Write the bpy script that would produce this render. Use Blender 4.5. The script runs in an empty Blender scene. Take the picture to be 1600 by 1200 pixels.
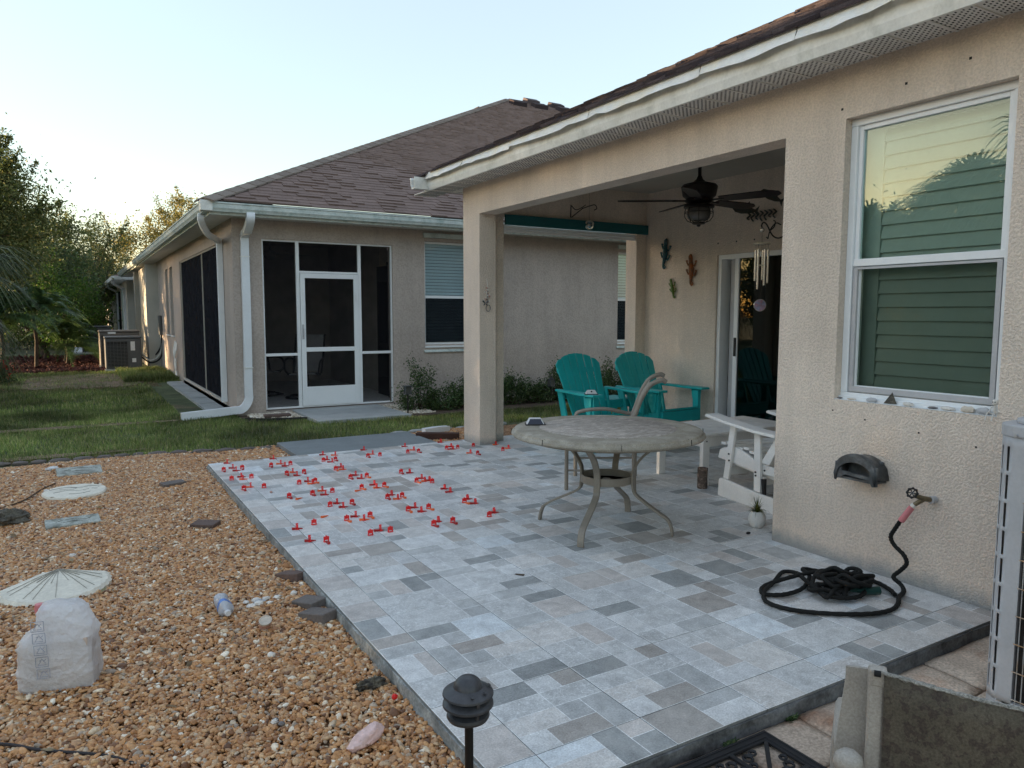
import bpy, math, random
import numpy as np
from mathutils import Vector, Matrix, noise as mnoise
R = math.radians
PI = math.pi
rnd = random.Random(7)
nr = np.random.default_rng(11)
sc = bpy.context.scene
COL = sc.collection

# ------------------------------------------------------------------ camera
cam_d = bpy.data.cameras.new('camera')
cam = bpy.data.objects.new('camera', cam_d); COL.objects.link(cam)
cR = Vector((0.85937647, -0.51134111, 0.00153051))
cU = Vector((0.04692829, 0.081849, 0.99553929))
cF = Vector((0.50918544, 0.85547122, -0.09433547))
m = Matrix((cR, cU, -cF)).transposed().to_4x4()
m.translation = Vector((0, 0, 1.4))
cam.matrix_world = m
cam_d.sensor_width = 36; cam_d.lens = 1153.33/1600*36
cam_d.clip_start = 0.05; cam_d.clip_end = 2000
sc.camera = cam

# ------------------------------------------------------------------ world, sun, exposure
SUN_AZ, SUN_EL = R(-62), R(4.0)          # azimuth measured from +Y towards +X
w = bpy.data.worlds.new("World"); sc.world = w; w.use_nodes = True
wn = w.node_tree; wn.nodes.clear()
sky = wn.nodes.new('ShaderNodeTexSky'); sky.sky_type = 'NISHITA'; sky.sun_disc = False
sky.sun_elevation = SUN_EL; sky.sun_rotation = SUN_AZ
sky.air_density = 1.2; sky.dust_density = 0.7; sky.ozone_density = 2.2; sky.altitude = 0
bg = wn.nodes.new('ShaderNodeBackground'); bg.inputs[1].default_value = 0.058
wo = wn.nodes.new('ShaderNodeOutputWorld')
# even fill light added over the whole sky dome, the same in every direction
sky_fill = wn.nodes.new('ShaderNodeBackground'); sky_fill.inputs[0].default_value = (.95, .96, 1.0, 1); sky_fill.inputs[1].default_value = .056
addn = wn.nodes.new('ShaderNodeAddShader')
wn.links.new(sky.outputs[0], bg.inputs[0]); wn.links.new(bg.outputs[0], addn.inputs[0]); wn.links.new(sky_fill.outputs[0], addn.inputs[1])
wn.links.new(addn.outputs[0], wo.inputs[0])
sun_d = bpy.data.lights.new('sun', 'SUN'); sun_d.energy = 2.0; sun_d.angle = R(0.5); sun_d.color = (1, .72, .42)
sun = bpy.data.objects.new('sun', sun_d); COL.objects.link(sun)
sd = Vector((math.sin(SUN_AZ)*math.cos(SUN_EL), math.cos(SUN_AZ)*math.cos(SUN_EL), math.sin(SUN_EL)))
sun.rotation_euler = sd.to_track_quat('Z', 'Y').to_euler()
sun.location = sd*80
sc.view_settings.view_transform = 'Standard'; sc.view_settings.look = 'None'
sc.view_settings.gamma = 1; sc.view_settings.use_curve_mapping = False
sc.view_settings.exposure = 3.08
sc.cycles.max_bounces = 10; sc.cycles.transparent_max_bounces = 24
sc.cycles.diffuse_bounces = 4; sc.cycles.glossy_bounces = 4

# ------------------------------------------------------------------ materials
def nodes(name):
    mt = bpy.data.materials.new(name); mt.use_nodes = True
    t = mt.node_tree; t.nodes.clear()
    return mt, t, t.nodes.new, t.links.new
def mixrgb(t, bt='MULTIPLY', fac=1.0):
    n = t.nodes.new('ShaderNodeMix'); n.data_type = 'RGBA'; n.blend_type = bt
    n.inputs[0].default_value = fac
    return n       # inputs 6,7 ; output 2
def noise_n(t, pos, scale, detail=4, rough=.55, dist=0):
    n = t.nodes.new('ShaderNodeTexNoise'); n.inputs['Scale'].default_value = scale
    n.inputs['Detail'].default_value = detail; n.inputs['Roughness'].default_value = rough
    n.inputs['Distortion'].default_value = dist
    t.links.new(pos, n.inputs['Vector']); return n
def mrange(t, src, a, b, c, d):
    n = t.nodes.new('ShaderNodeMapRange')
    for i, v in enumerate((a, b, c, d)): n.inputs[i+1].default_value = v
    t.links.new(src, n.inputs[0]); return n
def ramp(t, src, stops):
    n = t.nodes.new('ShaderNodeValToRGB'); e = n.color_ramp.elements
    while len(e) > 1: e.remove(e[-1])
    for i, (p, c) in enumerate(stops):
        el = e[0] if i == 0 else e.new(p)
        el.position = p; el.color = (*c[:3], 1)
    t.links.new(src, n.inputs[0]); return n
def M(name, col, rough=.6, var=.15, vs=5, fine=.12, fs=90, bump=.25, bs=70, bd=.002, metal=0, spec=.4,
      col2=None, c2s=3, c2r=(.45, .65), orand=0, attr=None, voro=False, sheen=0, stretch=None, trans=0):
    mt, t, N, L = nodes(name)
    geo = N('ShaderNodeNewGeometry'); pos = geo.outputs['Position']
    if stretch:
        mp = N('ShaderNodeMapping'); mp.inputs['Scale'].default_value = stretch
        L(pos, mp.inputs[0]); pos = mp.outputs[0]
    out = N('ShaderNodeOutputMaterial'); p = N('ShaderNodeBsdfPrincipled')
    p.inputs['Roughness'].default_value = rough; p.inputs['Metallic'].default_value = metal
    p.inputs['Specular IOR Level'].default_value = spec
    if attr:
        a = N('ShaderNodeAttribute'); a.attribute_name = attr; c = a.outputs['Color']
    else:
        rg = N('ShaderNodeRGB'); rg.outputs[0].default_value = (*col, 1); c = rg.outputs[0]
    if col2:
        n0 = noise_n(t, pos, c2s, 6, .62, .3); f = mrange(t, n0.outputs[0], c2r[0], c2r[1], 0, 1)
        mx = mixrgb(t, 'MIX'); L(f.outputs[0], mx.inputs[0]); L(c, mx.inputs[6]); mx.inputs[7].default_value = (*col2, 1); c = mx.outputs[2]
    for amp, s in ((var, vs), (fine, fs)):
        if amp:
            n1 = noise_n(t, pos, s, 5, .6); f = mrange(t, n1.outputs[0], .3, .7, 1-amp, 1+amp)
            mx = mixrgb(t); L(c, mx.inputs[6]); L(f.outputs[0], mx.inputs[7]); c = mx.outputs[2]
    if orand:
        oi = N('ShaderNodeObjectInfo'); f = mrange(t, oi.outputs['Random'], 0, 1, 1-orand, 1+orand)
        mx = mixrgb(t); L(c, mx.inputs[6]); L(f.outputs[0], mx.inputs[7]); c = mx.outputs[2]
    L(c, p.inputs['Base Color'])
    if bump:
        if voro:
            v = N('ShaderNodeTexVoronoi'); v.feature = 'SMOOTH_F1'; v.inputs['Scale'].default_value = bs; L(pos, v.inputs['Vector']); h = v.outputs[0]
        else:
            h = noise_n(t, pos, bs, 4, .6).outputs[0]
        b = N('ShaderNodeBump'); b.inputs['Strength'].default_value = bump; b.inputs['Distance'].default_value = bd
        L(h, b.inputs['Height']); L(b.outputs[0], p.inputs['Normal'])
    if trans:
        tr = N('ShaderNodeBsdfTranslucent'); L(c, tr.inputs[0]); mxs = N('ShaderNodeMixShader'); mxs.inputs[0].default_value = trans
        L(p.outputs[0], mxs.inputs[1]); L(tr.outputs[0], mxs.inputs[2]); L(mxs.outputs[0], out.inputs[0])
    else:
        L(p.outputs[0], out.inputs[0])
    return mt
def stucco(name, col, scale=70, dirt=None, strength=.8, dist=.0045):
    mt, t, N, L = nodes(name)
    pos = N('ShaderNodeNewGeometry').outputs['Position']
    out = N('ShaderNodeOutputMaterial'); p = N('ShaderNodeBsdfPrincipled')
    p.inputs['Roughness'].default_value = .9; p.inputs['Specular IOR Level'].default_value = .2
    n1 = noise_n(t, pos, scale, 2.5, .5, .35)
    blob = mrange(t, n1.outputs[0], .44, .60, 0, 1)
    n2 = noise_n(t, pos, scale*3.5, 3, .6)
    ad = N('ShaderNodeMath'); ad.operation = 'MULTIPLY_ADD'; L(n2.outputs[0], ad.inputs[0]); ad.inputs[1].default_value = .35; L(blob.outputs[0], ad.inputs[2])
    b = N('ShaderNodeBump'); b.inputs['Strength'].default_value = strength; b.inputs['Distance'].default_value = dist
    L(ad.outputs[0], b.inputs['Height']); L(b.outputs[0], p.inputs['Normal'])
    n3 = noise_n(t, pos, 1.3, 5, .6); f3 = mrange(t, n3.outputs[0], .3, .7, .9, 1.08)
    n4 = noise_n(t, pos, scale*1.0, 2.5, .5, .35); f4 = mrange(t, n4.outputs[0], .40, .56, .90, 1.04)
    rg = N('ShaderNodeRGB'); rg.outputs[0].default_value = (*col, 1); c = rg.outputs[0]
    mp = N('ShaderNodeMapping'); mp.inputs['Scale'].default_value = (1, 1, .12); L(pos, mp.inputs[0])
    n7 = noise_n(t, mp.outputs[0], 5, 5, .65); f7 = mrange(t, n7.outputs[0], .35, .7, 1.04, .90)
    for f in (f3, f4, f7):
        mx = mixrgb(t); L(c, mx.inputs[6]); L(f.outputs[0], mx.inputs[7]); c = mx.outputs[2]
    if dirt:   # thin-set smear and splash along the foot of the wall
        sx = N('ShaderNodeSeparateXYZ'); L(pos, sx.inputs[0])
        n5 = noise_n(t, pos, 9, 5, .65); 
        ma = N('ShaderNodeMath'); ma.operation = 'MULTIPLY_ADD'; L(n5.outputs[0], ma.inputs[0]); ma.inputs[1].default_value = -.14; L(sx.outputs[2], ma.inputs[2])
        f5 = mrange(t, ma.outputs[0], -.06, .03, .85, 0)
        mx = mixrgb(t, 'MIX'); L(f5.outputs[0], mx.inputs[0]); L(c, mx.inputs[6]); mx.inputs[7].default_value = (*dirt, 1); c = mx.outputs[2]
    L(c, p.inputs['Base Color']); L(p.outputs[0], out.inputs[0])
    return mt
def glass(name, tint, refl, rough=0.0, mult=1.2, gtint=(.95, 1, .97)):
    mt, t, N, L = nodes(name); out = N('ShaderNodeOutputMaterial')
    tr = N('ShaderNodeBsdfTransparent'); tr.inputs[0].default_value = (*tint, 1)
    gl = N('ShaderNodeBsdfGlossy'); gl.inputs['Roughness'].default_value = rough; gl.inputs[0].default_value = (*gtint, 1)
    fr = N('ShaderNodeFresnel'); fr.inputs[0].default_value = 1.5
    ma = N('ShaderNodeMath'); ma.operation = 'MULTIPLY_ADD'; ma.use_clamp = True
    L(fr.outputs[0], ma.inputs[0]); ma.inputs[1].default_value = mult; ma.inputs[2].default_value = refl
    mx = N('ShaderNodeMixShader'); L(ma.outputs[0], mx.inputs[0]); L(tr.outputs[0], mx.inputs[1]); L(gl.outputs[0], mx.inputs[2])
    # faint water spots and dust
    pos = N('ShaderNodeNewGeometry').outputs['Position']
    n = noise_n(t, pos, 60, 6, .75); f = mrange(t, n.outputs[0], .62, .72, 0, .28)
    n2 = noise_n(t, pos, 5, 3, .6); f2 = mrange(t, n2.outputs[0], .45, .65, .1, 1)
    mu = N('ShaderNodeMath'); mu.operation = 'MULTIPLY'; L(f.outputs[0], mu.inputs[0]); L(f2.outputs[0], mu.inputs[1])
    df = N('ShaderNodeBsdfDiffuse'); df.inputs[0].default_value = (.6, .62, .6, 1)
    m2 = N('ShaderNodeMixShader'); L(mu.outputs[0], m2.inputs[0]); L(mx.outputs[0], m2.inputs[1]); L(df.outputs[0], m2.inputs[2])
    L(m2.outputs[0], out.inputs[0]); return mt
def screen_mat(name, keep, col):
    mt, t, N, L = nodes(name); out = N('ShaderNodeOutputMaterial')
    tr = N('ShaderNodeBsdfTransparent'); df = N('ShaderNodeBsdfDiffuse'); df.inputs[0].default_value = (*col, 1)
    pos = N('ShaderNodeNewGeometry').outputs['Position']
    n = noise_n(t, pos, 3, 4, .6); f = mrange(t, n.outputs[0], .3, .7, keep-.05, keep+.05)
    mx = N('ShaderNodeMixShader'); L(f.outputs[0], mx.inputs[0]); L(tr.outputs[0], mx.inputs[1]); L(df.outputs[0], mx.inputs[2])
    L(mx.outputs[0], out.inputs[0]); return mt
def tile_mat():
    mt, t, N, L = nodes('printed_stone_porcelain')
    pos = N('ShaderNodeNewGeometry').outputs['Position']
    out = N('ShaderNodeOutputMaterial'); p = N('ShaderNodeBsdfPrincipled')
    a = N('ShaderNodeAttribute'); a.attribute_name = 'Col'; c = a.outputs['Color']
    n0 = noise_n(t, pos, 14, 7, .68, .6); f0 = mrange(t, n0.outputs[0], .3, .7, .74, 1.22)
    n1 = noise_n(t, pos, 150, 4, .7); f1 = mrange(t, n1.outputs[0], .3, .7, .70, 1.26)
    n2 = noise_n(t, pos, 2.2, 3, .5); f2 = mrange(t, n2.outputs[0], .3, .7, .93, 1.07)
    oi = N('ShaderNodeObjectInfo'); f3 = mrange(t, oi.outputs['Random'], 0, 1, .95, 1.06)
    for f in (f0, f1, f2, f3):
        mx = mixrgb(t); L(c, mx.inputs[6]); L(f.outputs[0], mx.inputs[7]); c = mx.outputs[2]
    # chalky white veins of the print, strongest where the alpha of the patch says so
    n4 = noise_n(t, pos, 38, 8, .78, 1.6); f4 = mrange(t, n4.outputs[0], .52, .60, 0, .7)
    mu = N('ShaderNodeMath'); mu.operation = 'MULTIPLY'; L(f4.outputs[0], mu.inputs[0]); L(a.outputs['Alpha'], mu.inputs[1])
    mx = mixrgb(t, 'MIX'); L(mu.outputs[0], mx.inputs[0]); L(c, mx.inputs[6]); mx.inputs[7].default_value = (.82, .83, .83, 1); c = mx.outputs[2]
    # fine site dust
    n5 = noise_n(t, pos, 3.1, 6, .7); f5 = mrange(t, n5.outputs[0], .48, .72, 0, .30)
    mx = mixrgb(t, 'MIX'); L(f5.outputs[0], mx.inputs[0]); L(c, mx.inputs[6]); mx.inputs[7].default_value = (.66, .64, .60, 1); c = mx.outputs[2]
    L(c, p.inputs['Base Color']); 
    r1 = mrange(t, n0.outputs[0], .3, .7, .42, .66); L(r1.outputs[0], p.inputs['Roughness']); p.inputs['Specular IOR Level'].default_value = .45
    b = N('ShaderNodeBump'); b.inputs['Strength'].default_value = .6; b.inputs['Distance'].default_value = .002
    n6 = noise_n(t, pos, 60, 6, .7, .8); L(n6.outputs[0], b.inputs['Height']); L(b.outputs[0], p.inputs['Normal'])
    L(p.outputs[0], out.inputs[0]); return mt
def ramp_mat(name, stops, rough=.6, trans=0, bump=.2, bs=60, spec=.3, fine=.15, src='obj', vs=30, big=None):
    mt, t, N, L = nodes(name)
    pos = N('ShaderNodeNewGeometry').outputs['Position']
    out = N('ShaderNodeOutputMaterial'); p = N('ShaderNodeBsdfPrincipled')
    if src == 'obj': s = N('ShaderNodeObjectInfo').outputs['Random']
    elif src == 'island': s = N('ShaderNodeNewGeometry').outputs['Random Per Island']
    elif src == 'both':
        a = N('ShaderNodeAttribute'); a.attribute_name = 'rnd'; o = N('ShaderNodeObjectInfo')
        ad = N('ShaderNodeMath'); L(a.outputs['Fac'], ad.inputs[0]); L(o.outputs['Random'], ad.inputs[1])
        fr = N('ShaderNodeMath'); fr.operation = 'FRACT'; L(ad.outputs[0], fr.inputs[0]); s = fr.outputs[0]
    else:
        s = noise_n(t, pos, vs, 6, .65).outputs[0]
    c = ramp(t, s, stops).outputs[0]
    if fine:
        n1 = noise_n(t, pos, 110, 4, .6); f = mrange(t, n1.outputs[0], .3, .7, 1-fine, 1+fine)
        mx = mixrgb(t); L(c, mx.inputs[6]); L(f.outputs[0], mx.inputs[7]); c = mx.outputs[2]
    if big:
        n1 = noise_n(t, pos, big[0], 3, .6); f = mrange(t, n1.outputs[0], .35, .65, 1-big[1], 1+big[1])
        mx = mixrgb(t); L(c, mx.inputs[6]); L(f.outputs[0], mx.inputs[7]); c = mx.outputs[2]
    L(c, p.inputs['Base Color']); p.inputs['Roughness'].default_value = rough; p.inputs['Specular IOR Level'].default_value = spec
    if bump:
        b = N('ShaderNodeBump'); b.inputs['Strength'].default_value = bump; b.inputs['Distance'].default_value = .002
        n6 = noise_n(t, pos, bs, 4, .6); L(n6.outputs[0], b.inputs['Height']); L(b.outputs[0], p.inputs['Normal'])
    if trans:
        tr = N('ShaderNodeBsdfTranslucent'); L(c, tr.inputs[0]); mxs = N('ShaderNodeMixShader'); mxs.inputs[0].default_value = trans
        L(p.outputs[0], mxs.inputs[1]); L(tr.outputs[0], mxs.inputs[2]); L(mxs.outputs[0], out.inputs[0])
    else: L(p.outputs[0], out.inputs[0])
    return mt

m_stucco = stucco('beige_stucco', (.79, .675, .57), 84, dirt=(.30, .315, .315))
m_stucco2 = stucco('taupe_stucco', (.46, .395, .35), 45, strength=.4)
m_white = M('white_paint', (.78, .79, .78), .45, .06, 3, .03, 60, .1, 40)
m_wframe = M('white_vinyl', (.80, .82, .83), .35, .04, 3, .02, 60, .05, 40)
m_gutter = M('weathered_white_aluminium', (.80, .80, .76), .45, .10, 4, .06, 60, .1, 20, col2=(.46, .47, .42), c2s=5, c2r=(.5, .8))
m_gutter2 = M('streaked_green_white_gutter', (.62, .68, .66), .5, .1, 4, .08, 60, .1, 20, col2=(.34, .44, .42), c2s=9, c2r=(.45, .75))
m_down = M('white_downspout_paint', (.74, .77, .80), .4, .06, 3, .03, 60, .06, 30)
m_flash = M('torn_white_flashing', (.80, .80, .77), .35, .08, 8, .04, 60, .5, 14, .01, col2=(.78, .72, .58), c2s=3)
m_soffit = M('soffit_vinyl', (.74, .72, .68), .55, .08, 5, .05, 60, .1, 40)
m_dark = M('black_plastic', (.02, .02, .022), .5, .2, 8, .15, 90, .2, 80)
m_hole = M('dark_gap', (.012, .012, .012), .9, 0, 5, 0, 60, 0)
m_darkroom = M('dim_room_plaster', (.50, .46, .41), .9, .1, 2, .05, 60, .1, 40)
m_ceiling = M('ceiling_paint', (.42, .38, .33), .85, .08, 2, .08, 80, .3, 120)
m_glass_up = glass('green_tinted_glass', (.90, .955, .925), .0, mult=1.05, gtint=(.78, .93, 1))
m_glass_dn = glass('screened_green_glass', (.74, .785, .76), -.06)
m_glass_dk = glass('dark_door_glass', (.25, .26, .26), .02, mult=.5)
m_glass_n = glass('neighbour_window_glass', (.90, .95, .97), .0, mult=.4)
m_screen = screen_mat('black_insect_screen', .24, (.020, .020, .024))
m_screen2 = screen_mat('black_solar_screen', .93, (.020, .021, .026))
m_louver = M('shutter_louver_paint', (.50, .555, .515), .5, .05, 3, .02, 60, 0)
m_blind = M('white_blind_slat', (.72, .80, .82), .5, .05, 3, .02, 60, 0)
m_blind_dk = M('shaded_blind_slat', (.10, .12, .14), .6, .1, 3, .02, 60, 0)  # dark copy of the blind colour, shade painted in
m_tile = tile_mat()
m_grout = M('dark_grout', (.10, .10, .10), .9, .3, 8, .3, 120, .4, 120)
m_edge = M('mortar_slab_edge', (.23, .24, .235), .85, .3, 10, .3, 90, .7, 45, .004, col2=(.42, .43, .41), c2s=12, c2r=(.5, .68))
m_edge_f = M('dark_slab_edge', (.15, .155, .16), .75, .3, 10, .3, 90, .7, 45, .004, col2=(.055, .055, .055), c2s=8)  # front edge coloured darker than the other sides
m_pad = M('smooth_grey_pad', (.20, .225, .235), .6, .14, 3, .1, 60, .15, 60)
m_soil = M('dark_soil', (.075, .050, .034), .95, .35, 6, .35, 80, .8, 60, .008)
m_bare = M('bare_brown_thatch', (.21, .15, .10), .95, .35, 3, .45, 50, .9, 50, .02, col2=(.11, .12, .05), c2s=2.2, c2r=(.5, .62))
m_turf = M('thatch_and_turf', (.085, .105, .048), .95, .45, 2.2, .4, 60, .9, 60, .02, col2=(.16, .115, .07), c2s=.9, c2r=(.52, .66))
m_far = M('far_ground', (.045, .055, .025), .95, .3, 1, .3, 20, .5, 10, .03, col2=(.09, .065, .04), c2s=.3)
m_gravelbase = M('gravel_base', (.24, .12, .055), .9, .4, 20, .5, 70, .9, 55, .012, voro=True, col2=(.36, .24, .15), c2s=45)
m_gravel = ramp_mat('river_gravel_pebbles', [(0, (.12, .050, .020)), (.14, (.33, .145, .053)), (.34, (.49, .235, .088)), (.56, (.57, .30, .122)), (.70, (.40, .225, .115)),
      (.82, (.66, .43, .23)), (.89, (.30, .24, .19)), (.955, (.70, .54, .36)), (1, (.86, .79, .66))], .42, fine=.28, bump=.25, spec=.45)
m_whiterock = ramp_mat('pale_rock_bits', [(0, (.30, .24, .17)), (.4, (.55, .47, .36)), (1, (.78, .73, .64))], .7)
m_mulch = ramp_mat('red_mulch_chips', [(0, (.030, .010, .009)), (.5, (.075, .022, .018)), (1, (.12, .040, .03))], .9)
m_mulchbase = M('red_mulch_base', (.075, .018, .014), .95, .4, 9, .5, 60, .8, 40, .02)
m_grass = ramp_mat('grass_blades', [(0, (.085, .13, .035)), (.40, (.155, .215, .055)), (.72, (.23, .29, .080)), (.88, (.32, .32, .12)), (1, (.46, .38, .21))], .6, trans=.25, bump=0, fine=0, src='island', big=(.7, .6))
m_grassdry = ramp_mat('dry_grass_blades', [(0, (.16, .115, .065)), (.5, (.26, .19, .11)), (.8, (.33, .26, .16)), (1, (.12, .15, .05))], .8, trans=.2, bump=0, fine=0, src='island')
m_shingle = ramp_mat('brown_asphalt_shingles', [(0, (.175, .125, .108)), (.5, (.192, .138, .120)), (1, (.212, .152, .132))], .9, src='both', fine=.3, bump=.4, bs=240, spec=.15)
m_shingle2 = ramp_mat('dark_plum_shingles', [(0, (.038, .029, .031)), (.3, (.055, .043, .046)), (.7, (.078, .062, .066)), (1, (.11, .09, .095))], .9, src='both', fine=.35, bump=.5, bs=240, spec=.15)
m_cap = ramp_mat('hip_cap_shingles', [(0, (.17, .135, .115)), (.5, (.20, .165, .14)), (1, (.24, .20, .17))], .9, src='obj', fine=.3, bump=.4, bs=240, spec=.15)
m_teal = M('teal_recycled_plastic_lumber', (.014, .40, .40), .45, .10, 6, .06, 120, .15, 90, stretch=(1, 1, .3))
m_tealboard = M('dark_teal_painted_board', (.012, .115, .125), .5, .12, 3, .06, 90, .15, 60)
m_whitepoly = M('white_plastic_lumber', (.84, .83, .80), .45, .08, 5, .05, 90, .15, 90, col2=(.58, .55, .48), c2s=6, c2r=(.6, .8))
m_taupe = M('champagne_powdercoat', (.27, .24, .20), .45, .12, 8, .12, 220, .2, 300, .0006, metal=.15)
m_top = M('faux_stone_table_rim', (.30, .27, .215), .6, .14, 6, .22, 160, .3, 160, col2=(.40, .37, .31), c2s=9)
m_top2 = M('scratched_stone_table_centre', (.34, .30, .26), .65, .2, 9, .25, 150, .6, 90, col2=(.52, .47, .42), c2s=20, c2r=(.48, .62), stretch=(1, 2.2, 1))
m_acgrey = M('grey_painted_steel', (.46, .46, .47), .5, .08, 4, .05, 90, .08, 40)
m_acdark = M('dark_condenser_paint', (.085, .088, .090), .55, .12, 5, .08, 60, .1, 40)
m_acfar = M('brown_grey_condenser_paint', (.13, .115, .10), .55, .12, 5, .08, 60, .1, 40)
m_fin = M('condenser_fins', (.018, .017, .016), .6, .2, 10, .3, 90, .5, 200)
m_wire = M('galvanised_wire', (.42, .42, .42), .45, .1, 9, .1, 60, .1, 60, metal=.4, col2=(.35, .23, .12), c2s=6, c2r=(.5, .7))
m_rust = M('rusty_wire', (.36, .22, .11), .6, .3, 9, .2, 60, .2, 60, col2=(.42, .40, .37), c2s=12)
m_hose = M('black_fabric_hose', (.006, .0065, .006), .8, .3, 30, .4, 300, .9, 330, .003)
m_pink = M('pink_hose_collar', (.62, .21, .22), .5, .08, 9, .05, 90, .1, 60)
m_brass = M('tarnished_brass', (.20, .16, .10), .5, .3, 20, .2, 90, .3, 90, metal=.7)
m_green = M('dark_green_nozzle', (.012, .055, .048), .4, .1, 9, .05, 90, .1, 60)
m_hang = M('charcoal_hose_hanger_plastic', (.055, .062, .066), .5, .3, 9, .2, 60, .2, 60, col2=(.14, .15, .155), c2s=9)
m_lampm = M('charcoal_path_light_paint', (.034, .036, .041), .38, .2, 10, .15, 80, .2, 90, col2=(.06, .06, .065), c2s=9)
m_lampbk = M('black_lamp_stake', (.008, .008, .008), .5, .1, 10, .1, 80, .1, 90)
m_mat = M('black_rubber_mat', (.014, .015, .018), .55, .25, 9, .2, 60, .2, 60)
m_sling = M('brown_mottled_sling', (.085, .072, .052), .9, .3, 6, .35, 260, .5, 500, .0008, col2=(.060, .046, .036), c2s=60, c2r=(.505, .55))
m_slingedge = M('frayed_sling_edge', (.30, .29, .26), .95, .3, 20, .5, 300, .9, 260, .004)
m_castal = M('cast_beige_aluminium', (.36, .33, .29), .5, .1, 8, .2, 240, .25, 300, .0006)
m_paver = M('stamped_tan_paver', (.50, .40, .315), .85, .25, 5, .35, 95, .9, 34, .006, col2=(.34, .20, .13), c2s=3.5, c2r=(.48, .66), orand=.14)
m_brick = M('brown_concrete_brick', (.125, .085, .072), .8, .2, 6, .2, 90, .4, 70)
m_brick2 = M('grey_brown_concrete_brick', (.145, .125, .115), .8, .2, 6, .2, 90, .4, 70)
m_step = M('mossy_grey_stepping_stone', (.36, .38, .345), .85, .3, 9, .25, 80, .5, 60, col2=(.20, .21, .18), c2s=12, c2r=(.5, .62))
m_shellstone = M('white_shell_stepping_stone', (.70, .66, .56), .8, .12, 9, .1, 60, .3, 40, col2=(.42, .40, .34), c2s=9, c2r=(.6, .74))
m_rib = M('brown_grey_shell_ribs', (.34, .32, .27), .9, .2, 9, .2, 60, .1, 60)  # darker line colour for the scallop ribs
m_groove = M('brown_grey_groove', (.14, .135, .115), .9, .2, 9, .2, 60, .1, 60)  # darker brownish grey laid along the carved lines
m_bag = M('translucent_white_film', (.93, .95, .98), .22, .06, 9, .04, 60, 1, 34, .02, spec=.7, trans=.5)
def see_through(mt, f):
    t = mt.node_tree; o = [n for n in t.nodes if n.type == 'OUTPUT_MATERIAL'][0]; src = o.inputs[0].links[0].from_socket
    tr = t.nodes.new('ShaderNodeBsdfTransparent'); mx = t.nodes.new('ShaderNodeMixShader'); mx.inputs[0].default_value = f
    t.links.new(src, mx.inputs[1]); t.links.new(tr.outputs[0], mx.inputs[2]); t.links.new(mx.outputs[0], o.inputs[0])
see_through(m_bag, .17)
m_bagprint = M('pale_grey_print', (.34, .37, .45), .5, .2, 20, .1, 90, 0)
m_card = M('carton_inside_bag', (.56, .46, .40), .8, .12, 9, .08, 60, .1, 60)
m_bottle = M('cloudy_plastic_bottle', (.66, .68, .72), .25, .1, 30, .05, 90, .3, 60, spec=.6, trans=.35)
m_blue = M('blue_label', (.10, .22, .55), .4, .1, 9, .05, 90, 0)
m_quartz = M('rose_quartz', (.74, .52, .48), .35, .12, 14, .15, 80, .6, 40, .006, col2=(.40, .26, .22), c2s=25, c2r=(.62, .7), spec=.6)
m_rock = M('porous_dark_rock', (.12, .105, .075), .9, .4, 20, .4, 90, 1, 60, .012, col2=(.035, .03, .025), c2s=35)
m_rock2 = M('grey_olive_rock', (.13, .12, .095), .9, .3, 20, .3, 90, 1, 50, .012, col2=(.05, .045, .038), c2s=20)
m_shellw = M('bleached_shell', (.72, .68, .62), .5, .12, 30, .1, 90, .3, 60, col2=(.30, .27, .24), c2s=30, c2r=(.6, .7))
m_shelldk = M('dark_shell', (.16, .15, .15), .5, .3, 30, .1, 90, .3, 60)
m_terra = M('pinkish_clay', (.48, .27, .21), .8, .15, 9, .1, 90, .3, 60)
m_clayw = M('limewashed_clay', (.62, .55, .46), .8, .15, 9, .1, 90, .3, 60)
m_cable = M('black_cable', (.02, .017, .02), .6, .1, 9, .1, 90, 0)
m_twig = M('dry_twig', (.08, .055, .035), .9, .2, 20, .2, 90, .3, 90)
m_red = M('red_clip_plastic', (.78, .020, .022), .35, .08, 20, .05, 90, 0, spec=.5)
m_dred = M('dark_red_wedge_plastic', (.42, .025, .025), .4, .2, 20, .1, 90, 0)
m_orange = M('orange_wedge_plastic', (.85, .16, .045), .4, .08, 20, .05, 90, 0)
m_bronze = M('dark_bronze_fan', (.010, .008, .008), .45, .2, 20, .1, 90, .1, 90)
m_blade = M('dark_walnut_blade', (.022, .013, .011), .5, .2, 12, .1, 90, .1, 90)
m_lampglass = M('dusty_lamp_glass', (.11, .11, .105), .25, .1, 9, .05, 90, 0, spec=.6)
m_iron = M('black_wrought_iron', (.012, .012, .012), .5, .2, 9, .1, 90, .2, 90)
m_alu = M('brushed_chime_tube', (.55, .53, .50), .25, .1, 20, .05, 90, .05, 60, metal=.8)
m_birch = M('bare_wood_disc', (.42, .37, .28), .7, .15, 20, .1, 90, .2, 90)
m_bark = M('mottled_bark_log', (.11, .085, .07), .9, .3, 20, .3, 90, .8, 60, .006, col2=(.25, .19, .16), c2s=30, c2r=(.5, .62))
m_potw = M('white_glazed_pot', (.66, .66, .64), .4, .1, 20, .05, 90, .1, 60)
m_plant = ramp_mat('spiky_leaves', [(0, (.05, .07, .015)), (.5, (.10, .13, .025)), (1, (.22, .20, .06))], .5, trans=.25, bump=0, fine=0, src='island')
m_gteal = M('teal_gecko_glaze', (.02, .10, .115), .4, .3, 40, .2, 90, .3, 90, col2=(.02, .03, .05), c2s=50)
m_gorange = M('orange_gecko_glaze', (.32, .10, .03), .4, .3, 40, .2, 90, .3, 90, col2=(.07, .06, .03), c2s=30)
m_ggreen = M('green_gecko_glaze', (.10, .17, .03), .4, .3, 40, .2, 90, .3, 90)
m_fish = M('aged_metal_fish', (.055, .05, .038), .5, .4, 20, .3, 90, .5, 50, col2=(.02, .035, .03), c2s=20)
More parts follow.
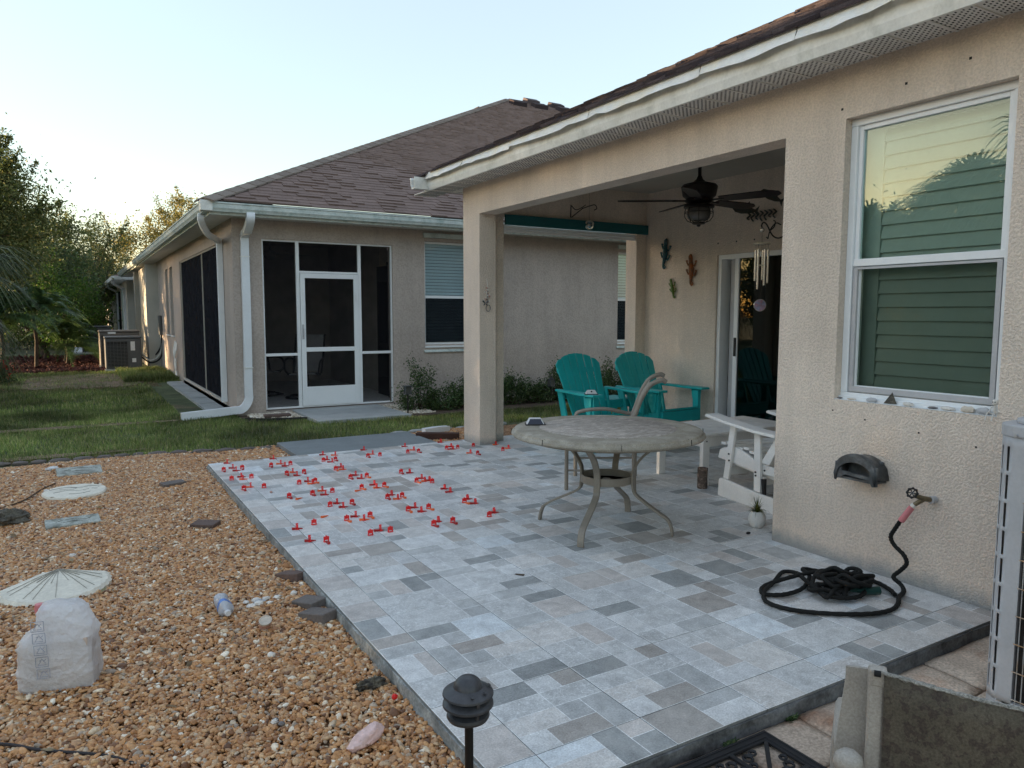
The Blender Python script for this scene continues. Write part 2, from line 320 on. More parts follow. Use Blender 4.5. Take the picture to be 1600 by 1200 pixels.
m_ball = glass('smoky_glass_ball', (.45, .5, .55), .18)
m_sun = M('iridescent_glass_disc', (.22, .24, .34), .2, .3, 20, .2, 50, .2, 40, col2=(.35, .16, .20), c2s=30, spec=.7)
m_solar = M('solar_cell', (.010, .015, .035), .2, .1, 20, 0, 90, 0, spec=.6)
m_solwhite = M('solar_light_housing', (.66, .67, .68), .35, .05, 20, 0, 90, 0)
m_timber = M('brown_timber_edging', (.060, .028, .020), .8, .2, 6, .2, 90, .4, 60)
m_porch = M('porch_floor_paint', (.75, .74, .72), .7, .1, 4, .1, 90, .2, 90)
m_conc = M('pale_concrete', (.36, .375, .37), .8, .14, 4, .15, 90, .3, 90)
m_walk = M('bright_concrete_walk', (.62, .64, .66), .8, .1, 2, .1, 60, .1, 60)
m_chairn = M('pale_mesh_seat', (.34, .33, .32), .8, .1, 9, .1, 90, .1, 90)
m_lightpaint = M('cream_house_paint', (.45, .43, .38), .8, .1, 2, .06, 60, .2, 60)
m_greenpaint = M('grey_green_shutter', (.26, .31, .27), .7, .1, 2, .06, 60, .1, 60)
m_sticker = M('white_rating_label', (.70, .70, .68), .5, .1, 30, .1, 90, 0)
LG = [(0, (.045, .066, .020)), (.35, (.080, .108, .032)), (.7, (.135, .160, .052)), (1, (.25, .24, .09))]
m_leafA = ramp_mat('olive_tree_leaves', LG, .55, trans=.45, bump=0, fine=0, src='island')
m_leafB = ramp_mat('dark_green_leaves', [(0, (.028, .052, .018)), (.5, (.055, .095, .030)), (1, (.10, .145, .048))], .5, trans=.25, bump=0, fine=0, src='island')
m_leafC = ramp_mat('yellow_green_leaves', [(0, (.12, .12, .03)), (.5, (.22, .20, .055)), (1, (.36, .29, .10))], .55, trans=.55, bump=0, fine=0, src='island')  # sun yellow of the lit trees is put into the leaf colour
m_leafD = ramp_mat('bright_green_leaves', [(0, (.03, .07, .012)), (.5, (.06, .13, .02)), (1, (.10, .19, .035))], .5, trans=.4, bump=0, fine=0, src='island')
m_bush = ramp_mat('hedge_leaves', [(0, (.026, .052, .018)), (.5, (.052, .095, .030)), (.85, (.09, .14, .045)), (1, (.15, .19, .07))], .42, trans=.15, bump=0, fine=0, src='island')
m_palm = ramp_mat('grey_green_palm', [(0, (.045, .065, .030)), (.5, (.085, .115, .052)), (1, (.16, .18, .09))], .5, trans=.2, bump=0, fine=0, src='island')
m_palmdead = ramp_mat('dead_palm_fronds', [(0, (.09, .065, .035)), (.6, (.17, .13, .075)), (1, (.26, .20, .12))], .8, trans=.2, bump=0, fine=0, src='island')
m_areca = ramp_mat('areca_fronds', [(0, (.025, .055, .020)), (.5, (.055, .105, .035)), (1, (.10, .17, .055))], .45, trans=.25, bump=0, fine=0, src='island')
m_flower = ramp_mat('red_flowers', [(0, (.35, .01, .01)), (1, (.65, .04, .03))], .5, trans=.2, bump=0, fine=0, src='island')
m_trunk = M('tree_bark', (.075, .055, .040), .9, .3, 6, .3, 60, .8, 30, .02)

# ------------------------------------------------------------------ mesh helpers
ORG = {}
def frame_from(d, up=Vector((0, 0, 1))):
    d = d.normalized()
    if abs(d.dot(up)) > .98: up = Vector((1, 0, 0))
    a = d.cross(up).normalized(); b = a.cross(d).normalized()
    return a, b
class MB:
    def __init__(s): s.v = []; s.f = []; s.c = []; s.mi = []
    def face(s, idx, col=None, mi=0): s.f.append(idx); s.c.append(col); s.mi.append(mi)
    def poly(s, pts, col=None, mi=0):
        n = len(s.v); s.v += [tuple(p) for p in pts]; s.face(tuple(range(n, n+len(pts))), col, mi); return s
    def box(s, x0, x1, y0, y1, z0, z1, T=None, mi=0, col=None):
        n = len(s.v)
        P = [(x0,y0,z0),(x1,y0,z0),(x1,y1,z0),(x0,y1,z0),(x0,y0,z1),(x1,y0,z1),(x1,y1,z1),(x0,y1,z1)]
        if T is not None: P = [tuple(T @ Vector(p)) for p in P]
        s.v += P
        for q in ((0,3,2,1),(4,5,6,7),(0,1,5,4),(1,2,6,5),(2,3,7,6),(3,0,4,7)): s.face(tuple(n+i for i in q), col, mi)
        return s
    def bar(s, a, b, w, h, up=(0, 0, 1), mi=0):
        """box beam from a to b, width w across, height h along up"""
        a = Vector(a); b = Vector(b); x, u = frame_from(b-a, Vector(up)); n = len(s.v)
        for p in (a, b):
            for i, j in ((-1,-1),(1,-1),(1,1),(-1,1)): s.v.append(tuple(p + x*i*w/2 + u*j*h/2))
        for q in ((0,1,2,3),(7,6,5,4),(0,4,5,1),(1,5,6,2),(2,6,7,3),(3,7,4,0)): s.face(tuple(n+i for i in q), None, mi)
        return s
    def tube(s, path, r, seg=8, caps=True, mi=0, flat=None, up=(0, 0, 1)):
        path = [Vector(p) for p in path]; k = len(path); n = len(s.v)
        rr = r if isinstance(r, (list, tuple)) else [r]*k
        prev = None
        for i, p in enumerate(path):
            d = (path[min(i+1, k-1)] - path[max(i-1, 0)])
            if d.length < 1e-9: d = Vector((0, 0, 1))
            d.normalize()
            if prev is None or flat: a, b = frame_from(d, Vector(up))
            else:
                a = prev - d*prev.dot(d)
                if a.length < 1e-6: a, b = frame_from(d)
                else: a.normalize(); b = a.cross(d).normalized()*1
            prev = a
            for j in range(seg):
                t = 2*PI*(j+.5)/seg if seg == 4 else 2*PI*j/seg
                fx, fy = flat if flat else (1, 1)
                s.v.append(tuple(p + (a*math.cos(t)*fx + b*math.sin(t)*fy)*rr[i]))
        for i in range(k-1):
            for j in range(seg):
                q = n+i*seg
                s.face((q+j, q+(j+1) % seg, q+seg+(j+1) % seg, q+seg+j), None, mi)
        if caps:
            s.face(tuple(n+j for j in range(seg))[::-1], None, mi); s.face(tuple(n+(k-1)*seg+j for j in range(seg)), None, mi)
        return s
    def lathe(s, prof, c=(0, 0, 0), seg=24, T=None, mi=0, closed=False, a0=0, a1=2*PI, wob=None):
        n = len(s.v); full = abs(a1-a0-2*PI) < 1e-6; m_ = seg if full else seg+1; k = len(prof)
        for i, (r, z) in enumerate(prof):
            for j in range(m_):
                t = a0+(a1-a0)*j/seg
                rr = r*(wob(t, z) if wob else 1)
                p = Vector((c[0]+rr*math.cos(t), c[1]+rr*math.sin(t), c[2]+z))
                s.v.append(tuple(T @ p if T is not None else p))
        for i in range(k-1):
            for j in range(seg):
                j2 = (j+1) % m_
                s.face((n+i*m_+j, n+i*m_+j2, n+(i+1)*m_+j2, n+(i+1)*m_+j), None, mi)
        if full and prof[0][0] > 1e-5: s.face(tuple(n+j for j in range(seg))[::-1], None, mi)
        if full and prof[-1][0] > 1e-5: s.face(tuple(n+(k-1)*m_+j for j in range(seg)), None, mi)
        return s
    def prism(s, pts, T, depth, mi=0):
        """2-D outline pts (x,y) extruded 0..depth along local z, placed by matrix T"""
        n = len(s.v); k = len(pts)
        for z in (0, depth):
            for x, y in pts: s.v.append(tuple(T @ Vector((x, y, z))))
        s.face(tuple(n+i for i in range(k))[::-1], None, mi); s.face(tuple(n+k+i for i in range(k)), None, mi)
        for i in range(k):
            j = (i+1) % k; s.face((n+i, n+j, n+k+j, n+k+i), None, mi)
        return s
    def build(s, name, mat, parent=None, smooth=False, bevel=0, local=False, mesh_only=False, seg=2, angle=50, fixn=False):
        off = Vector((0, 0, 0)) if local or parent is None else ORG.get(parent, Vector((0, 0, 0)))
        me = bpy.data.meshes.new(name)
        me.from_pydata([(x-off.x, y-off.y, z-off.z) for x, y, z in s.v], [], s.f)
        for q in (mat if isinstance(mat, (list, tuple)) else [mat]): me.materials.append(q)
        if len(me.materials) > 1: me.polygons.foreach_set('material_index', s.mi)
        if any(c is not None for c in s.c):
            ca = me.color_attributes.new('Col', 'FLOAT_COLOR', 'CORNER'); L = []
            for p, c in zip(me.polygons, s.c):
                L += list(c if c is not None else (.3, .3, .3, 0))*p.loop_total
            ca.data.foreach_set('color', L)
        if fixn:
            import bmesh
            bm = bmesh.new(); bm.from_mesh(me); bmesh.ops.recalc_face_normals(bm, faces=bm.faces); bm.to_mesh(me); bm.free()
        me.update()
        if smooth:
            me.polygons.foreach_set('use_smooth', [True]*len(me.polygons))
            try: me.set_sharp_from_angle(angle=R(angle))
            except Exception: pass
        if mesh_only: return me
        return link(name, me, parent, bevel, seg)
def link(name, me, parent=None, bevel=0, seg=2, loc=None, rot=None, scale=None):
    o = bpy.data.objects.new(name, me); COL.objects.link(o)
    if parent is not None: o.parent = parent; ORG[o] = ORG.get(parent, Vector((0, 0, 0)))
    if bevel:
        b = o.modifiers.new('bevel', 'BEVEL'); b.width = bevel; b.segments = seg; b.limit_method = 'ANGLE'; b.angle_limit = R(40)
    if loc is not None: o.location = loc
    if rot is not None: o.rotation_euler = rot
    if scale is not None: o.scale = scale
    return o
def thing(name, label, cat, loc=(0, 0, 0), rz=0, group=None, kind=None):
    o = bpy.data.objects.new(name, None); COL.objects.link(o); o.empty_display_size = .1
    o.location = loc; o.rotation_euler = (0, 0, rz); ORG[o] = Vector(loc) if rz == 0 else Vector((0, 0, 0))
    o['label'] = label; o['category'] = cat
    if group: o['group'] = group
    if kind: o['kind'] = kind
    return o
def tag(o, label=None, cat=None, group=None, kind=None):
    if label: o['label'] = label
    if cat: o['category'] = cat
    if group: o['group'] = group
    if kind: o['kind'] = kind
    return o
def copy_tree(o, parent=None, loc=None, rz=None, label=None):
    c = o.copy(); COL.objects.link(c)
    if parent is not None: c.parent = parent
    for ch in list(o.children): copy_tree(ch, c)
    if loc is not None: c.location = loc
    if rz is not None: c.rotation_euler = (0, 0, rz)
    if label: c['label'] = label
    return c
def fast(name, V, F, mat, parent=None, smooth=False, attr=None):
    V = np.asarray(V, dtype=np.float32); F = np.asarray(F, dtype=np.int32); k = F.shape[1]
    if parent is not None: V = V - np.array(ORG.get(parent, Vector((0, 0, 0))), dtype=np.float32)
    me = bpy.data.meshes.new(name)
    me.vertices.add(len(V)); me.vertices.foreach_set('co', V.ravel())
    me.loops.add(F.size); me.loops.foreach_set('vertex_index', F.ravel())
    me.polygons.add(len(F)); me.polygons.foreach_set('loop_start', np.arange(0, F.size, k, dtype=np.int32))
    me.polygons.foreach_set('loop_total', np.full(len(F), k, dtype=np.int32))
    if smooth: me.polygons.foreach_set('use_smooth', np.ones(len(F), dtype=bool))
    me.update(calc_edges=True); me.materials.append(mat)
    if attr is not None:
        a = me.attributes.new('rnd', 'FLOAT', 'FACE'); a.data.foreach_set('value', np.asarray(attr, dtype=np.float32))
    return link(name, me, parent)
def Tm(origin, x, y, z=None):
    x = Vector(x).normalized(); y = Vector(y).normalized(); z = Vector(z) if z is not None else x.cross(y)
    mt = Matrix((x, y, z)).transposed().to_4x4(); mt.translation = Vector(origin); return mt
def spline(pts, n=8):
    P = [Vector(p) for p in pts]; out = []
    P = [P[0]*2-P[1]] + P + [P[-1]*2-P[-2]]
    for i in range(1, len(P)-2):
        a, b, c, d = P[i-1:i+3]
        for j in range(n):
            t = j/n
            out.append(.5*((2*b)+(c-a)*t+(2*a-5*b+4*c-d)*t*t+(3*b-a-3*c+d)*t**3))
    out.append(P[-2]); return out
def blob(mb, c, r, seed=0, rough=.25, fr=2.2, seg=20, rings=12, T=None, low=None):
    """lumpy closed body"""
    n = len(mb.v)
    for i in range(rings+1):
        th = PI*i/rings
        for j in range(seg):
            ph = 2*PI*j/seg
            d = Vector((math.sin(th)*math.cos(ph), math.sin(th)*math.sin(ph), math.cos(th)))
            k = 1+rough*mnoise.noise(d*fr+Vector((seed*7.1, seed*3.3, seed)))+rough*.4*mnoise.noise(d*fr*3+Vector((seed, 5, 2)))
            p = Vector((d.x*r[0]*k, d.y*r[1]*k, d.z*r[2]*k))
            if T is not None: p = T.to_3x3() @ p
            p = p+Vector(c)
            if low is not None and p.z < low: p.z = low
            mb.v.append(tuple(p))
    for i in range(rings):
        for j in range(seg):
            a = n+i*seg+j; b = n+i*seg+(j+1) % seg
            mb.face((a, a+seg, b+seg, b))
    return mb

GZ = -0.062     # level of the gravel, pavers and lawn below the tiled slab (slab top is z = 0)

# ------------------------------------------------------------------ ground and patio
MB().poly([(-300,-300,-.13),(300,-300,-.13),(300,400,-.13),(-300,400,-.13)]).build('ground', m_far)['kind'] = 'structure'
def sheet(name, x0, x1, y0, y1, z, mat, n=(60, 60), amp=.006, fr=3, kind='structure'):
    xs = np.linspace(x0, x1, n[0]); ys = np.linspace(y0, y1, n[1]); V = []
    for y in ys:
        for x in xs: V.append((x, y, z + amp*mnoise.noise(Vector((x*fr, y*fr, 0)))))
    F = [(j*n[0]+i, j*n[0]+i+1, (j+1)*n[0]+i+1, (j+1)*n[0]+i) for j in range(n[1]-1) for i in range(n[0]-1)]
    o = fast(name, V, F, mat, smooth=True); o['kind'] = kind; return o
sheet('lawn', -16, 1.98, 8.42, 32, GZ-.012, m_turf, (70, 90), .02, 1.2)
sheet('lawn', 1.98, 16, 8.42, 11.09, GZ-.012, m_turf, (60, 30), .02, 1.2)
sheet('gravel_bed', -6, 1.045, -3, 8.42, GZ-.014, m_gravelbase, (120, 190), .010, 2.5)
sheet('gravel_bed', 1.045, 7, 7.30, 8.42, GZ-.014, m_gravelbase, (90, 24), .010, 2.5)
sheet('paver_bed', 1.05, 3.69, -3, 1.69, GZ-.035, m_soil, (30, 40), .006, 3)
sheet('mulch_bed', -5, 1.0, 21.2, 29.5, GZ+.0, m_mulchbase, (50, 60), .03, 1.5)
MB().box(-.1, 1.9, 31.2, 36.6, -.1, GZ+.03).build('walkway', m_walk)['kind'] = 'structure'

# slab body and tiles
PX0, PX1, PY0, PY1 = 1.035, 3.69, 1.69, 7.30
patio = thing('patio', 'raised patio slab covered with grey mixed stone look tiles', 'patio', (1.035, 1.69, 0), kind='structure')
del patio['category']
mb = MB()
mb.box(PX0+.004, PX1, PY0+.006, 3.03, -.16, -.0115); mb.box(PX0+.004, 6.28, 3.03, PY1, -.16, -.0115)
mb.build('slab', m_edge, patio)
# rough mortar lip on both open sides
def lip(name, a, b, nrm, mat, hgt=.058, th=.010):
    a = Vector(a); b = Vector(b); L_ = (b-a).length; d = (b-a)/L_; n = int(L_/.035); q = MB(); nn = Vector(nrm)
    rows = [0, .25, .5, .75, 1]
    for i in range(n+1):
        p = a+d*(L_*i/n)
        for j, t in enumerate(rows):
            k = mnoise.noise(Vector((p.x*14, p.y*14, t*3)))*.006 + mnoise.noise(Vector((p.x*4, p.y*4, t)))*.006
            q.v.append(tuple(p + nn*(th*(.45+t*.7)+k) + Vector((0, 0, -.0125-hgt*t*1.25))))
        q.v.append(tuple(p + nn*(-.002) + Vector((0, 0, -.0125))))
    w_ = len(rows)+1
    for i in range(n):
        for j in range(len(rows)-1): q.face((i*w_+j, (i+1)*w_+j, (i+1)*w_+j+1, i*w_+j+1))
        q.face((i*w_+w_-1, (i+1)*w_+w_-1, (i+1)*w_, i*w_))
    return q.build(name, mat, patio, smooth=True, angle=80)
lip('mortar_edge', (PX0, PY1, 0), (PX0, PY0, 0), (-1, 0, 0), m_edge)
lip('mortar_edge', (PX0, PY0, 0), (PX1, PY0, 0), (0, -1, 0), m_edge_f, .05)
lip('mortar_edge', (PX1, PY1, 0), (PX0, PY1, 0), (0, 1, 0), m_edge)
# printed patches: every tile shows four by four modules grouped into stones
PAL = [((.565, .57, .57), .5, 6), ((.65, .655, .65), .6, 3), ((.46, .468, .465), .25, 5), ((.31, .322, .32), .15, 4), ((.39, .362, .335), .15, 3),
       ((.54, .50, .47), .3, 3), ((.60, .58, .555), .9, 3), ((.53, .535, .53), .9, 3), ((.65, .69, .715), .15, 1)]
PALW = [p for p in PAL for _ in range(p[2])]
def layout(r):
    occ = [[-1]*4 for _ in range(4)]; out = []
    shapes = [(2, 2), (2, 2), (3, 2), (2, 3), (2, 1), (1, 2), (2, 1), (1, 1), (2, 2), (1, 2)]
    for j in range(4):
        for i in range(4):
            if occ[j][i] >= 0: continue
            sh = shapes[:]; r.shuffle(sh)
            for a, b in sh+[(1, 1)]:
                if i+a <= 4 and j+b <= 4 and all(occ[j+y][i+x] < 0 for y in range(b) for x in range(a)):
                    for y in range(b):
                        for x in range(a): occ[j+y][i+x] = len(out)
                    out.append((i, j, a, b)); break
    return out
TP, TQ, GAP = .430, .4235, .003
def tile_mesh(w_, h_, seed, ox=0, oy=0):
    r = random.Random(seed); q = MB(); TH = .011; s_ = w_/4 if w_ > .3 else TP/4; t_ = h_/4 if h_ > .3 else TQ/4
    e = .0016; line = (.78, .79, .79, 0)
    xs0, ys0 = e, e
    body = (.20, .21, .21, 0)
    # bevelled rim
    O = [(0, 0, -.0014), (w_, 0, -.0014), (w_, h_, -.0014), (0, h_, -.0014)]; I = [(e, e, 0), (w_-e, e, 0), (w_-e, h_-e, 0), (e, h_-e, 0)]
    for k in range(4):
        a, b = k, (k+1) % 4
        q.poly([O[a], O[b], I[b], I[a]], line)
        q.poly([(O[a][0], O[a][1], -TH), (O[b][0], O[b][1], -TH), O[b], O[a]], body)
    U = [e]; 
    for (i, j, a, b) in layout(r):
        x0, x1, y0, y1 = ox+i*s_, ox+(i+a)*s_, oy+j*t_, oy+(j+b)*t_
        x0, x1, y0, y1 = max(x0, e), min(x1, w_-e), max(y0, e), min(y1, h_-e)
        if x1-x0 < .004 or y1-y0 < .004: continue
        c, al, _ = r.choice(PALW if a*b < 6 else [p for p in PALW if p[0][0] > .5]); k = r.uniform(.93, 1.07); g = .0034
        cc = (c[0]*k, c[1]*k, c[2]*k, al)
        gx0 = g*.5 if x0 > e else 0; gx1 = g*.5 if x1 < w_-e-1e-6 else 0; gy0 = g*.5 if y0 > e else 0; gy1 = g*.5 if y1 < h_-e-1e-6 else 0
        P = [(x0, y0, 0), (x1, y0, 0), (x1, y1, 0), (x0, y1, 0)]; Q = [(x0+gx0, y0+gy0, 0), (x1-gx1, y0+gy0, 0), (x1-gx1, y1-gy1, 0), (x0+gx0, y1-gy1, 0)]
        q.poly(Q, cc)
        for m_, gg in ((0, gy0), (1, gx1), (2, gy1), (3, gx0)):
            if gg: q.poly([P[m_], P[(m_+1) % 4], Q[(m_+1) % 4], Q[m_]], line)
    return q.build('tile', m_tile, mesh_only=True, local=True)
full_tiles = [tile_mesh(TP-GAP, TQ-GAP, 100+k) for k in range(16)]
tcache = {}
def place_tile(x0, x1, y0, y1, k):
    w_, h_ = x1-x0-GAP, y1-y0-GAP
    if w_ < .02 or h_ < .02: return
    dz = rnd.uniform(-.0007, .0005)
    if abs(w_-(TP-GAP)) < .004 and abs(h_-(TQ-GAP)) < .004:
        if rnd.random() < .5: o = link('tile', full_tiles[k % 16], patio, loc=(x0+GAP/2-PX0, y0+GAP/2-PY0, dz))
        else: o = link('tile', full_tiles[k % 16], patio, loc=(x1-GAP/2-PX0, y1-GAP/2-PY0, dz), rot=(0, 0, PI))
    else:
        key = (round(w_, 3), round(h_, 3), k % 5)
        if key not in tcache: tcache[key] = tile_mesh(w_, h_, 300+k)
        o = link('tile', tcache[key], patio, loc=(x0+GAP/2-PX0, y0+GAP/2-PY0, dz))
gx = [PX0]+[1.21+TP*i for i in range(12)]; gy = [PY0]+[1.88+TQ*j for j in range(13)]
gx = [x for x in gx if x < 6.10]+[6.10]; gy = [y for y in gy if y < PY1-.05]+[PY1]
for i in range(len(gx)-1):
    for j in range(len(gy)-1):
        x0, x1, y0, y1 = gx[i], gx[i+1], gy[j], gy[j+1]; k = rnd.randrange(1000)
        if x0 >= PX1-.01 and y1 <= 3.04: continue
        if x1 > PX1 and y0 < 3.03:
            place_tile(x0, PX1, y0, min(y1, 3.03), k)
            if y1 > 3.06: place_tile(x0, x1, 3.03, y1, k+1)
            continue
        place_tile(x0, x1, y0, y1, k)
MB().box(PX0+.006, PX1-.001, PY0+.008, 3.03, -.0114, -.0042).box(PX0+.006, 6.10, 3.0301, PY1-.004, -.0114, -.0042).build('grout', m_grout, patio)
MB().box(1.88, 3.42, 7.315, 8.22, -.14, -.012).build('concrete_pad', m_pad, bevel=.004)['kind'] = 'structure'

# ------------------------------------------------------------------ our house
house = thing('stucco_house', 'beige stucco house with covered porch, tiled patio and white framed window', 'house', (3.69, 1.7, -.13))
WX = 3.69; ZT = 2.76
mb = MB()
# front wall with the window opening (Y 1.775..2.635, z .925..2.465)
mb.box(WX, 3.89, -3, 1.775, -.2, ZT); mb.box(WX, 3.89, 1.775, 2.635, -.2, .925); mb.box(WX, 3.89, 1.775, 2.635, 2.465, ZT)
mb.box(WX, 3.89, 2.635, 3.03, -.2, ZT)
mb.build('wall', m_stucco, house)
MB().box(WX, 3.885, 3.03, 6.87, 2.44, ZT).build('beam', m_stucco, house)
cmb = MB().box(WX, 3.89, 6.87, 7.24, -.2, ZT); cmb.build('column', m_stucco, house, bevel=.006)
MB().box(3.89, 4.075, 7.03, 7.235, -.2, ZT).build('column_return', m_stucco, house)
# far beam with the porch opening under it, side pier, deep wall with sliding door opening, near inner wall
MB().box(4.075, 5.95, 7.04, 7.235, 2.47, 2.9).build('beam', m_stucco, house)
MB().box(5.95, 6.10, 7.04, 7.235, -.2, 2.9).build('pier', m_stucco, house)
DY0, DY1, DZ = 3.2, 5.87, 2.045
mb = MB().box(6.10, 6.28, DY1, 7.235, -.2, 2.9).box(6.10, 6.28, DY0, DY1, DZ, 2.9).box(6.10, 6.28, 3.03, DY0, -.2, 2.9)
mb.build('wall', m_stucco, house)
MB().box(3.89, 6.28, 2.85, 3.03, -.2, 2.9).build('wall', m_stucco, house)
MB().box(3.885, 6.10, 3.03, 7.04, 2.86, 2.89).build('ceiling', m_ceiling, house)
# inner face of the porch beam up to the ceiling
MB().box(3.80, 3.884, 3.03, 6.87, ZT+.001, 2.9).build('beam', m_stucco, house)
# rooms behind the glass
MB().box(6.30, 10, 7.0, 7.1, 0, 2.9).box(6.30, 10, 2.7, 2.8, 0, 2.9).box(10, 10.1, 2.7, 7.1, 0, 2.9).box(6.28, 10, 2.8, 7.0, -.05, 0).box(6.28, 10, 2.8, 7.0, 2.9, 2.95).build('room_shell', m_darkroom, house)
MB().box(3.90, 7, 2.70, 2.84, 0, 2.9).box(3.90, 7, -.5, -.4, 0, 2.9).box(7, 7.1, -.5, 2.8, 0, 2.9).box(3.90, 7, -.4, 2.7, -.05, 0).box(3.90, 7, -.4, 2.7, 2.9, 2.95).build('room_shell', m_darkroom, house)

# soffit panels, fascia, flashing, roof
EX = 3.37                                # eave edge
for i in range(27):
    y0 = -3+i*.405; q = MB(); q.box(EX+.055, WX, y0, y0+.398, 2.745, 2.752)
    q.box(EX+.055, WX, y0+.398, y0+.405, 2.738, 2.752)
    q.box(EX+.055, WX, y0+.19, y0+.205, 2.740, 2.745)
    mi0 = 0
    if y0 > 1.2:
        for a in range(22):
            for b in range(7):
                x = EX+.085+b*.035+(.017 if a % 2 else 0); y = y0+.012+a*.0172
                if x < WX-.02 and abs(y-(y0+.197)) > .012: q.box(x, x+.013, y, y+.006, 2.7435, 2.7449, mi=1)
    q.build('soffit_panel', [m_soffit, m_hole], house)
q = MB(); q.prism([(0, 0), (.018, 0), (.03, .05), (.025, .15), (0, .16)], Tm((EX+.055, 7.62, 2.735), (-1, 0, 0), (0, 0, 1), (0, -1, 0)), 10.62)
q.build('fascia', m_gutter, house)
r2 = random.Random(3)
fl = [7.5, 6.62, 5.7, 4.55, 3.42, 2.72, 2.18, 1.4, .5, -.6, -3]
for i in range(len(fl)-1):
    ya, yb = fl[i]-.004, fl[i+1]+.004; n = max(5, int((ya-yb)/.11)); q = MB()
    for k in range(n+1):
        y = ya+(yb-ya)*k/n; t = k/n
        drop = .030+.022*math.sin(PI*t)**.6+r2.uniform(-.007, .007)+(.018*r2.random() if k in (0, n) else 0)
        out = .010+r2.uniform(0, .014)+.010*math.sin(PI*t)
        wv = .004*mnoise.noise(Vector((y*12, 3, 0)))
        q.v += [(EX+.02, y, 2.915), (EX+.0, y, 2.912), (EX-.002+wv*.3, y, 2.890), (EX-out*.6+wv, y, 2.885-drop*.5), (EX-out-wv, y, 2.885-drop)]
    for k in range(n):
        for j in range(4): q.face((k*5+j, (k+1)*5+j, (k+1)*5+j+1, k*5+j+1))
    o = q.build('flashing', m_flash, house)
    so = o.modifiers.new('s', 'SOLIDIFY'); so.thickness = .0015
# gutter along the far end of the house, its cut end sticking out past the corner
prof = [(0, 0), (.075, 0), (.085, .02), (.105, .045), (.112, .10), (.125, .11), (.125, .125), (.115, .125), (.10, .108), (.095, .05), (.07, .012), (.008, .012), (.008, .125), (0, .125)]
q = MB(); q.prism(prof, Tm((3.24, 7.50, 2.745), (0, 1, 0), (0, 0, 1), (1, 0, 0)), 3.6); q.build('gutter', m_gutter, house, fixn=True)
MB().box(EX+.03, 6.8, 7.235, 7.495, 2.748, 2.755).box(EX+.03, 6.8, 7.478, 7.498, 2.735, 2.895).build('soffit', m_soffit, house)

def shingle_field(parent, org, ud, vd, nd, inside, umax, vmax, mats, n_obj, keyf, seed, expo=.14, name='shingle', u0f=None):
    """laminated asphalt shingles: real wedges. nearest n_obj are parts, the rest one joined part"""
    r = np.random.default_rng(seed); org = np.array(org, float); ud = np.array(ud, float); vd = np.array(vd, float); nd = np.array(nd, float)
    items = []
    rows = int(vmax/expo)
    for j in range(rows):
        v = j*expo; u = -r.random()*.3
        if u0f: u += u0f(v)
        while u < umax:
            w_ = r.choice([.14, .18, .22, .26]); 
            if inside(u-.03, v+expo/2): items.append((u, v, w_-.003, r.choice([.004, .004, .019])))
            u += w_
    items = np.array(items)
    cen = org+items[:, :1]*ud+items[:, 1:2]*vd
    order = np.argsort([keyf(p) for p in cen]); near = order[:n_obj]; rest = order[n_obj:]
    T = np.stack([ud, vd, nd], 1)
    def wedge(w_, th, L_=.17):
        P = np.array([(0, 0, 0), (w_, 0, 0), (w_, 0, th+.005), (0, 0, th+.005), (0, L_, .001), (w_, L_, .001)]); return P
    quads = np.array([(0, 1, 2, 3), (3, 2, 5, 4), (1, 5, 2, 2), (0, 3, 4, 4)])
    tri = np.array([(0, 1, 2), (0, 2, 3), (3, 2, 5), (3, 5, 4), (1, 5, 2), (0, 3, 4)])
    V = []; F = []; A = []
    for n, k in enumerate(rest):
        u, v, w_, th = items[k]; P = wedge(w_, th); V.append(org+(P+[u, v, 0]) @ T.T); F.append(tri+n*6); A += [r.random()]*6
    if len(rest):
        o = fast(name+'_field', np.concatenate(V), np.concatenate(F), mats, parent, attr=A); o['kind'] = 'stuff'
    cache = {}
    mtx = Matrix(((ud[0], vd[0], nd[0]), (ud[1], vd[1], nd[1]), (ud[2], vd[2], nd[2]))); eul = mtx.to_euler()
    off = Vector(ORG.get(parent, (0, 0, 0)))
    for k in near:
        u, v, w_, th = items[k]; key = (round(w_, 2), th)
        if key not in cache:
            q = MB(); P = wedge(w_, th); q.v = [tuple(p) for p in P]
            for f in ((0, 1, 2, 3), (3, 2, 5, 4), (1, 5, 2), (0, 3, 4)): q.face(f)
            cache[key] = q.build(name, mats, mesh_only=True, local=True)
        p = org+u*ud+v*vd
        link(name, cache[key], parent, loc=Vector(p)-off, rot=eul)
S5 = math.sqrt(1.25)
# roof of our house: plane rising towards +X, cut by the hip from the far corner
YC = 7.62
roof = MB(); tt = 7.0
roof.poly([(EX, -3, 2.90), (EX+tt, -3, 2.90+tt*.5), (EX+tt, YC-tt, 2.90+tt*.5), (EX, YC, 2.90)])
roof.poly([(EX, YC, 2.90), (EX+tt, YC-tt, 2.90+tt*.5), (EX+14, YC-tt, 2.90+tt*.5), (EX+14, YC, 2.90)])
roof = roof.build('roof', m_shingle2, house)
shingle_field(roof, (EX-.02, YC+.02, 2.905), (0, -1, 0), (1/S5*1, 0, .5/S5), (-.5/S5, 0, 1/S5),
              lambda u, v: u > v/S5-.05 and v < 7.0 and u < 9.5, 9.5, 6.2, m_shingle2, 300,
              lambda p: abs((YC-p[1])-(p[0]-EX))*.6+(0 if p[1] > .5 else 9)+p[0]*.2, 5, u0f=lambda v: v/S5-.3)
caps = []
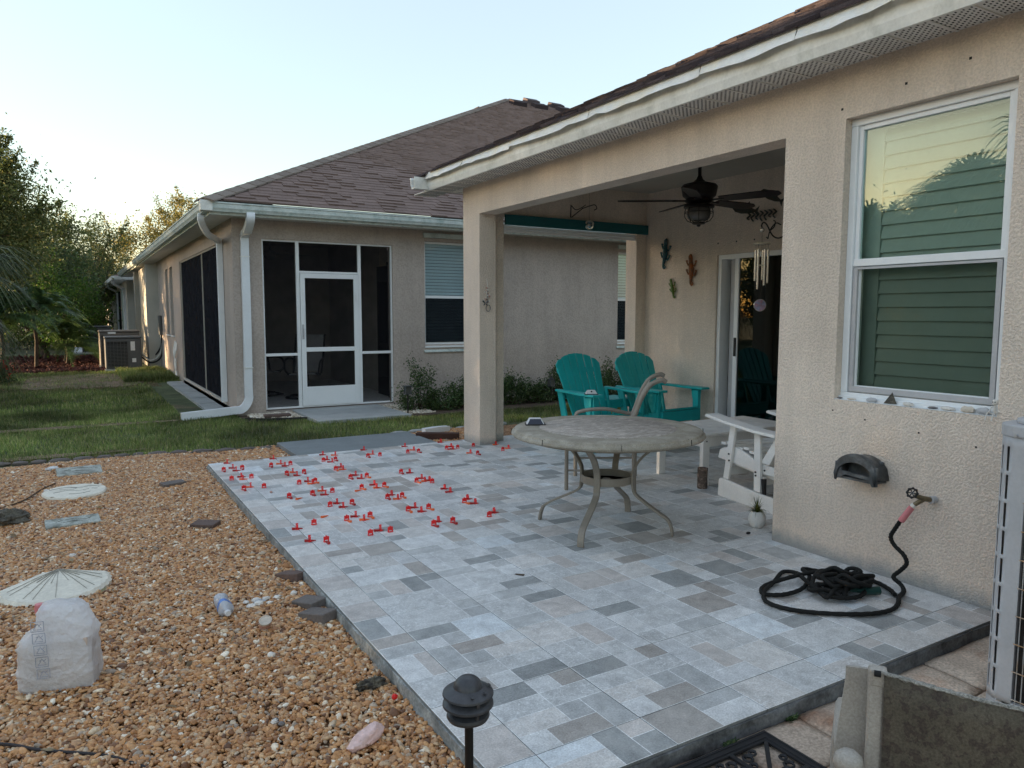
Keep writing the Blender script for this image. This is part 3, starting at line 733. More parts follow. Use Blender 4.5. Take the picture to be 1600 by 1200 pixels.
for i in range(46):
    t = i*.17; p = Vector((EX+t/1.0*.816-.02, YC-t*.816+.02, 2.905+t*.408)); d = Vector((1, -1, .5)).normalized(); sx = Vector((1, 1, 0)).normalized()
    q = MB(); up = sx.cross(d); up = up if up.z > 0 else -up; a = p+up*.022; 
    for e_, hh in ((0, .014), (.23, .004)):
        for s_, dz in ((-.14, -.045), (0, .0), (.14, -.045)):
            q.v.append(tuple(p+d*e_+sx*s_+up*(hh+dz*.9)))
        for s_, dz in ((-.14, -.045), (0, .0), (.14, -.045)):
            q.v.append(tuple(p+d*e_+sx*s_+up*(-.01+dz*.9)))
    q.face((0, 1, 7, 6)); q.face((1, 2, 8, 7)); q.face((0, 3, 4, 1)); q.face((1, 4, 5, 2)); q.face((0, 6, 9, 3)); q.face((2, 5, 11, 8))
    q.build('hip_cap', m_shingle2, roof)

# ------------------------------------------------------------------ big window of our house
win = MB().box(3.742, 3.80, 1.775, 1.815, .965, 2.425).box(3.742, 3.80, 2.595, 2.635, .965, 2.425).box(3.742, 3.80, 1.775, 2.635, 2.425, 2.465).box(3.742, 3.80, 1.775, 2.635, .925, .965).build('window', m_wframe, house, bevel=.004)
MB().box(3.757, 3.79, 1.815, 1.840, 1.70, 2.425).box(3.757, 3.79, 2.570, 2.595, 1.70, 2.425).box(3.757, 3.79, 1.840, 2.570, 2.400, 2.425).box(3.750, 3.79, 1.815, 2.595, 1.665, 1.705).build('sash', m_wframe, win, bevel=.003)
MB().box(3.765, 3.80, 1.815, 1.850, .965, 1.664).box(3.765, 3.80, 2.560, 2.595, .965, 1.664).box(3.765, 3.80, 1.850, 2.560, .965, 1.005).build('sash', m_wframe, win, bevel=.003)
MB().box(3.748, 3.763, 1.822, 1.845, .972, 1.660).box(3.748, 3.763, 2.565, 2.588, .972, 1.660).box(3.748, 3.763, 1.845, 2.565, .972, 1.000).box(3.748, 3.763, 1.845, 2.565, 1.648, 1.660).build('screen_frame', m_acgrey, win)
MB().box(3.772, 3.776, 1.841, 2.569, 1.706, 2.399).build('pane', m_glass_up, win)
MB().box(3.780, 3.784, 1.851, 2.559, 1.006, 1.662).build('pane', m_glass_dn, win)
MB().box(3.725, 3.742, 1.778, 2.632, .927, .945).box(3.69, 3.725, 1.775, 2.635, .924, .928).build('sill', m_wframe, win)
# plantation shutters standing behind the glass
MB().box(3.84, 3.87, 1.79, 1.85, .93, 2.46).box(3.84, 3.87, 2.50, 2.625, .93, 2.46).box(3.84, 3.87, 1.85, 2.50, .93, 1.0).box(3.84, 3.87, 1.85, 2.50, 2.40, 2.46).build('shutter_frame', m_louver, win)
for i in range(19):
    z = 1.03+i*.0745; T = Matrix.Translation((3.856, 0, z)) @ Matrix.Rotation(R(14), 4, 'Y')
    MB().box(-.006, .006, 1.852, 2.498, -.038, .038, T=T).build('louver', m_louver, win)
# sliding door: track frame, stacked panels, glass
sd_ = MB().box(6.125, 6.27, DY1-.045, DY1, 0, DZ).box(6.125, 6.27, DY0, DY0+.05, 0, DZ).box(6.125, 6.27, DY0+.05, DY1-.045, DZ-.05, DZ).box(6.12, 6.27, DY0+.05, DY1-.045, .001, .03).build('sliding_door', m_wframe, house, bevel=.003)
for k, (xa, ya) in enumerate(((6.150, 5.60), (6.185, 5.66), (6.22, 5.72))):
    MB().box(xa, xa+.028, ya, ya+.055, .03, DZ-.05).build('panel_stile', m_wframe if k == 0 else m_acgrey, sd_, bevel=.002)
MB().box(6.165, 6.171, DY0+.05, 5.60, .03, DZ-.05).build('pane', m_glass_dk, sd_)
MB().box(6.15, 6.18, 4.38, 4.44, .03, DZ-.05).build('panel_stile', m_wframe, sd_)
MB().box(6.135, 6.15, 5.61, 5.635, .95, 1.15).build('handle', m_dark, sd_)
# screw holes where shutters were fixed, and a junction spot
for (y, z) in ((2.66, 2.52), (2.30, 2.565), (1.99, 2.60), (1.72, 2.63)):
    MB().box(WX-.0025, WX, y-.006, y+.006, z-.006, z+.006).build('screw_hole', m_hole, house)
for (y, z) in ((2.64, .86), (2.44, .83), (2.14, .80), (1.86, .77), (1.74, .84)):
    MB().box(WX-.0025, WX, y-.004, y+.004, z-.004, z+.004).build('screw_hole', m_hole, house)
for (y, z) in ((5.86, 2.17), (5.6, 2.17), (5.36, 2.17), (6.72, 2.2)):
    MB().box(6.0975, 6.10, y-.008, y+.008, z-.008, z+.008).build('screw_hole', m_hole, house)
MB().tube([(WX-.004, 1.63, 1.55), (WX-.004, 1.62, .2)], .004, 6).build('wall_cable', m_gutter, house)
# white roller screen cassette and the teal board across the far opening
MB().box(4.09, 6.10, 7.0, 7.038, 2.365, 2.475).build('valance', m_tealboard, house, bevel=.003)
MB().box(4.10, 5.94, 7.05, 7.12, 2.325, 2.362).box(4.10, 5.94, 7.05, 7.075, 2.29, 2.318).build('roller_screen', m_wframe, house, bevel=.003)
MB().box(4.09, 4.115, 7.04, 7.10, 2.28, 2.37).build('bracket', m_wframe, house)

# ------------------------------------------------------------------ the neighbouring house
nb = thing('taupe_house', 'taupe stucco house next door with a brown hip roof, screened porch and white gutters', 'house', (2.0, 11.1, -.13))
NX, NY, NZ = 2.0, 11.1, 2.83
q = MB()
# wall facing us (Y = 11.1)
q.box(NX, 2.405, NY, NY+.2, -.2, NZ); q.box(2.405, 4.405, NY, NY+.2, 2.475, NZ); q.box(2.405, 4.405, NY, NY+.2, -.2, -.03)
q.box(4.405, 4.955, NY, NY+.2, -.2, NZ); q.box(4.955, 5.955, NY, NY+.2, -.2, .90); q.box(4.955, 5.955, NY, NY+.2, 2.57, NZ)
q.box(5.955, 8.94, NY, NY+.2, -.2, NZ); q.box(8.94, 9.94, NY, NY+.2, -.2, .88); q.box(8.94, 9.94, NY, NY+.2, 2.57, NZ); q.box(9.94, 17, NY, NY+.2, -.2, NZ)
q.build('wall', m_stucco2, nb)
q = MB()   # wall along the side lawn (X = 2)
q.box(NX, NX+.2, NY+.2, 11.93, -.2, NZ); q.box(NX, NX+.2, 11.93, 17.0, 2.48, NZ); q.box(NX, NX+.2, 11.93, 17.0, -.2, 0)
q.box(NX, NX+.2, 17.0, 18.3, -.2, NZ)
for a, b in ((18.3, 18.85), (19.2, 19.75)):
    q.box(NX, NX+.2, a, b, -.2, .9); q.box(NX, NX+.2, a, b, 2.45, NZ)
q.box(NX, NX+.2, 18.85, 19.2, -.2, NZ); q.box(NX, NX+.2, 19.75, 21.5, -.2, NZ)
q.build('wall', m_stucco2, nb)
MB().box(1.72, 2.2, 21.5, 21.75, -.2, NZ-.15).box(1.80, 2.2, 22.4, 24.9, -.2, NZ-.15).box(1.72, 2.2, 25.6, 25.9, -.2, NZ-.15).box(2.0, 2.2, 21.75, 22.4, -.2, NZ).box(2.0, 2.2, 24.9, 25.6, -.2, NZ).box(2.0, 2.2, 25.9, 30, -.2, NZ).build('wall', m_lightpaint, nb)
MB().box(1.972, 1.998, 26.1, 28.9, .1, 2.4).build('solar_screen', m_screen2, nb)
for y in (26.0, 27.4, 28.9): MB().box(1.955, 1.97, y, y+.08, .05, 2.45).build('screen_post', m_wframe, nb)
# porch interior
MB().box(2.2, 9, 15.6, 15.75, 0, 2.8).box(4.75, 4.9, 12.6, 15.6, 0, 2.8).box(2.2, 9, 17.0, 17.2, 0, 2.8).build('wall', m_darkroom, nb)
MB().box(2.0, 4.9, 11.3, 17, -.12, 0).build('porch_floor', m_porch, nb)
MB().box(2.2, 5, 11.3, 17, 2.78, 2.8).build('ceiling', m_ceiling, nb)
MB().box(3.05, 3.35, 15.57, 15.6, .75, 2.1).build('window', m_hole, nb)
MB().box(4.55, 4.58, 11.7, 12.2, 0.02, 2.2).box(4.53, 4.60, 11.62, 11.68, 0, 2.25).build('sliding_door', m_glass_dk, nb)
# front screen wall
f = MB(); zb = -.012
for x0, x1, z0, z1 in ((2.405, 2.43, zb, 2.475), (4.38, 4.405, zb, 2.475), (2.43, 4.38, 2.45, 2.475), (2.43, 4.38, zb, .012),
                       (2.895, 2.945, .012, 2.45), (3.845, 3.895, .012, 2.45), (2.43, 2.895, .775, .815), (3.895, 4.38, .775, .815), (2.945, 3.845, 2.005, 2.035)):
    f.box(x0, x1, NY+.03, NY+.08, z0, z1)
f = f.build('screen_frame', m_wframe, nb, bevel=.003)
for x0, x1, z0, z1 in ((2.43, 2.895, .012, .775), (2.43, 2.895, .815, 2.45), (3.895, 4.38, .012, .775), (3.895, 4.38, .815, 2.45), (2.945, 3.845, 2.035, 2.45)):
    MB().box(x0, x1, NY+.058, NY+.060, z0, z1).build('screen_panel', m_screen, f)
d = MB()
for x0, x1, z0, z1 in ((2.950, 3.02, .012, 2.0), (3.77, 3.840, .012, 2.0), (3.02, 3.77, 1.93, 2.0), (3.02, 3.77, .012, .30), (3.02, 3.77, .83, .895)):
    d.box(x0, x1, NY+.015, NY+.05, z0, z1)
d = d.build('screen_door', m_wframe, nb, bevel=.004)
MB().box(3.02, 3.77, NY+.034, NY+.036, .30, .83).build('screen_panel', m_screen, d)
MB().box(3.02, 3.77, NY+.034, NY+.036, .895, 1.93).build('screen_panel', m_screen, d)
MB().tube([(2.975, NY+.01, 1.06), (2.975, NY-.03, 1.08), (2.975, NY-.03, 1.18), (2.975, NY+.01, 1.2)], .008, 6).box(2.965, 2.99, NY+.002, NY+.015, 1.02, 1.24).build('handle', m_acgrey, d)
MB().box(3.80, 3.83, NY+.0, NY+.015, 1.6, 1.72).build('hinge', m_wframe, d)
# side screen (solar fabric)
s = MB().box(NX+.02, NX+.06, 11.93, 11.97, 0, 2.48).box(NX+.02, NX+.06, 16.96, 17.0, 0, 2.48).box(NX+.02, NX+.06, 11.97, 16.96, 2.45, 2.48).box(NX+.0, NX+.06, 11.97, 16.96, 0, .045).box(NX+.02, NX+.06, 14.09, 14.13, .045, 2.45).build('side_screen_frame', m_lightpaint, nb)
MB().box(NX+.035, NX+.038, 11.97, 14.09, .045, 2.45).build('screen_panel', m_screen2, s)
MB().box(NX+.035, NX+.038, 14.13, 16.96, .045, 2.45).build('screen_panel', m_screen2, s)
for a, b in ((18.3, 18.85), (19.2, 19.75)):
    w_ = MB().box(NX+.09, NX+.12, a, b, .9, .95).box(NX+.09, NX+.12, a, b, 2.4, 2.45).box(NX+.09, NX+.12, a, a+.05, .95, 2.4).box(NX+.09, NX+.12, b-.05, b, .95, 2.4).build('window', m_wframe, nb)
    MB().box(NX+.10, NX+.105, a+.05, b-.05, .95, 2.4).build('pane', m_glass_n, w_)
    MB().box(NX-.03, NX+.09, a-.03, b+.03, .87, .90).build('sill', m_wframe, w_)
    MB().box(NX+.16, NX+.19, a, b, .9, 2.45).build('blind', m_blind_dk, w_)
# windows with blinds in the wall facing us
for (x0, x1, zb_) in ((4.955, 5.955, .90), (8.94, 9.94, .88)):
    w_ = MB().box(x0, x0+.035, NY+.05, NY+.1, zb_, 2.57).box(x1-.035, x1, NY+.05, NY+.1, zb_, 2.57).box(x0+.035, x1-.035, NY+.05, NY+.1, 2.535, 2.57).box(x0+.035, x1-.035, NY+.05, NY+.1, zb_, zb_+.035).box(x0+.035, x1-.035, NY+.05, NY+.1, 1.655, 1.70).build('window', m_wframe, nb, bevel=.003)
    MB().box(x0+.035, x1-.035, NY+.070, NY+.074, 1.70, 2.535).build('pane', m_glass_n, w_)
    MB().box(x0+.035, x1-.035, NY+.070, NY+.074, zb_+.035, 1.655).build('pane', m_glass_n, w_)
    MB().box(x0+.035, x1-.035, NY+.040, NY+.044, zb_+.035, 1.655).build('insect_screen', screen_mat('window_screen_%d' % int(x0), .62, (.02, .025, .03)), w_)
    for k in range(38):
        z = zb_+.055+k*.052
        if z > 2.52: break
        T = Matrix.Translation((0, NY+.13, z)) @ Matrix.Rotation(R(-62), 4, 'X')
        MB().box(x0+.04, x1-.04, -.024, .024, -.0012, .0012, T=T).build('blind_slat', m_blind, w_)
    MB().box(x0+.03, x1-.03, NY+.155, NY+.16, zb_, 2.57).build('blind_gap_shade', m_blind_dk, w_)  # dark sheet standing in for the shade between the slats
    MB().box(x0-.005, x1+.005, NY-.02, NY+.045, zb_-.05, zb_-.02).build('sill', m_wframe, w_)
    t_ = MB().box(x0-.02, x1+.02, NY-.045, NY-.002, 2.625, 2.70).build('shutter_header', m_gutter2, nb, bevel=.004)
    t_ = MB().box(x0-.02, x1+.02, NY-.025, NY-.002, zb_-.125, zb_-.10).box(x0-.02, x1+.02, NY-.012, NY-.0019, zb_-.10, zb_-.085)
    for k in range(9): t_.box(x0+.06+k*.105, x0+.08+k*.105, NY-.04, NY-.025, zb_-.125, zb_-.112)
    t_.build('shutter_track', m_gutter2, nb)
# eaves: soffit, fascia, gutters
EXn, EYn = 1.62, 10.62
MB().box(EXn+.05, NX, EYn+.05, 31, 2.745, 2.765).box(NX, 18, EYn+.05, NY, 2.745, 2.765).build('soffit', m_soffit, nb)
MB().box(EXn+.03, EXn+.05, EYn+.03, 31, 2.72, 2.90).box(EXn+.05, 18, EYn+.03, EYn+.05, 2.72, 2.90).build('fascia', m_gutter2, nb)
kp = [(0, 0), (.07, 0), (.08, .02), (.098, .045), (.105, .095), (.118, .105), (.118, .12), (.105, .12), (.095, .105), (.088, .05), (.065, .012), (.006, .012), (.006, .12), (0, .12)]
q = MB(); q.prism(kp, Tm((EXn-.09, EYn+.03, 2.755), (0, -1, 0), (0, 0, 1), (1, 0, 0)), 16.5); q.build('gutter', m_gutter2, nb, fixn=True)
q = MB(); q.prism(kp, Tm((EXn+.03, EYn-.07, 2.755), (-1, 0, 0), (0, 0, 1), (0, 1, 0)), 20.4); q.build('gutter', m_gutter2, nb, fixn=True)
MB().box(EXn-.10, EXn+.05, EYn-.10, EYn+.05, 2.750, 2.885).build('gutter_corner', m_gutter, nb, bevel=.008)
# downspouts: rectangular ribbed pipes with elbows
def downspout(pts, w_=.075, h_=.055, up=(1, 0, 0)):
    q = MB(); q.tube(spline(pts, 5), 1.0, 4, flat=(w_*.72, h_*.72), up=up); return q
dp = downspout([(1.60, 11.05, 2.76), (1.60, 11.05, 2.66), (1.72, 11.35, 2.53), (1.93, 11.82, 2.48), (1.955, 11.86, 2.38), (1.955, 11.86, 1.2), (1.955, 11.86, .06)], .08, .06, (0, 1, 0)).build('downspout', m_down, nb, smooth=True, angle=40, bevel=.004)
dp = downspout([(2.16, 10.60, 2.76), (2.16, 10.60, 2.68), (2.16, 10.80, 2.56), (2.16, 11.03, 2.50), (2.16, 11.05, 2.40), (2.16, 11.05, 1.2), (2.15, 11.05, .35), (2.15, 11.05, .17), (2.06, 11.03, .04), (1.90, 11.02, .02), (1.24, 10.97, -.015)], .105, .08, (0, 1, 0)).build('downspout', m_down, nb, smooth=True, angle=40, bevel=.004)
for z in (2.2, .62):
    MB().box(2.10, 2.22, 11.0, 11.1, z, z+.012).build('pipe_strap', m_gutter, nb)
# roof of the neighbour
NT = 11.35
rf = MB(); ex, ey, ez = EXn-.04, EYn-.05, 2.895
rf.poly([(ex, ey, ez), (ex+30, ey, ez), (ex+30, ey+NT, ez+NT*.5), (ex+NT, ey+NT, ez+NT*.5)])
rf.poly([(ex, ey, ez), (ex+NT, ey+NT, ez+NT*.5), (ex, ey+2*NT, ez)])
rf.poly([(ex+NT, ey+NT, ez+NT*.5), (ex+30, ey+NT, ez+NT*.5), (ex+30, ey+NT*2, ez), (ex+NT, ey+NT*2, ez)])
rf = rf.build('roof', m_shingle, nb)
shingle_field(rf, (ex, ey, ez+.004), (1, 0, 0), (0, 1/S5*1, .5/S5), (0, -.5/S5, 1/S5),
              lambda u, v: u > v/S5*1.0-.05, 17, NT*S5-.1, m_shingle, 300, lambda p: math.hypot(p[0]-3.5, p[1]-10.6), 9, u0f=lambda v: v/S5-.3)
for i in range(63):
    t = i*.175; p = Vector((ex+t-.02, ey+t-.02, ez+.02+t*.5)); d_ = Vector((1, 1, .5)).normalized(); sx = Vector((1, -1, 0)).normalized(); q = MB()
    up = sx.cross(d_); up = up if up.z > 0 else -up
    for e_, hh in ((0, .012), (.31, .004)):
        for s_, dz in ((-.15, -.05), (0, 0), (.15, -.05)): q.v.append(tuple(p+d_*e_+sx*s_+up*(hh+dz)))
        for s_, dz in ((-.15, -.05), (0, 0), (.15, -.05)): q.v.append(tuple(p+d_*e_+sx*s_+up*(dz-.01)))
    q.face((0, 1, 7, 6)); q.face((1, 2, 8, 7)); q.face((0, 3, 4, 1)); q.face((1, 4, 5, 2)); q.face((0, 6, 9, 3)); q.face((2, 5, 11, 8))
    q.build('hip_cap', m_cap, rf)
# low off-ridge vents
Tn = lambda u, v: Vector((ex+u, ey+v/S5, ez+.5*v/S5))
vo = MB()
T = Matrix(((1, 0, 0), (0, 1/S5, -.5/S5), (0, .5/S5, 1/S5))).to_4x4()
vents = [(10.85, 11.45), (11.8, 12.25), (11.75, 11.6), (12.8, 12.25), (12.8, 11.7)]
for (u, v) in vents:
    T.translation = Tn(u, v)
    q = MB().prism([(0, .0), (.34, .0), (.32, .13), (.03, .13)], T @ Tm((0, 0, .0), (0, 1, 0), (0, 0, 1), (1, 0, 0)), .50)
    o = q.build('roof_vent', m_shingle2, rf, fixn=True)
p = Vector((ex+8.9, ey+9.6, ez+4.36))
MB().prism([(0, 0), (.4, 0), (.34, .2), (.06, .2)], Tm(p, (1, 0, 0), (0, 0, 1), (0, -1, 0)), .5).build('roof_vent', m_shingle2, rf, fixn=True)

# ------------------------------------------------------------------ house farther along the row
h2 = thing('cream_house', 'cream painted house at the far end of the row with white gutters', 'house', (2.0, 34, -.13))
MB().box(2.0, 12, 34, 34.2, -.2, 2.8).box(2.0, 2.2, 34.2, 57, -.2, 2.8).build('wall', m_lightpaint, h2)
MB().box(1.93, 1.995, 35.0, 36.6, .2, 2.4).box(1.93, 1.995, 41, 44, .2, 2.4).build('window', m_greenpaint, h2)
MB().box(1.95, 1.99, 38.5, 40.0, .1, 2.4).build('side_screen', m_screen2, h2)
MB().box(1.55, 12, 33.4, 34, 2.74, 2.76).box(1.55, 2.0, 34, 58, 2.74, 2.76).build('soffit', m_soffit, h2)
MB().box(1.48, 12, 33.30, 33.40, 2.74, 2.88).box(1.45, 1.55, 33.40, 58, 2.74, 2.88).build('gutter', m_gutter, h2)
MB().poly([(1.5, 33.3, 2.88), (21, 33.3, 2.88), (21, 42, 7.2), (10.3, 42, 7.2)]).poly([(1.5, 33.3, 2.88), (10.3, 42, 7.2), (10.3, 50, 7.2), (1.5, 58, 2.88)]).build('roof', m_shingle, h2)
downspout([(1.52, 34.2, 2.75), (1.55, 34.3, 2.6), (1.9, 34.6, 2.4), (1.93, 34.6, 2.2), (1.93, 34.6, 0)], .09, .09, (0, 1, 0)).build('downspout', m_down, h2)
downspout([(1.52, 39.2, 2.75), (1.55, 39.3, 2.6), (1.9, 39.6, 2.4), (1.93, 39.6, 2.2), (1.93, 39.6, 0)], .09, .09, (0, 1, 0)).build('downspout', m_down, h2)

# ------------------------------------------------------------------ furniture seen behind the neighbour's screens
def porch_chair(loc, rz, label):
    t = thing('patio_chair', label, 'chair', loc, rz, 'dark swivel chairs on the screened porch')
    MB().tube(spline([(-.22, .25, .42), (-.23, -.02, .40), (-.24, -.12, .60), (-.24, -.32, 1.05)], 5), .018, 6).build('side_rail', m_iron, t, local=True)
    MB().tube(spline([(.22, .25, .42), (.23, -.02, .40), (.24, -.12, .60), (.24, -.32, 1.05)], 5), .018, 6).build('side_rail', m_iron, t, local=True)
    MB().box(-.22, .22, -.10, .26, .40, .415).build('seat', m_chairn, t, local=True)
    MB().prism([(-.1, .43), (-.32, 1.04), (-.305, 1.045), (-.085, .435)], Tm((-.22, 0, 0), (0, 1, 0), (0, 0, 1), (1, 0, 0)), .44).build('backrest', m_chairn, t, local=True)
    for s_ in (-1, 1):
        MB().tube(spline([(s_*.24, -.14, .64), (s_*.29, .05, .66), (s_*.29, .24, .62), (s_*.28, .30, .50), (s_*.24, .22, .40)], 5), .017, 6).build('arm', m_iron, t, local=True)
    MB().tube(spline([(-.26, .28, .02), (0, .34, .02), (.26, .28, .02), (.30, 0, .02), (.26, -.28, .02), (0, -.34, .02), (-.26, -.28, .02), (-.30, 0, .02), (-.26, .28, .02)], 5), .017, 6).bar((-.28, 0, .03), (.28, 0, .03), .03, .03).tube([(0, 0, .03), (0, 0, .4)], .03, 8).build('base', m_iron, t, local=True)
porch_chair((3.35, 12.35, 0), R(150), 'dark framed swivel chair right behind the white screen door')
porch_chair((2.75, 13.1, 0), R(200), 'dark framed swivel chair deeper in the porch, left of the door')
porch_chair((2.65, 14.3, 0), R(160), 'dark framed swivel chair farthest back inside the porch')
fan2 = thing('ceiling_fan', 'dim ceiling fan inside the screened porch next door', 'fan', (3.0, 13.2, 2.4))
MB().tube([(3.0, 13.2, 2.78), (3.0, 13.2, 2.45)], .02, 8).lathe([(.02, .08), (.1, .04), (.1, -.05), (.05, -.1)], (3.0, 13.2, 2.42), 12).build('motor', m_chairn, fan2)
for k in range(5):
    a = 2*PI*k/5; MB().bar((3.0+.12*math.cos(a), 13.2+.12*math.sin(a), 2.42), (3.0+.65*math.cos(a), 13.2+.65*math.sin(a), 2.42), .13, .008).build('blade', m_chairn, fan2)

# step, beds beside the porch
MB().box(2.78, 4.12, 9.72, NY-.004, -.14, -.028).build('porch_step', m_conc, bevel=.008)
bpy.data.objects['porch_step']['kind'] = 'structure'

# ------------------------------------------------------------------ condensers beside the neighbour
def condenser(loc, size, label, matb, group='air conditioners along the row of houses', labels=True):
    x, y, z = size; t = thing('air_conditioner', label, 'air conditioner', loc, 0, group)
    b = MB().box(0, x, 0, y, .04, z-.06).build('cabinet', matb, t, bevel=.02, local=True)
    MB().box(-.012, x+.012, -.012, y+.012, z-.058, z).build('lid', matb, t, bevel=.025, local=True)
    MB().box(-.02, x+.02, -.02, y+.02, -.03, .038).build('pad', m_conc, t, local=True)
    g = MB()
    for k in range(int((z-.25)/.036)): g.box(.035, x*.62, -.012, -.002, .1+k*.036, .112+k*.036)
    for k in range(7): g.box(.035+k*(x*.62-.035)/6.0-.004, .035+k*(x*.62-.035)/6.0+.004, -.016, -.0125, .09, z-.13)
    g.build('grille', matb, t, local=True)
    MB().box(.04, x*.61, -.0015, -.0005, .09, z-.13).build('fins', m_fin, t, local=True)
    if labels:
        MB().box(x*.70, x*.82, -.004, -.001, z-.36, z-.13).build('sticker', m_sticker, t, local=True)
        MB().box(x*.73, x*.84, -.004, -.001, z-.66, z-.56).build('sticker', m_sticker, t, local=True)
    return t
condenser((.70, 21.2, GZ+.02), (.82, .82, .86), 'dark grey air conditioner nearest of the group beside the taupe house, white stickers', m_acdark)
t = condenser((.62, 22.35, GZ+.02), (.95, .9, .99), 'brownish air conditioner standing right behind the dark grey one beside the taupe house', m_acfar, labels=False)
MB().box(.2, .38, -.018, -.013, .90, .95).build('badge', m_sticker, t, local=True)
condenser((.30, 31.0, GZ+.02), (.95, .9, .98), 'distant dark air conditioner beside the bright concrete walkway', m_acdark, labels=False)
# line set pipes from the condenser into the wall
for k, (za, c_) in enumerate(((.30, m_iron), (.42, m_gutter), (.36, m_iron))):
    o = MB().tube(spline([(1.5, 21.5+.1*k, za), (1.75, 21.4+.1*k, .12+.05*k), (1.98, 21.2+.1*k, .3+.1*k), (1.985, 21.0+.1*k, .9)], 6), .02, 6).build('refrigerant_pipe', c_)
    tag(o, ('black', 'white', 'second black')[k]+' pipe running from the dark air conditioner up the taupe wall', 'pipe')
o = MB().box(1.93, 1.99, 20.85, 21.15, .85, 1.35).build('disconnect_box', m_acdark, bevel=.01); tag(o, 'dark electrical box on the side wall above the air conditioner', 'electrical box')
# tangle of grey cable ends low on the side wall
q = MB()
for k in range(9):
    a = rnd.uniform(-.15, .15); q.tube(spline([(1.97, 17.9+a, .75+rnd.uniform(-.05, .05)), (1.93, 17.8+a*1.5, .55), (1.95, 17.95-a, .3), (1.94, 17.8+a, .05)], 5), .010, 5)
o = q.build('wire_tangle', m_gutter); tag(o, 'tangle of pale wires hanging low on the side wall of the taupe house', 'wires')
# strip of pavers along the side screen
ps = thing('paver_strip', 'narrow strip of grey pavers along the side screen of the taupe house', 'pavement', (1.68, 11.5, GZ)); ps['kind'] = 'structure'; del ps['category']
pm = MB().box(0, .285, 0, .285, 0, .05).build('paver', m_conc, mesh_only=True, local=True)
for j in range(19):
    link('paver', pm, ps, loc=(0, j*.295, rnd.uniform(-.030, -.022)), bevel=0)

# ------------------------------------------------------------------ round table
TX, TY, TZ = 2.95, 3.75, .675
t = thing('round_table', 'round patio table with a scratched stone look top on curved beige metal legs', 'table', (TX, TY, 0))
MB().lathe([(.44, TZ-.002), (.55, TZ-.002), (.585, TZ-.004), (.60, TZ-.010), (.606, TZ-.022), (.618, TZ-.028), (.622, TZ-.040), (.612, TZ-.052), (.59, TZ-.056), (.44, TZ-.05)], (TX, TY, 0), 72).build('table_rim', m_top, t, smooth=True, angle=35)
MB().lathe([(0.0001, TZ+.0005), (.436, TZ+.0005), (.441, TZ-.003)], (TX, TY, 0), 72).build('table_centre', m_top2, t, smooth=True)
for k in range(8):
    a = 2*PI*(k+.32)/8; ca, sa = math.cos(a), math.sin(a)
    MB().bar((TX+.444*ca, TY+.444*sa, TZ-.0022), (TX+.603*ca, TY+.603*sa, TZ-.0105), .002, .002).bar((TX+.620*ca, TY+.620*sa, TZ-.012), (TX+.6235*ca, TY+.6235*sa, TZ-.046), .002, .004, up=(ca, sa, 0)).build('rim_joint', m_hole, t)
MB().lathe([(.50, TZ-.075), (.53, TZ-.075), (.53, TZ-.057), (.50, TZ-.057)], (TX, TY, 0), 48).build('support_ring', m_taupe, t, smooth=True)
MB().lathe([(.158, .315), (.166, .315), (.166, .365), (.158, .365), (.158, .315)], (TX, TY, 0), 40).lathe([(.0001, .318), (.158, .318)], (TX, TY, 0), 30).lathe([(.028, .318), (.028, .335), (.02, .335)], (TX, TY, 0), 16).build('shelf_ring', m_taupe, t, smooth=True, angle=40)
for a_deg in (-8, 64, 136, 208, 280):
    pass
feet = [(2.58, 3.52), (2.70, 4.15), (3.21, 3.41), (3.34, 4.00)]
for k, (fx, fy) in enumerate(feet):
    a = math.atan2(fy-TY, fx-TX); ca, sa = math.cos(a), math.sin(a); R0 = math.hypot(fx-TX, fy-TY)
    pr = [(.40, TZ-.065), (.36, TZ-.085), (.24, .50), (.185, .42), (.172, .37), (.175, .30), (.20, .24), (R0-.10, .15), (R0-.025, .10), (R0, .04), (R0+.004, 0)]
    pth = spline([(TX+r*ca, TY+r*sa, z) for r, z in pr], 6)
    q = MB(); q.tube(pth, 1, 4, flat=(.028, .010), up=(-sa*0, 0, 1)); 
    # wide face across, thin in the radial plane
    q = MB(); n0 = 0
    for i, p in enumerate(pth):
        d = (pth[min(i+1, len(pth)-1)]-pth[max(i-1, 0)]).normalized(); s_ = Vector((-sa, ca, 0)); u = s_.cross(d).normalized()
        for sx_, ux in ((-1, -1), (1, -1), (1, 1), (-1, 1)): q.v.append(tuple(p+s_*sx_*.021+u*ux*.0075))
    for i in range(len(pth)-1):
        for j in range(4): q.face((i*4+j, i*4+(j+1) % 4, i*4+4+(j+1) % 4, i*4+4+j))
    q.face((3, 2, 1, 0)); e_ = (len(pth)-1)*4; q.face((e_, e_+1, e_+2, e_+3))
    q.build('leg', m_taupe, t, bevel=.003, smooth=True, angle=35, fixn=True)

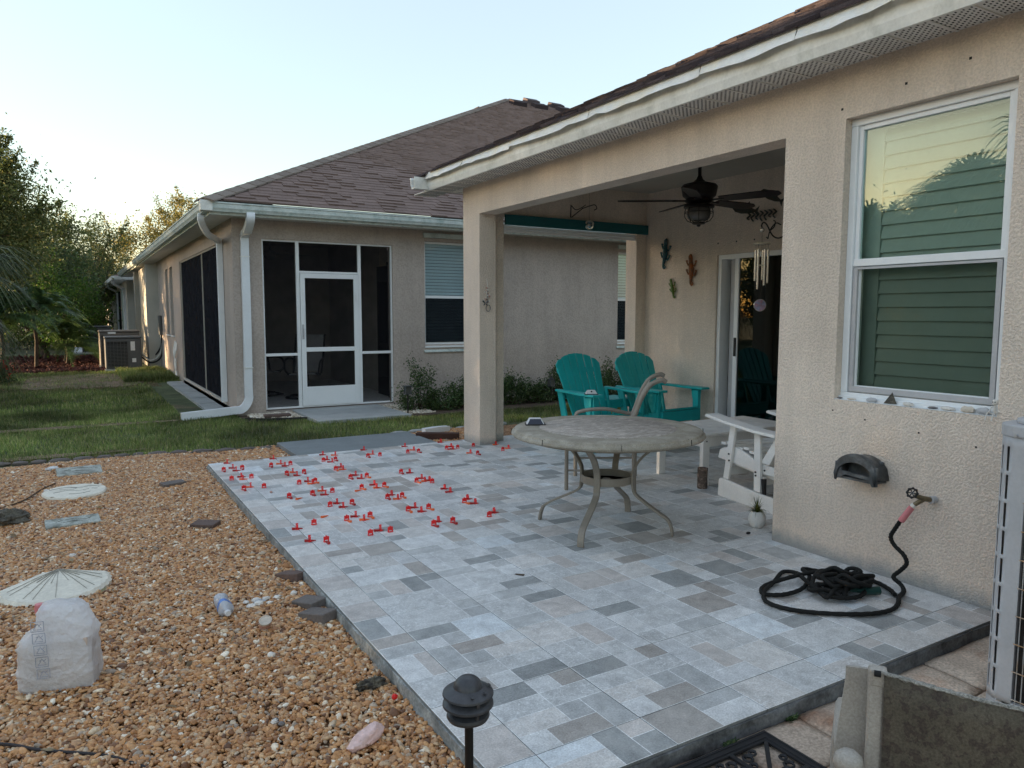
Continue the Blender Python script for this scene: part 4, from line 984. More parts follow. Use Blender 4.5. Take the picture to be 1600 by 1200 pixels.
def solar_light(loc, rz, label, panel=True):
    t = thing('solar_light', label, 'solar light', loc, rz, 'small solar fence lights left on the furniture')
    q = MB(); n = [(-.062, -.042, 0), (.062, -.042, 0), (.062, .042, 0), (-.062, .042, 0), (-.038, -.02, .042), (.038, -.02, .042), (.038, .025, .042), (-.038, .025, .042)]
    q.v = n
    for f in ((0,3,2,1), (4,5,6,7), (1,2,6,5), (3,0,4,7), (2,3,7,6), (0,1,5,4)): q.face(f)
    q.build('housing', m_solwhite, t, local=True, bevel=.003)
    MB().box(-.066, .066, -.046, .046, -.001, .006).build('base', m_dark, t, local=True)
    if panel:
        q = MB(); q.poly([(-.052, -.0395, .006), (.052, -.0395, .006), (.034, -.0225, .039), (-.034, -.0225, .039)]); 
        o = q.build('solar_cell', m_solar, t, local=True); o.location.y = -.0035
        q = MB(); q.poly([(.0615, -.040, .004), (.0615, .040, .004), (.040, .024, .041), (.040, -.019, .041)]); o = q.build('solar_cell', m_dark, t, local=True); o.location.x = .002
    else:
        MB().tube([(0, -.03, .028), (0, -.034, .032)], .008, 8).build('sensor', m_dark, t, local=True)
    return t
solar_light((2.60, 4.07, TZ+.001), R(-28), 'dark faced solar light with a blue cell standing on the round table')
solar_light((4.455, 5.93, .600), R(-30), 'white solar light sitting on the arm of the left teal chair', False)

# ------------------------------------------------------------------ metal sling chair behind the table
t = thing('metal_patio_chair', 'beige metal sling chair tucked behind the round table, seen edge on', 'chair', (3.74, 4.80, 0))
for k, (a, b) in enumerate((((3.34, 4.76), (3.77, 4.44)), ((3.70, 5.14), (4.15, 4.88)))):
    ax, ay = a; bx, by = b; side = Vector((.38, .42, 0)).normalized()*(1 if k else -1)
    MB().tube(spline([(ax, ay, 0), (ax, ay, .30), (ax, ay, .50), (ax+.03, ay-.02, .565), (ax+.2, ay-.14, .59), (bx-.06, by+.03, .55), (bx-.01, by, .56)], 6), .016, 8).build('front_leg_and_arm', m_taupe, t, smooth=True)
    MB().tube([(bx, by, 0), (bx-.01, by, .38)], .017, 8).build('rear_leg', m_taupe, t, smooth=True)
    bp = [(bx-.10, by+.06, .38), (bx-.04, by+.02, .48), (bx+.01, by, .60), (bx+.06, by-.02, .74), (bx+.12, by-.05, .845), (bx+.20, by-.09, .885), (bx+.235, by-.11, .87)]
    bp = [(x-.02, y, z) for x, y, z in bp]
    MB().tube(spline(bp, 6), [.016]*((len(bp)-1)*6+1), 8, flat=(.9, 1.2), up=(0, 0, 1)).build('back_post', m_taupe, t, smooth=True)
    MB().tube([(ax, ay, .16), (bx, by, .16)], .009, 6).build('stretcher', m_taupe, t)
a0, a1, b0, b1 = Vector((3.34, 4.76, .39)), Vector((3.70, 5.14, .39)), Vector((3.67, 4.50, .37)), Vector((4.05, 4.94, .37))
q = MB().poly([a0, b0, b1, a1]); o = q.build('seat_sling', m_slingedge, t); so = o.modifiers.new('s', 'SOLIDIFY'); so.thickness = .006
q = MB(); P0 = [Vector(p) for p in [(3.69, 4.49, .42), (3.76, 4.44, .60), (3.81, 4.42, .74), (3.87, 4.39, .845)]]
for i in range(3):
    q.poly([P0[i], P0[i+1], P0[i+1]+Vector((.38, .44, 0)), P0[i]+Vector((.38, .44, 0))])
o = q.build('back_sling', m_slingedge, t); so = o.modifiers.new('s', 'SOLIDIFY'); so.thickness = .006
MB().tube([(3.34, 4.76, .39), (3.70, 5.14, .39)], .012, 6).tube([(3.67, 4.5, .37), (4.05, 4.94, .37)], .012, 6).build('seat_rail', m_taupe, t)

# ------------------------------------------------------------------ teal adirondack chairs (origin = centre of seat front, facing -Y)
def adirondack(label):
    t = thing('adirondack_chair', label, 'chair', (0, 0, 0), 0, 'teal slatted armchairs on the porch')
    B = .004
    for s_ in (-1, 1):
        MB().box(s_*.305-.022, s_*.305+.022, -.03, .05, 0, .565).build('front_leg', m_teal, t, local=True, bevel=B)
        q = MB().prism([(-.03, .36), (.02, .36), (.72, .10), (.84, 0), (.74, 0), (.60, .06), (-.03, .27)], Tm((s_*.27-.012, 0, 0), (0, 1, 0), (0, 0, 1), (1, 0, 0)), .024)
        q.build('side_rail', m_teal, t, local=True, bevel=B, fixn=True)
        x = s_*.325
        pts = [(x-.065, -.10), (x+.065, -.10), (x+.07, .10), (x+.03+s_*.0, .62), (x-.03, .62), (x-.07, .10)]
        MB().prism(pts, Tm((0, 0, .575), (1, 0, 0), (0, 1, 0), (0, 0, 1)), .024).build('arm', m_teal, t, local=True, bevel=.006, fixn=True)
        MB().prism([(-.015, .565), (.115, .565), (.10, .47), (.05, .36), (.0, .36)], Tm((s_*.338-.011, 0, 0), (0, 1, 0), (0, 0, 1), (1, 0, 0)), .022).build('arm_bracket', m_teal, t, local=True, bevel=B, fixn=True)
        MB().bar((s_*.29, .50, .22), (s_*.30, .60, .58), .09, .024, up=(1, 0, 0)).build('rear_support', m_teal, t, local=True, bevel=B)
    for k in range(6):
        y = -.02+k*.083; z = .372-.020*k-.0022*k*k
        T = Matrix.Translation((0, y, z)) @ Matrix.Rotation(R(-14-1.5*k), 4, 'X')
        MB().box(-.262, .262, -.037, .037, -.01, .012, T=T).build('seat_slat', m_teal, t, local=True, bevel=B)
    MB().box(-.283, .283, -.056, -.032, .245, .362).build('front_apron', m_teal, t, local=True, bevel=B)
    tilt = R(-24)
    T = Matrix.Translation((0, .43, .20)) @ Matrix.Rotation(tilt, 4, 'X')
    n = 6; L_ = .80
    for k in range(n):
        c0 = (k-2.5)
        xb0, xb1 = c0*.073-.031, c0*.073+.031; xt0, xt1 = c0*.100-.0440, c0*.100+.0440
        def top(x): return L_*.80 + .20*math.sqrt(max(0, 1-(x/.325)**2))*1.0
        xm = (xt0+xt1)/2
        pts = [(xb0, 0), (xb1, 0), (xt1, top(xt1)-.02*abs(c0)/2.5), (xm, top(xm)-.008), (xt0, top(xt0)-.02*abs(c0)/2.5)]
        q = MB().prism(pts, T @ Tm((0, .012*abs(c0)*-.3, 0), (1, 0, 0), (0, 0, 1), (0, -1, 0)), .020)
        q.build('back_slat', m_teal, t, local=True, bevel=.004, fixn=True)
    for z_, hw in ((.08, .23), (.33, .30), (.62, .27)):
        MB().box(-hw, hw, .004, .028, z_, z_+.055, T=T).build('back_rail', m_teal, t, local=True, bevel=B)
    return t
ch = adirondack('left teal slatted armchair, the one with a white solar light on its arm')
ch.location = (4.785, 5.92, 0)
copy_tree(ch, None, (5.63, 5.93, 0), R(3), 'right teal slatted armchair, against the beige wall below the wall geckos')
t = thing('side_table', 'small teal side table showing between the two teal armchairs', 'table', (5.24, 6.62, 0))
for k in range(4): MB().box(5.04+k*.112, 5.145+k*.112, 6.45, 6.83, .43, .452).build('top_slat', m_teal, t, bevel=.003)
for x in (5.06, 5.44):
    for y in (6.48, 6.78): MB().box(x-.02, x+.025, y-.02, y+.02, 0, .43).build('leg', m_teal, t, bevel=.003)
MB().box(5.05, 5.47, 6.455, 6.475, .36, .43).build('apron', m_teal, t)

# ------------------------------------------------------------------ white low table and white glider
t = thing('coffee_table', 'low white slatted table in front of the sliding door', 'table', (4.37, 4.25, 0))
ux, uy = Vector((1, .02, 0)).normalized(), Vector((.04, 1, 0)).normalized()
O = Vector((4.36, 4.27, 0)); Lx, Ly = 1.10, .62
def P(a, b, z): return O+ux*a+uy*b+Vector((0, 0, z))
for k in range(5):
    b0 = k*(Ly/5)+.003; b1 = (k+1)*(Ly/5)-.003; T = Tm(O, ux, uy, (0, 0, 1))
    MB().box(-.02, Lx+.02, b0, b1, .41, .432, T=T).build('top_slat', m_whitepoly, t, bevel=.003)
for a in (.0, Lx-.075):
    for b in (.02, Ly-.06): MB().box(a, a+.075, b, b+.04, 0, .409, T=T).build('leg', m_whitepoly, t, bevel=.003)
for b in (.005, Ly-.022): MB().box(.076, Lx-.076, b+.017, b+.035, .32, .409, T=T).build('apron', m_whitepoly, t, bevel=.003)
for a in (.01, Lx-.03): MB().box(a, a+.018, .061, Ly-.061, .32, .409, T=T).build('apron', m_whitepoly, t, bevel=.003)
for b in (.03, .055): MB().tube([P(.035, b-.012, .37), P(.035, b-.018, .37)], .006, 8).build('bolt', m_dark, t)

t = thing('glider_chair', 'white slatted glider chair half hidden behind the corner of the beige wall', 'chair', (4.2725, 4.03, 0))
fd = Vector((.15536, .98786, 0)); sd_v = Vector((.98786, -.15536, 0)); O = Vector((4.2725, 4.03, 0))
def G(s_, z, w_=0): return O+fd*s_+sd_v*w_+Vector((0, 0, z))
def Gp(pts, w_, th, name, mt=m_whitepoly, bev=.004):
    T = Tm(G(0, 0, w_), fd, (0, 0, 1), sd_v); return MB().prism(pts, T, th).build(name, mt, t, bevel=bev, fixn=True)
for side, w0 in ((0, 0.0), (1, .60)):
    Gp([(-.005, .005), (-.012, .125), (-.03, .142), (-.08, .142), (-.46, .115), (-.80, .115), (-.80, .0), (-.02, .0)], w0-.012 if not side else w0+.03, .022, 'base_board')
    Gp([(-.035, .143), (-.095, .139), (-.165, .565), (-.105, .575)], w0+.012, .024, 'front_upright')
    Gp([(-.385, .12), (-.455, .116), (-.435, .55), (-.372, .555)], w0+.012, .024, 'rear_upright')
    Gp([(.07, .28), (.05, .35), (.0, .372), (-.12, .40), (-.25, .37), (-.36, .335), (-.50, .32), (-.60, .31), (-.60, .25), (-.36, .25), (-.12, .27)], w0+.04 if not side else w0-.012, .022, 'seat_rail')
    Gp([(-.10, .30), (-.60, .27), (-.60, .215), (-.10, .25)], w0+.064 if not side else w0-.04, .02, 'glide_rail')
    T = Tm(G(0, 0, w0), fd, (0, 0, 1), sd_v)
    MB().prism([(.12, .600), (.13, .612), (.11, .625), (-.10, .60), (-.45, .575), (-.66, .575), (-.66, .55), (-.45, .552), (-.10, .577)], Tm(G(0, 0, w0-.055), fd, (0, 0, 1), sd_v), .125).build('armrest', m_whitepoly, t, bevel=.006, fixn=True)
for k in range(8):
    s_ = .035-k*.066; z = .372+(.03*math.sin(PI*min(1, (k+1)/4.5)) if k < 4 else .03-.018*(k-3.5))
    MB().bar(G(s_, z+.006, .062), G(s_, z+.006, .588), .056, .020).build('seat_slat', m_whitepoly, t, bevel=.003)
for s_, z in ((-.02, .20), (-.40, .20)): MB().bar(G(s_-.05, z, .036), G(s_-.05, z, .59), .022, .06).build('stretcher', m_whitepoly, t, bevel=.003)
for k in range(6):
    w_ = .08+k*.092; MB().bar(G(-.48, .30, w_), G(-.80, 1.0, w_), .08, .02, up=fd).build('back_slat', m_whitepoly, t, bevel=.003)
Gp([(-.43, .33), (-.52, .33), (-.68, .60), (-.62, .60)], .03, .024, 'back_bracket')
for s_, z in ((-.10, .34), (-.105, .29), (-.405, .26), (-.408, .235), (-.50, .29)):
    MB().tube([G(s_, z, .011), G(s_, z, .004)], .007, 8).build('bolt', m_dark, t)
MB().tube([G(-.47, .22, .03), G(-.48, .10, .03)], [.02, .014], 8).tube([G(-.0, .235, .075), G(-.0, .235, .09)], .025, 10).build('glide_bearing', m_dark, t)

# small things on the porch floor
t = thing('bark_candle_holder', 'short hollow bark covered log standing by the white glider', 'log', (4.32, 4.25, 0))
MB().lathe([(.038, 0), (.041, .01), (.039, .08), (.041, .168), (.034, .170), (.032, .14), (.0001, .14)], (4.32, 4.25, 0), 22, wob=lambda a, z: 1+.03*math.sin(a*5+z*30)).build('bark', m_bark, t, smooth=True, angle=50)
t = thing('plant_pot', 'white dimpled pot with a spiky green plant at the foot of the wall corner', 'potted plant', (3.83, 3.27, 0))
MB().lathe([(.030, 0), (.040, .006), (.055, .04), (.056, .065), (.045, .098), (.035, .108), (.030, .106), (.028, .09)], (3.83, 3.27, 0), 36, wob=lambda a, z: 1+.035*math.sin(a*9+z*160)).build('pot', m_potw, t, smooth=True)
V, F = [], []
for k in range(130):
    a = rnd.uniform(0, 2*PI); L_ = rnd.uniform(.06, .13); out = rnd.uniform(.2, 1.0); c = Vector((3.83, 3.27, .10)); d = Vector((math.cos(a), math.sin(a), 0)); s_ = Vector((-d.y, d.x, 0))
    P_ = [c+d*(L_*out*u)+Vector((0, 0, L_*(u*(1.3-out*.5)-u*u*out*1.0))) for u in (0, .35, .7, 1)]; b = len(V)
    for i, p in enumerate(P_): w_ = .0035*(1-i/3.2); V += [tuple(p-s_*w_), tuple(p+s_*w_)]
    for i in range(3): F.append((b+2*i, b+2*i+1, b+2*i+3, b+2*i+2))
fast('foliage', V, F, m_plant, t)
t = thing('glass_bottle', 'tiny clear bottle on the floor by the sliding door', 'bottle', (5.9, 5.75, 0))
MB().lathe([(.035, 0), (.035, .10), (.012, .14), (.012, .17)], (5.9, 5.75, 0), 14).build('bottle_body', m_ball, t, smooth=True)
o = blob(MB(), (3.72-.06, 3.19, .008), (.018, .01, .008), 4).build('dark_leaf_scrap', m_cable); tag(o, 'small dark scrap on the tiles beside the white pot', 'scrap')

# ------------------------------------------------------------------ ceiling fan
fx, fy = 5.0, 5.05
t = thing('ceiling_fan', 'dark bronze ceiling fan with a caged lamp under the porch ceiling', 'fan', (fx, fy, 2.86))
FZ = -.06
MB().lathe([(.0001, 2.86), (.07, 2.858), (.06, 2.81), (.018, 2.79)], (fx, fy, 0), 20).build('canopy', m_bronze, t, smooth=True)
MB().tube([(fx, fy, 2.80), (fx, fy, 2.62)], .016, 10).build('downrod', m_bronze, t, smooth=True)
MB().lathe([(.018, 2.72), (.03, 2.69), (.06, 2.665), (.15, 2.64), (.165, 2.62), (.150, 2.54), (.12, 2.515), (.13, 2.49), (.09, 2.47), (.05, 2.465)], (fx, fy, FZ), 28).build('motor', m_bronze, t, smooth=True, angle=30)
for a in (2.3, 74.3, 146.3, 218.3, 290.3):
    a = R(a); d = Vector((math.cos(a), math.sin(a), 0)); s_ = Vector((-d.y, d.x, 0)); c = Vector((fx, fy, 2.495+FZ))
    ar = MB().bar(c+d*.10, c+d*.24, .045, .012).build('blade_arm', m_bronze, t, bevel=.003)
    tl = s_*math.cos(R(13))-Vector((0, 0, 1))*math.sin(R(13)); nn = d.cross(tl)
    pts = [(.20, -.05), (.22, -.062), (.55, -.078), (.68, -.070), (.74, -.035), (.745, .02), (.70, .060), (.55, .072), (.22, .055), (.20, .045)]
    MB().prism(pts, Tm(c+Vector((0, 0, -.002)), d, tl, nn), .009).build('blade', m_blade, t, bevel=.002, fixn=True)
MB().lathe([(.10, 2.462), (.135, 2.455), (.14, 2.435), (.115, 2.428)], (fx, fy, FZ), 28).build('lamp_collar', m_bronze, t, smooth=True)
MB().lathe([(.10, 2.425), (.108, 2.38), (.098, 2.34), (.07, 2.318), (.0001, 2.312)], (fx, fy, FZ), 28).build('lamp_glass', m_lampglass, t, smooth=True)
q = MB()
for k in range(8):
    a = PI*k/4; ca, sa = math.cos(a), math.sin(a)
    q.tube([(fx+r*ca, fy+r*sa, z+FZ) for r, z in ((.118, 2.43), (.128, 2.39), (.125, 2.35), (.10, 2.315), (.05, 2.295))], .004, 5)
for r_, z in ((.128, 2.39), (.06, 2.298)): q.tube([(fx+r_*math.cos(2*PI*j/28), fy+r_*math.sin(2*PI*j/28), z+FZ) for j in range(29)], .004, 5, caps=False)
q.lathe([(.055, 2.30), (.055, 2.285), (.02, 2.28), (.015, 2.265), (.0001, 2.26)], (fx, fy, FZ), 16); q.build('lamp_cage', m_bronze, t)

# ------------------------------------------------------------------ wind chime, bracket, hanging disc, wall ornaments
t = thing('scroll_bracket', 'black wrought iron scroll bracket that holds the wind chime', 'bracket', (5.05, 4.2, 2.12))
c0 = Vector((4.87, 4.2, 2.12))
MB().tube(spline([c0+Vector(p) for p in ((.0, 0, -.02), (-.012, 0, .0), (.01, 0, .025), (.05, 0, .01), (.12, 0, -.07), (.20, 0, -.09), (.30, 0, -.05))], 6), .006, 6).tube(spline([c0+Vector(p) for p in ((.05, 0, -.09), (.07, 0, -.10), (.075, 0, -.075), (.10, 0, -.02), (.16, 0, .03), (.22, 0, .02))], 6), .005, 6).tube(spline([c0+Vector(p) for p in ((.10, 0, -.03), (.14, 0, .0), (.15, 0, .04), (.13, 0, .05))], 5), .005, 6).tube([c0+Vector((.28, 0, -.06)), c0+Vector((.50, -.1, -.03)), Vector((5.6, 3.03, 2.1))], .006, 6).build('scroll', m_iron, t)
t = thing('wind_chime', 'silver tube wind chime with a round wooden top hanging in the porch', 'wind chime', (4.87, 4.2, 1.98))
MB().lathe([(.0001, .006), (.066, .006), (.07, 0), (.066, -.008), (.0001, -.008)], (4.87, 4.2, 1.975), 28).build('wooden_disc', m_birch, t, smooth=True, angle=40)
for k, (a, L_) in enumerate(((190, .32), (250, .29), (310, .27), (30, .24), (110, .25))):
    a = R(a); x, y = 4.87+.05*math.cos(a), 4.2+.05*math.sin(a); zt = 1.925
    tb = MB().tube([(x, y, zt), (x, y, zt-L_)], .0095, 10).build('chime_tube', m_alu, t, smooth=True)
    MB().tube([(x, y, zt-.012), (x, y, 1.968)], .0012, 4).build('cord', m_iron, tb)
MB().tube([(4.87, 4.2, 1.98), (4.866, 4.2, 2.08)], .0015, 4).tube([(4.87, 4.2, 1.97), (4.87, 4.2, 1.66)], .0012, 4).build('cord', m_twig, t)
MB().lathe([(.0001, .004), (.025, .004), (.025, -.004), (.0001, -.004)], (4.87, 4.2, 1.80), 16).build('clapper', m_birch, t)
blob(MB(), (4.868, 4.2, 2.085), (.018, .018, .02), 1, .05).build('hook_bead', m_alu, t, smooth=True)
t = thing('glass_sun_catcher', 'round iridescent glass disc hanging below the wind chime', 'sun catcher', (4.87, 4.2, 1.47))
T = Tm((4.87, 4.2, 1.475), (.82, -.57, 0), (0, 0, 1))
MB().lathe([(.0001, .003), (.045, .003), (.047, 0), (.045, -.003), (.0001, -.003)], (0, 0, 0), 32, T=T).build('disc', m_sun, t, smooth=True, angle=40)
MB().tube([tuple(T @ Vector((.048*math.cos(2*PI*j/28), .048*math.sin(2*PI*j/28), 0))) for j in range(29)], .003, 6, caps=False).build('rim', m_alu, t, smooth=True)
MB().tube([(4.87, 4.2, 1.52), (4.87, 4.2, 1.66)], .001, 4).build('cord', m_iron, t)
t = thing('glass_ball', 'smoky clear glass ball hanging in front of the teal board', 'glass ball', (5.13, 6.9, 2.41))
MB().lathe([(.055*math.sin(PI*i/12)+.0001, .055*math.cos(PI*i/12)) for i in range(13)], (5.13, 6.9, 2.415), 24).build('ball', m_ball, t, smooth=True)
MB().tube([(5.13, 6.9, 2.47), (5.13, 6.9, 2.86)], .0012, 4).build('cord', m_iron, t)
t = thing('scroll_hook', 'small black iron plant hook above the teal board', 'hook', (5.0, 7.03, 2.6))
MB().tube([(4.96, 7.03, 2.50), (4.965, 7.03, 2.64)], .006, 5).tube([(4.965, 7.02, 2.50), (5.07, 6.95, 2.60), (5.13, 6.91, 2.625)], .006, 5).tube(spline([(4.965, 7.02, 2.63), (5.0, 6.99, 2.585), (5.05, 6.97, 2.60), (5.10, 6.93, 2.64)], 5), .005, 5).tube(spline([(5.13, 6.91, 2.625), (5.19, 6.88, 2.64), (5.21, 6.87, 2.60), (5.18, 6.88, 2.58)], 5), .006, 5).build('iron', m_iron, t)

def gecko(label, c, L_, ang, mt, name='wall_gecko'):
    """lizard climbing the deep wall (plane X = 6.10); a = along body"""
    t = thing(name, label, 'wall ornament', c, 0, 'painted geckos on the porch wall')
    a = R(ang); u = Vector((0, math.sin(a), math.cos(a))); s_ = Vector((0, math.cos(a), -math.sin(a))); n = Vector((-1, 0, 0)); c = Vector(c)
    def p(x, y, h=.02): return c+u*(x*L_)+s_*(y*L_)+n*h
    body = spline([p(.50, .0, .022), p(.42, .01, .03), p(.30, .02, .025), p(.15, -.01, .032), p(0, -.03, .032), p(-.14, -.01, .028), p(-.28, .03, .02), p(-.40, .05, .018), p(-.47, .0, .018), p(-.42, -.05, .018), p(-.36, -.01, .018)], 4)
    k = len(body); rr = []
    prof = [.025, .066, .058, .070, .084, .068, .048, .036, .030, .024, .012]
    for i in range(k): x = i/4; j = min(int(x), 9); rr.append((prof[j]*(1-(x-j))+prof[min(j+1, 10)]*(x-j))*L_)
    MB().tube(body, rr, 9).build('body', mt, t, smooth=True)
    for (x, sg) in ((.18, 1), (.14, -1), (-.10, 1), (-.16, -1)):
        q = MB(); e_ = p(x+.08, sg*.20, .02); q.tube([p(x, sg*.04), p(x-.02, sg*.13), e_], [.034*L_, .030*L_, .024*L_], 6)
        for f in (-50, -20, 10, 40): 
            f = R(f); q.tube([e_, e_+(u*math.cos(f)+s_*sg*math.sin(f)*1.0)*.07*L_], [.017*L_, .012*L_], 5)
        q.build('leg', mt, t, smooth=True)
gecko('teal and black mosaic gecko, highest on the porch wall', (6.099, 6.67, 2.11), .36, -8, m_gteal)
gecko('orange and brown gecko to the right of the teal one on the porch wall', (6.099, 6.235, 1.90), .36, 2, m_gorange)
gecko('small green gecko with a thin tail, lowest on the porch wall', (6.099, 6.53, 1.70), .24, 14, m_ggreen)
t = thing('metal_fish_sculpture', 'dark metal fish and seaweed wall sculpture behind the fan blades', 'wall ornament', (6.09, 5.3, 2.5))
def fish(c, L_, ang):
    a = R(ang); u = Vector((0, math.cos(a), math.sin(a))); v = Vector((0, -math.sin(a), math.cos(a))); c = Vector(c)
    pts = [(.5, .0), (.42, .09), (.2, .14), (-.05, .15), (-.25, .07), (-.38, .04), (-.52, .16), (-.48, .0), (-.52, -.14), (-.38, -.03), (-.2, -.09), (.1, -.13), (.35, -.10)]
    return MB().prism([(x*L_, y*L_) for x, y in pts], Tm(c, u, v), .02).prism([(.0, .12*L_), (-.12*L_, .25*L_), (-.2*L_, .1*L_)], Tm(c, u, v), .014).build('fish', m_fish, t, bevel=.005, fixn=True)
fish((6.095, 5.50, 2.49), .36, 12); fish((6.095, 5.16, 2.58), .32, 28)
q = MB()
for k in range(7):
    y = 5.42-k*.055; q.tube(spline([(6.08, y, 2.36+rnd.uniform(-.02, .02)), (6.07, y+.02, 2.39), (6.08, y-.01, 2.42), (6.07, y+.02, 2.45)], 4), [.016]*12+[.005], 5, flat=(1, .5))
q.build('seaweed', m_fish, t)

# shell string with butterfly on the column
t = thing('shell_ornament', 'hanging ornament of shells and beads with a dark butterfly on the stucco column', 'wall ornament', (3.775, 6.86, 1.74))
MB().tube(spline([(3.775, 6.862, 1.77), (3.778, 6.855, 1.70), (3.765, 6.85, 1.60)], 4), .004, 5).build('cord', m_shellw, t)
for k in range(26):
    x = 3.775+rnd.gauss(0, .020)*(1 if k > 4 else .3); z = 1.68-k*.0072; o = blob(MB(), (x, 6.852+rnd.uniform(-.008, .004), z), (rnd.uniform(.006, .014), .006, rnd.uniform(.006, .013)), k, .3, seg=8, rings=5)
    o.build('shell_bead', (m_shellw, m_terra, m_shelldk, m_shellw)[k % 4], t, smooth=True)
MB().tube([(3.785+.026*math.cos(2*PI*j/16), 6.852, 1.462+.034*math.sin(2*PI*j/16)) for j in range(17)], .004, 5, caps=False).build('ring', m_shelldk, t)
w_ = MB()
for s_ in (-1, 1):
    w_.prism([(0, 0), (s_*.032, .034), (s_*.036, .012), (s_*.012, 0), (s_*.026, -.026), (s_*.008, -.022)], Tm((3.750, 6.848, 1.515), (1, 0, 0), (0, 0, 1)), .003)
w_.build('butterfly', m_hang, t, fixn=True)

# ------------------------------------------------------------------ hose hanger, faucet, hose
t = thing('hose_hanger', 'charcoal plastic hose hanger on the wall under the window', 'hose hanger', (3.69, 2.42, .5))
q = MB(); prof = []
ys = np.linspace(0, 1, 17)
# arched saddle: outer front arch, sheet between wall and front lip
A = []
for i, s_ in enumerate(ys):
    y = 2.53-.24*s_; z = .535+.115*max(0, math.sin(PI*min(1, max(0, s_))))**.38
    A.append((y, z))
for i, (y, z) in enumerate(A):
    q.v += [(3.689, y, z-.015), (3.62, y, z-.008), (3.585, y, z), (3.575, y, z), (3.575, y, z-.035), (3.585, y, z-.035)]
for i in range(len(A)-1):
    for j in range(5): q.face((i*6+j, (i+1)*6+j, (i+1)*6+j+1, i*6+j+1))
o = q.build('saddle', m_hang, t, smooth=True, angle=45); so = o.modifiers.new('s', 'SOLIDIFY'); so.thickness = .007
MB().box(3.59, 3.688, 2.30, 2.52, .508, .520).build('floor_plate', m_hang, t)
MB().box(3.66, 3.689, 2.31, 2.51, .521, .62).build('back_plate', m_hang, t, bevel=.01)
MB().box(3.60, 3.689, 2.30, 2.33, .535, .575).build('side_arm', m_hang, t, bevel=.006)
MB().prism([(2.535, .50), (2.53, .60), (2.50, .60), (2.49, .555), (2.33, .545), (2.30, .60), (2.285, .60), (2.285, .50), (2.31, .495), (2.33, .525), (2.47, .535), (2.50, .515)], Tm((3.578, 0, 0), (0, 1, 0), (0, 0, 1), (1, 0, 0)), .012).build('front_lip', m_hang, t, fixn=True)
t = thing('faucet', 'wall faucet with a black round handle above the hose', 'faucet', (3.69, 2.06, .48))
MB().tube([(3.69, 2.04, .475), (3.66, 2.045, .475)], .019, 12).build('flange', m_acgrey, t, smooth=True)
MB().tube([(3.67, 2.045, .475), (3.63, 2.065, .482), (3.60, 2.09, .495)], [.013, .014, .011], 10).tube([(3.635, 2.062, .48), (3.615, 2.10, .445)], [.012, .011], 10).build('valve_body', m_brass, t, smooth=True)
T = Tm((3.592, 2.10, .508), Vector((.9, .3, .1)).cross(Vector((0, 0, 1))), Vector((.2, 0, 1)))
q = MB(); q.tube([tuple(T @ Vector((.022*math.cos(2*PI*j/18), .022*math.sin(2*PI*j/18), 0))) for j in range(19)], .0048, 6, caps=False)
for k in range(6): q.tube([tuple(T @ Vector((0, 0, 0))), tuple(T @ Vector((.022*math.cos(PI*k/3), .022*math.sin(PI*k/3), 0)))], .003, 5)
for k in range(8): blob(q, tuple(T @ Vector((.024*math.cos(PI*k/4), .024*math.sin(PI*k/4), 0))), (.0065,)*3, k, 0, seg=8, rings=5)
q.build('handwheel', m_iron, t, smooth=True); MB().tube([tuple(T @ Vector((0, 0, .002))), tuple(T @ Vector((0, 0, -.01)))], .008, 8).build('screw', m_acgrey, t)
t = thing('garden_hose', 'black fabric garden hose lying in a heap on the tiles and hanging from the faucet', 'hose', (3.2, 2.3, 0))
r_ = .0108
ver = spline([(3.60, 2.155, .355), (3.60, 2.185, .30), (3.60, 2.205, .255), (3.605, 2.19, .215), (3.60, 2.13, .175), (3.60, 2.115, .135), (3.595, 2.14, .095), (3.575, 2.165, .055), (3.57, 2.12, .030), (3.53, 2.08, .016), (3.44, 2.05, .0145), (3.35, 2.0, .0145), (3.25, 1.975, .0145), (3.12, 2.0, .0145), (2.96, 2.10, .0145), (2.85, 2.22, .0145), (2.83, 2.34, .0145),
     (2.93, 2.44, .0145), (3.07, 2.50, .0145), (3.24, 2.58, .0145), (3.28, 2.52, .020), (3.19, 2.42, .045), (3.15, 2.33, .04), (3.20, 2.24, .02), (3.33, 2.24, .02), (3.45, 2.32, .015), (3.55, 2.36, .0145), (3.42, 2.46, .02), (3.30, 2.50, .045), (3.25, 2.42, .04), (3.12, 2.36, .02), (2.98, 2.36, .015), (2.90, 2.42, .0145), (2.99, 2.49, .0145),
     (3.15, 2.46, .04), (3.28, 2.40, .065), (3.36, 2.34, .07), (3.40, 2.25, .05), (3.33, 2.16, .03), (3.22, 2.14, .025), (3.12, 2.20, .03), (3.12, 2.30, .05), (3.22, 2.36, .075), (3.34, 2.40, .06), (3.46, 2.36, .03), (3.53, 2.24, .016), (3.50, 2.14, .0145), (3.44, 2.07, .02)], 9)
ver = [p+Vector((.0012*math.sin(i*1.9), .0012*math.cos(i*2.3), .0008*abs(math.sin(i*1.3)))) for i, p in enumerate(ver)]
MB().tube(ver, [r_*(1+.05*math.sin(i*2.1)) for i in range(len(ver))], 10).build('hose_tube', m_hose, t, smooth=True)
hp = []
for k in range(44):
    a = k*.72; rr2 = .085+.05*math.sin(k*1.7); hp.append((3.30+rr2*math.cos(a)*1.15, 2.25+rr2*math.sin(a)*.9, .022+.05*abs(math.sin(k*.9))*(1 if k > 8 else .3)+.0008*k))
MB().tube(spline(hp, 5), r_, 9).build('hose_tube', m_hose, t, smooth=True)
hp = []
for k in range(20):
    a = k*.9+2; rr2 = .065+.03*math.sin(k*2.3); hp.append((3.17+rr2*math.cos(a)*1.2, 2.25+rr2*math.sin(a), .02+.035*abs(math.sin(k*1.1))))
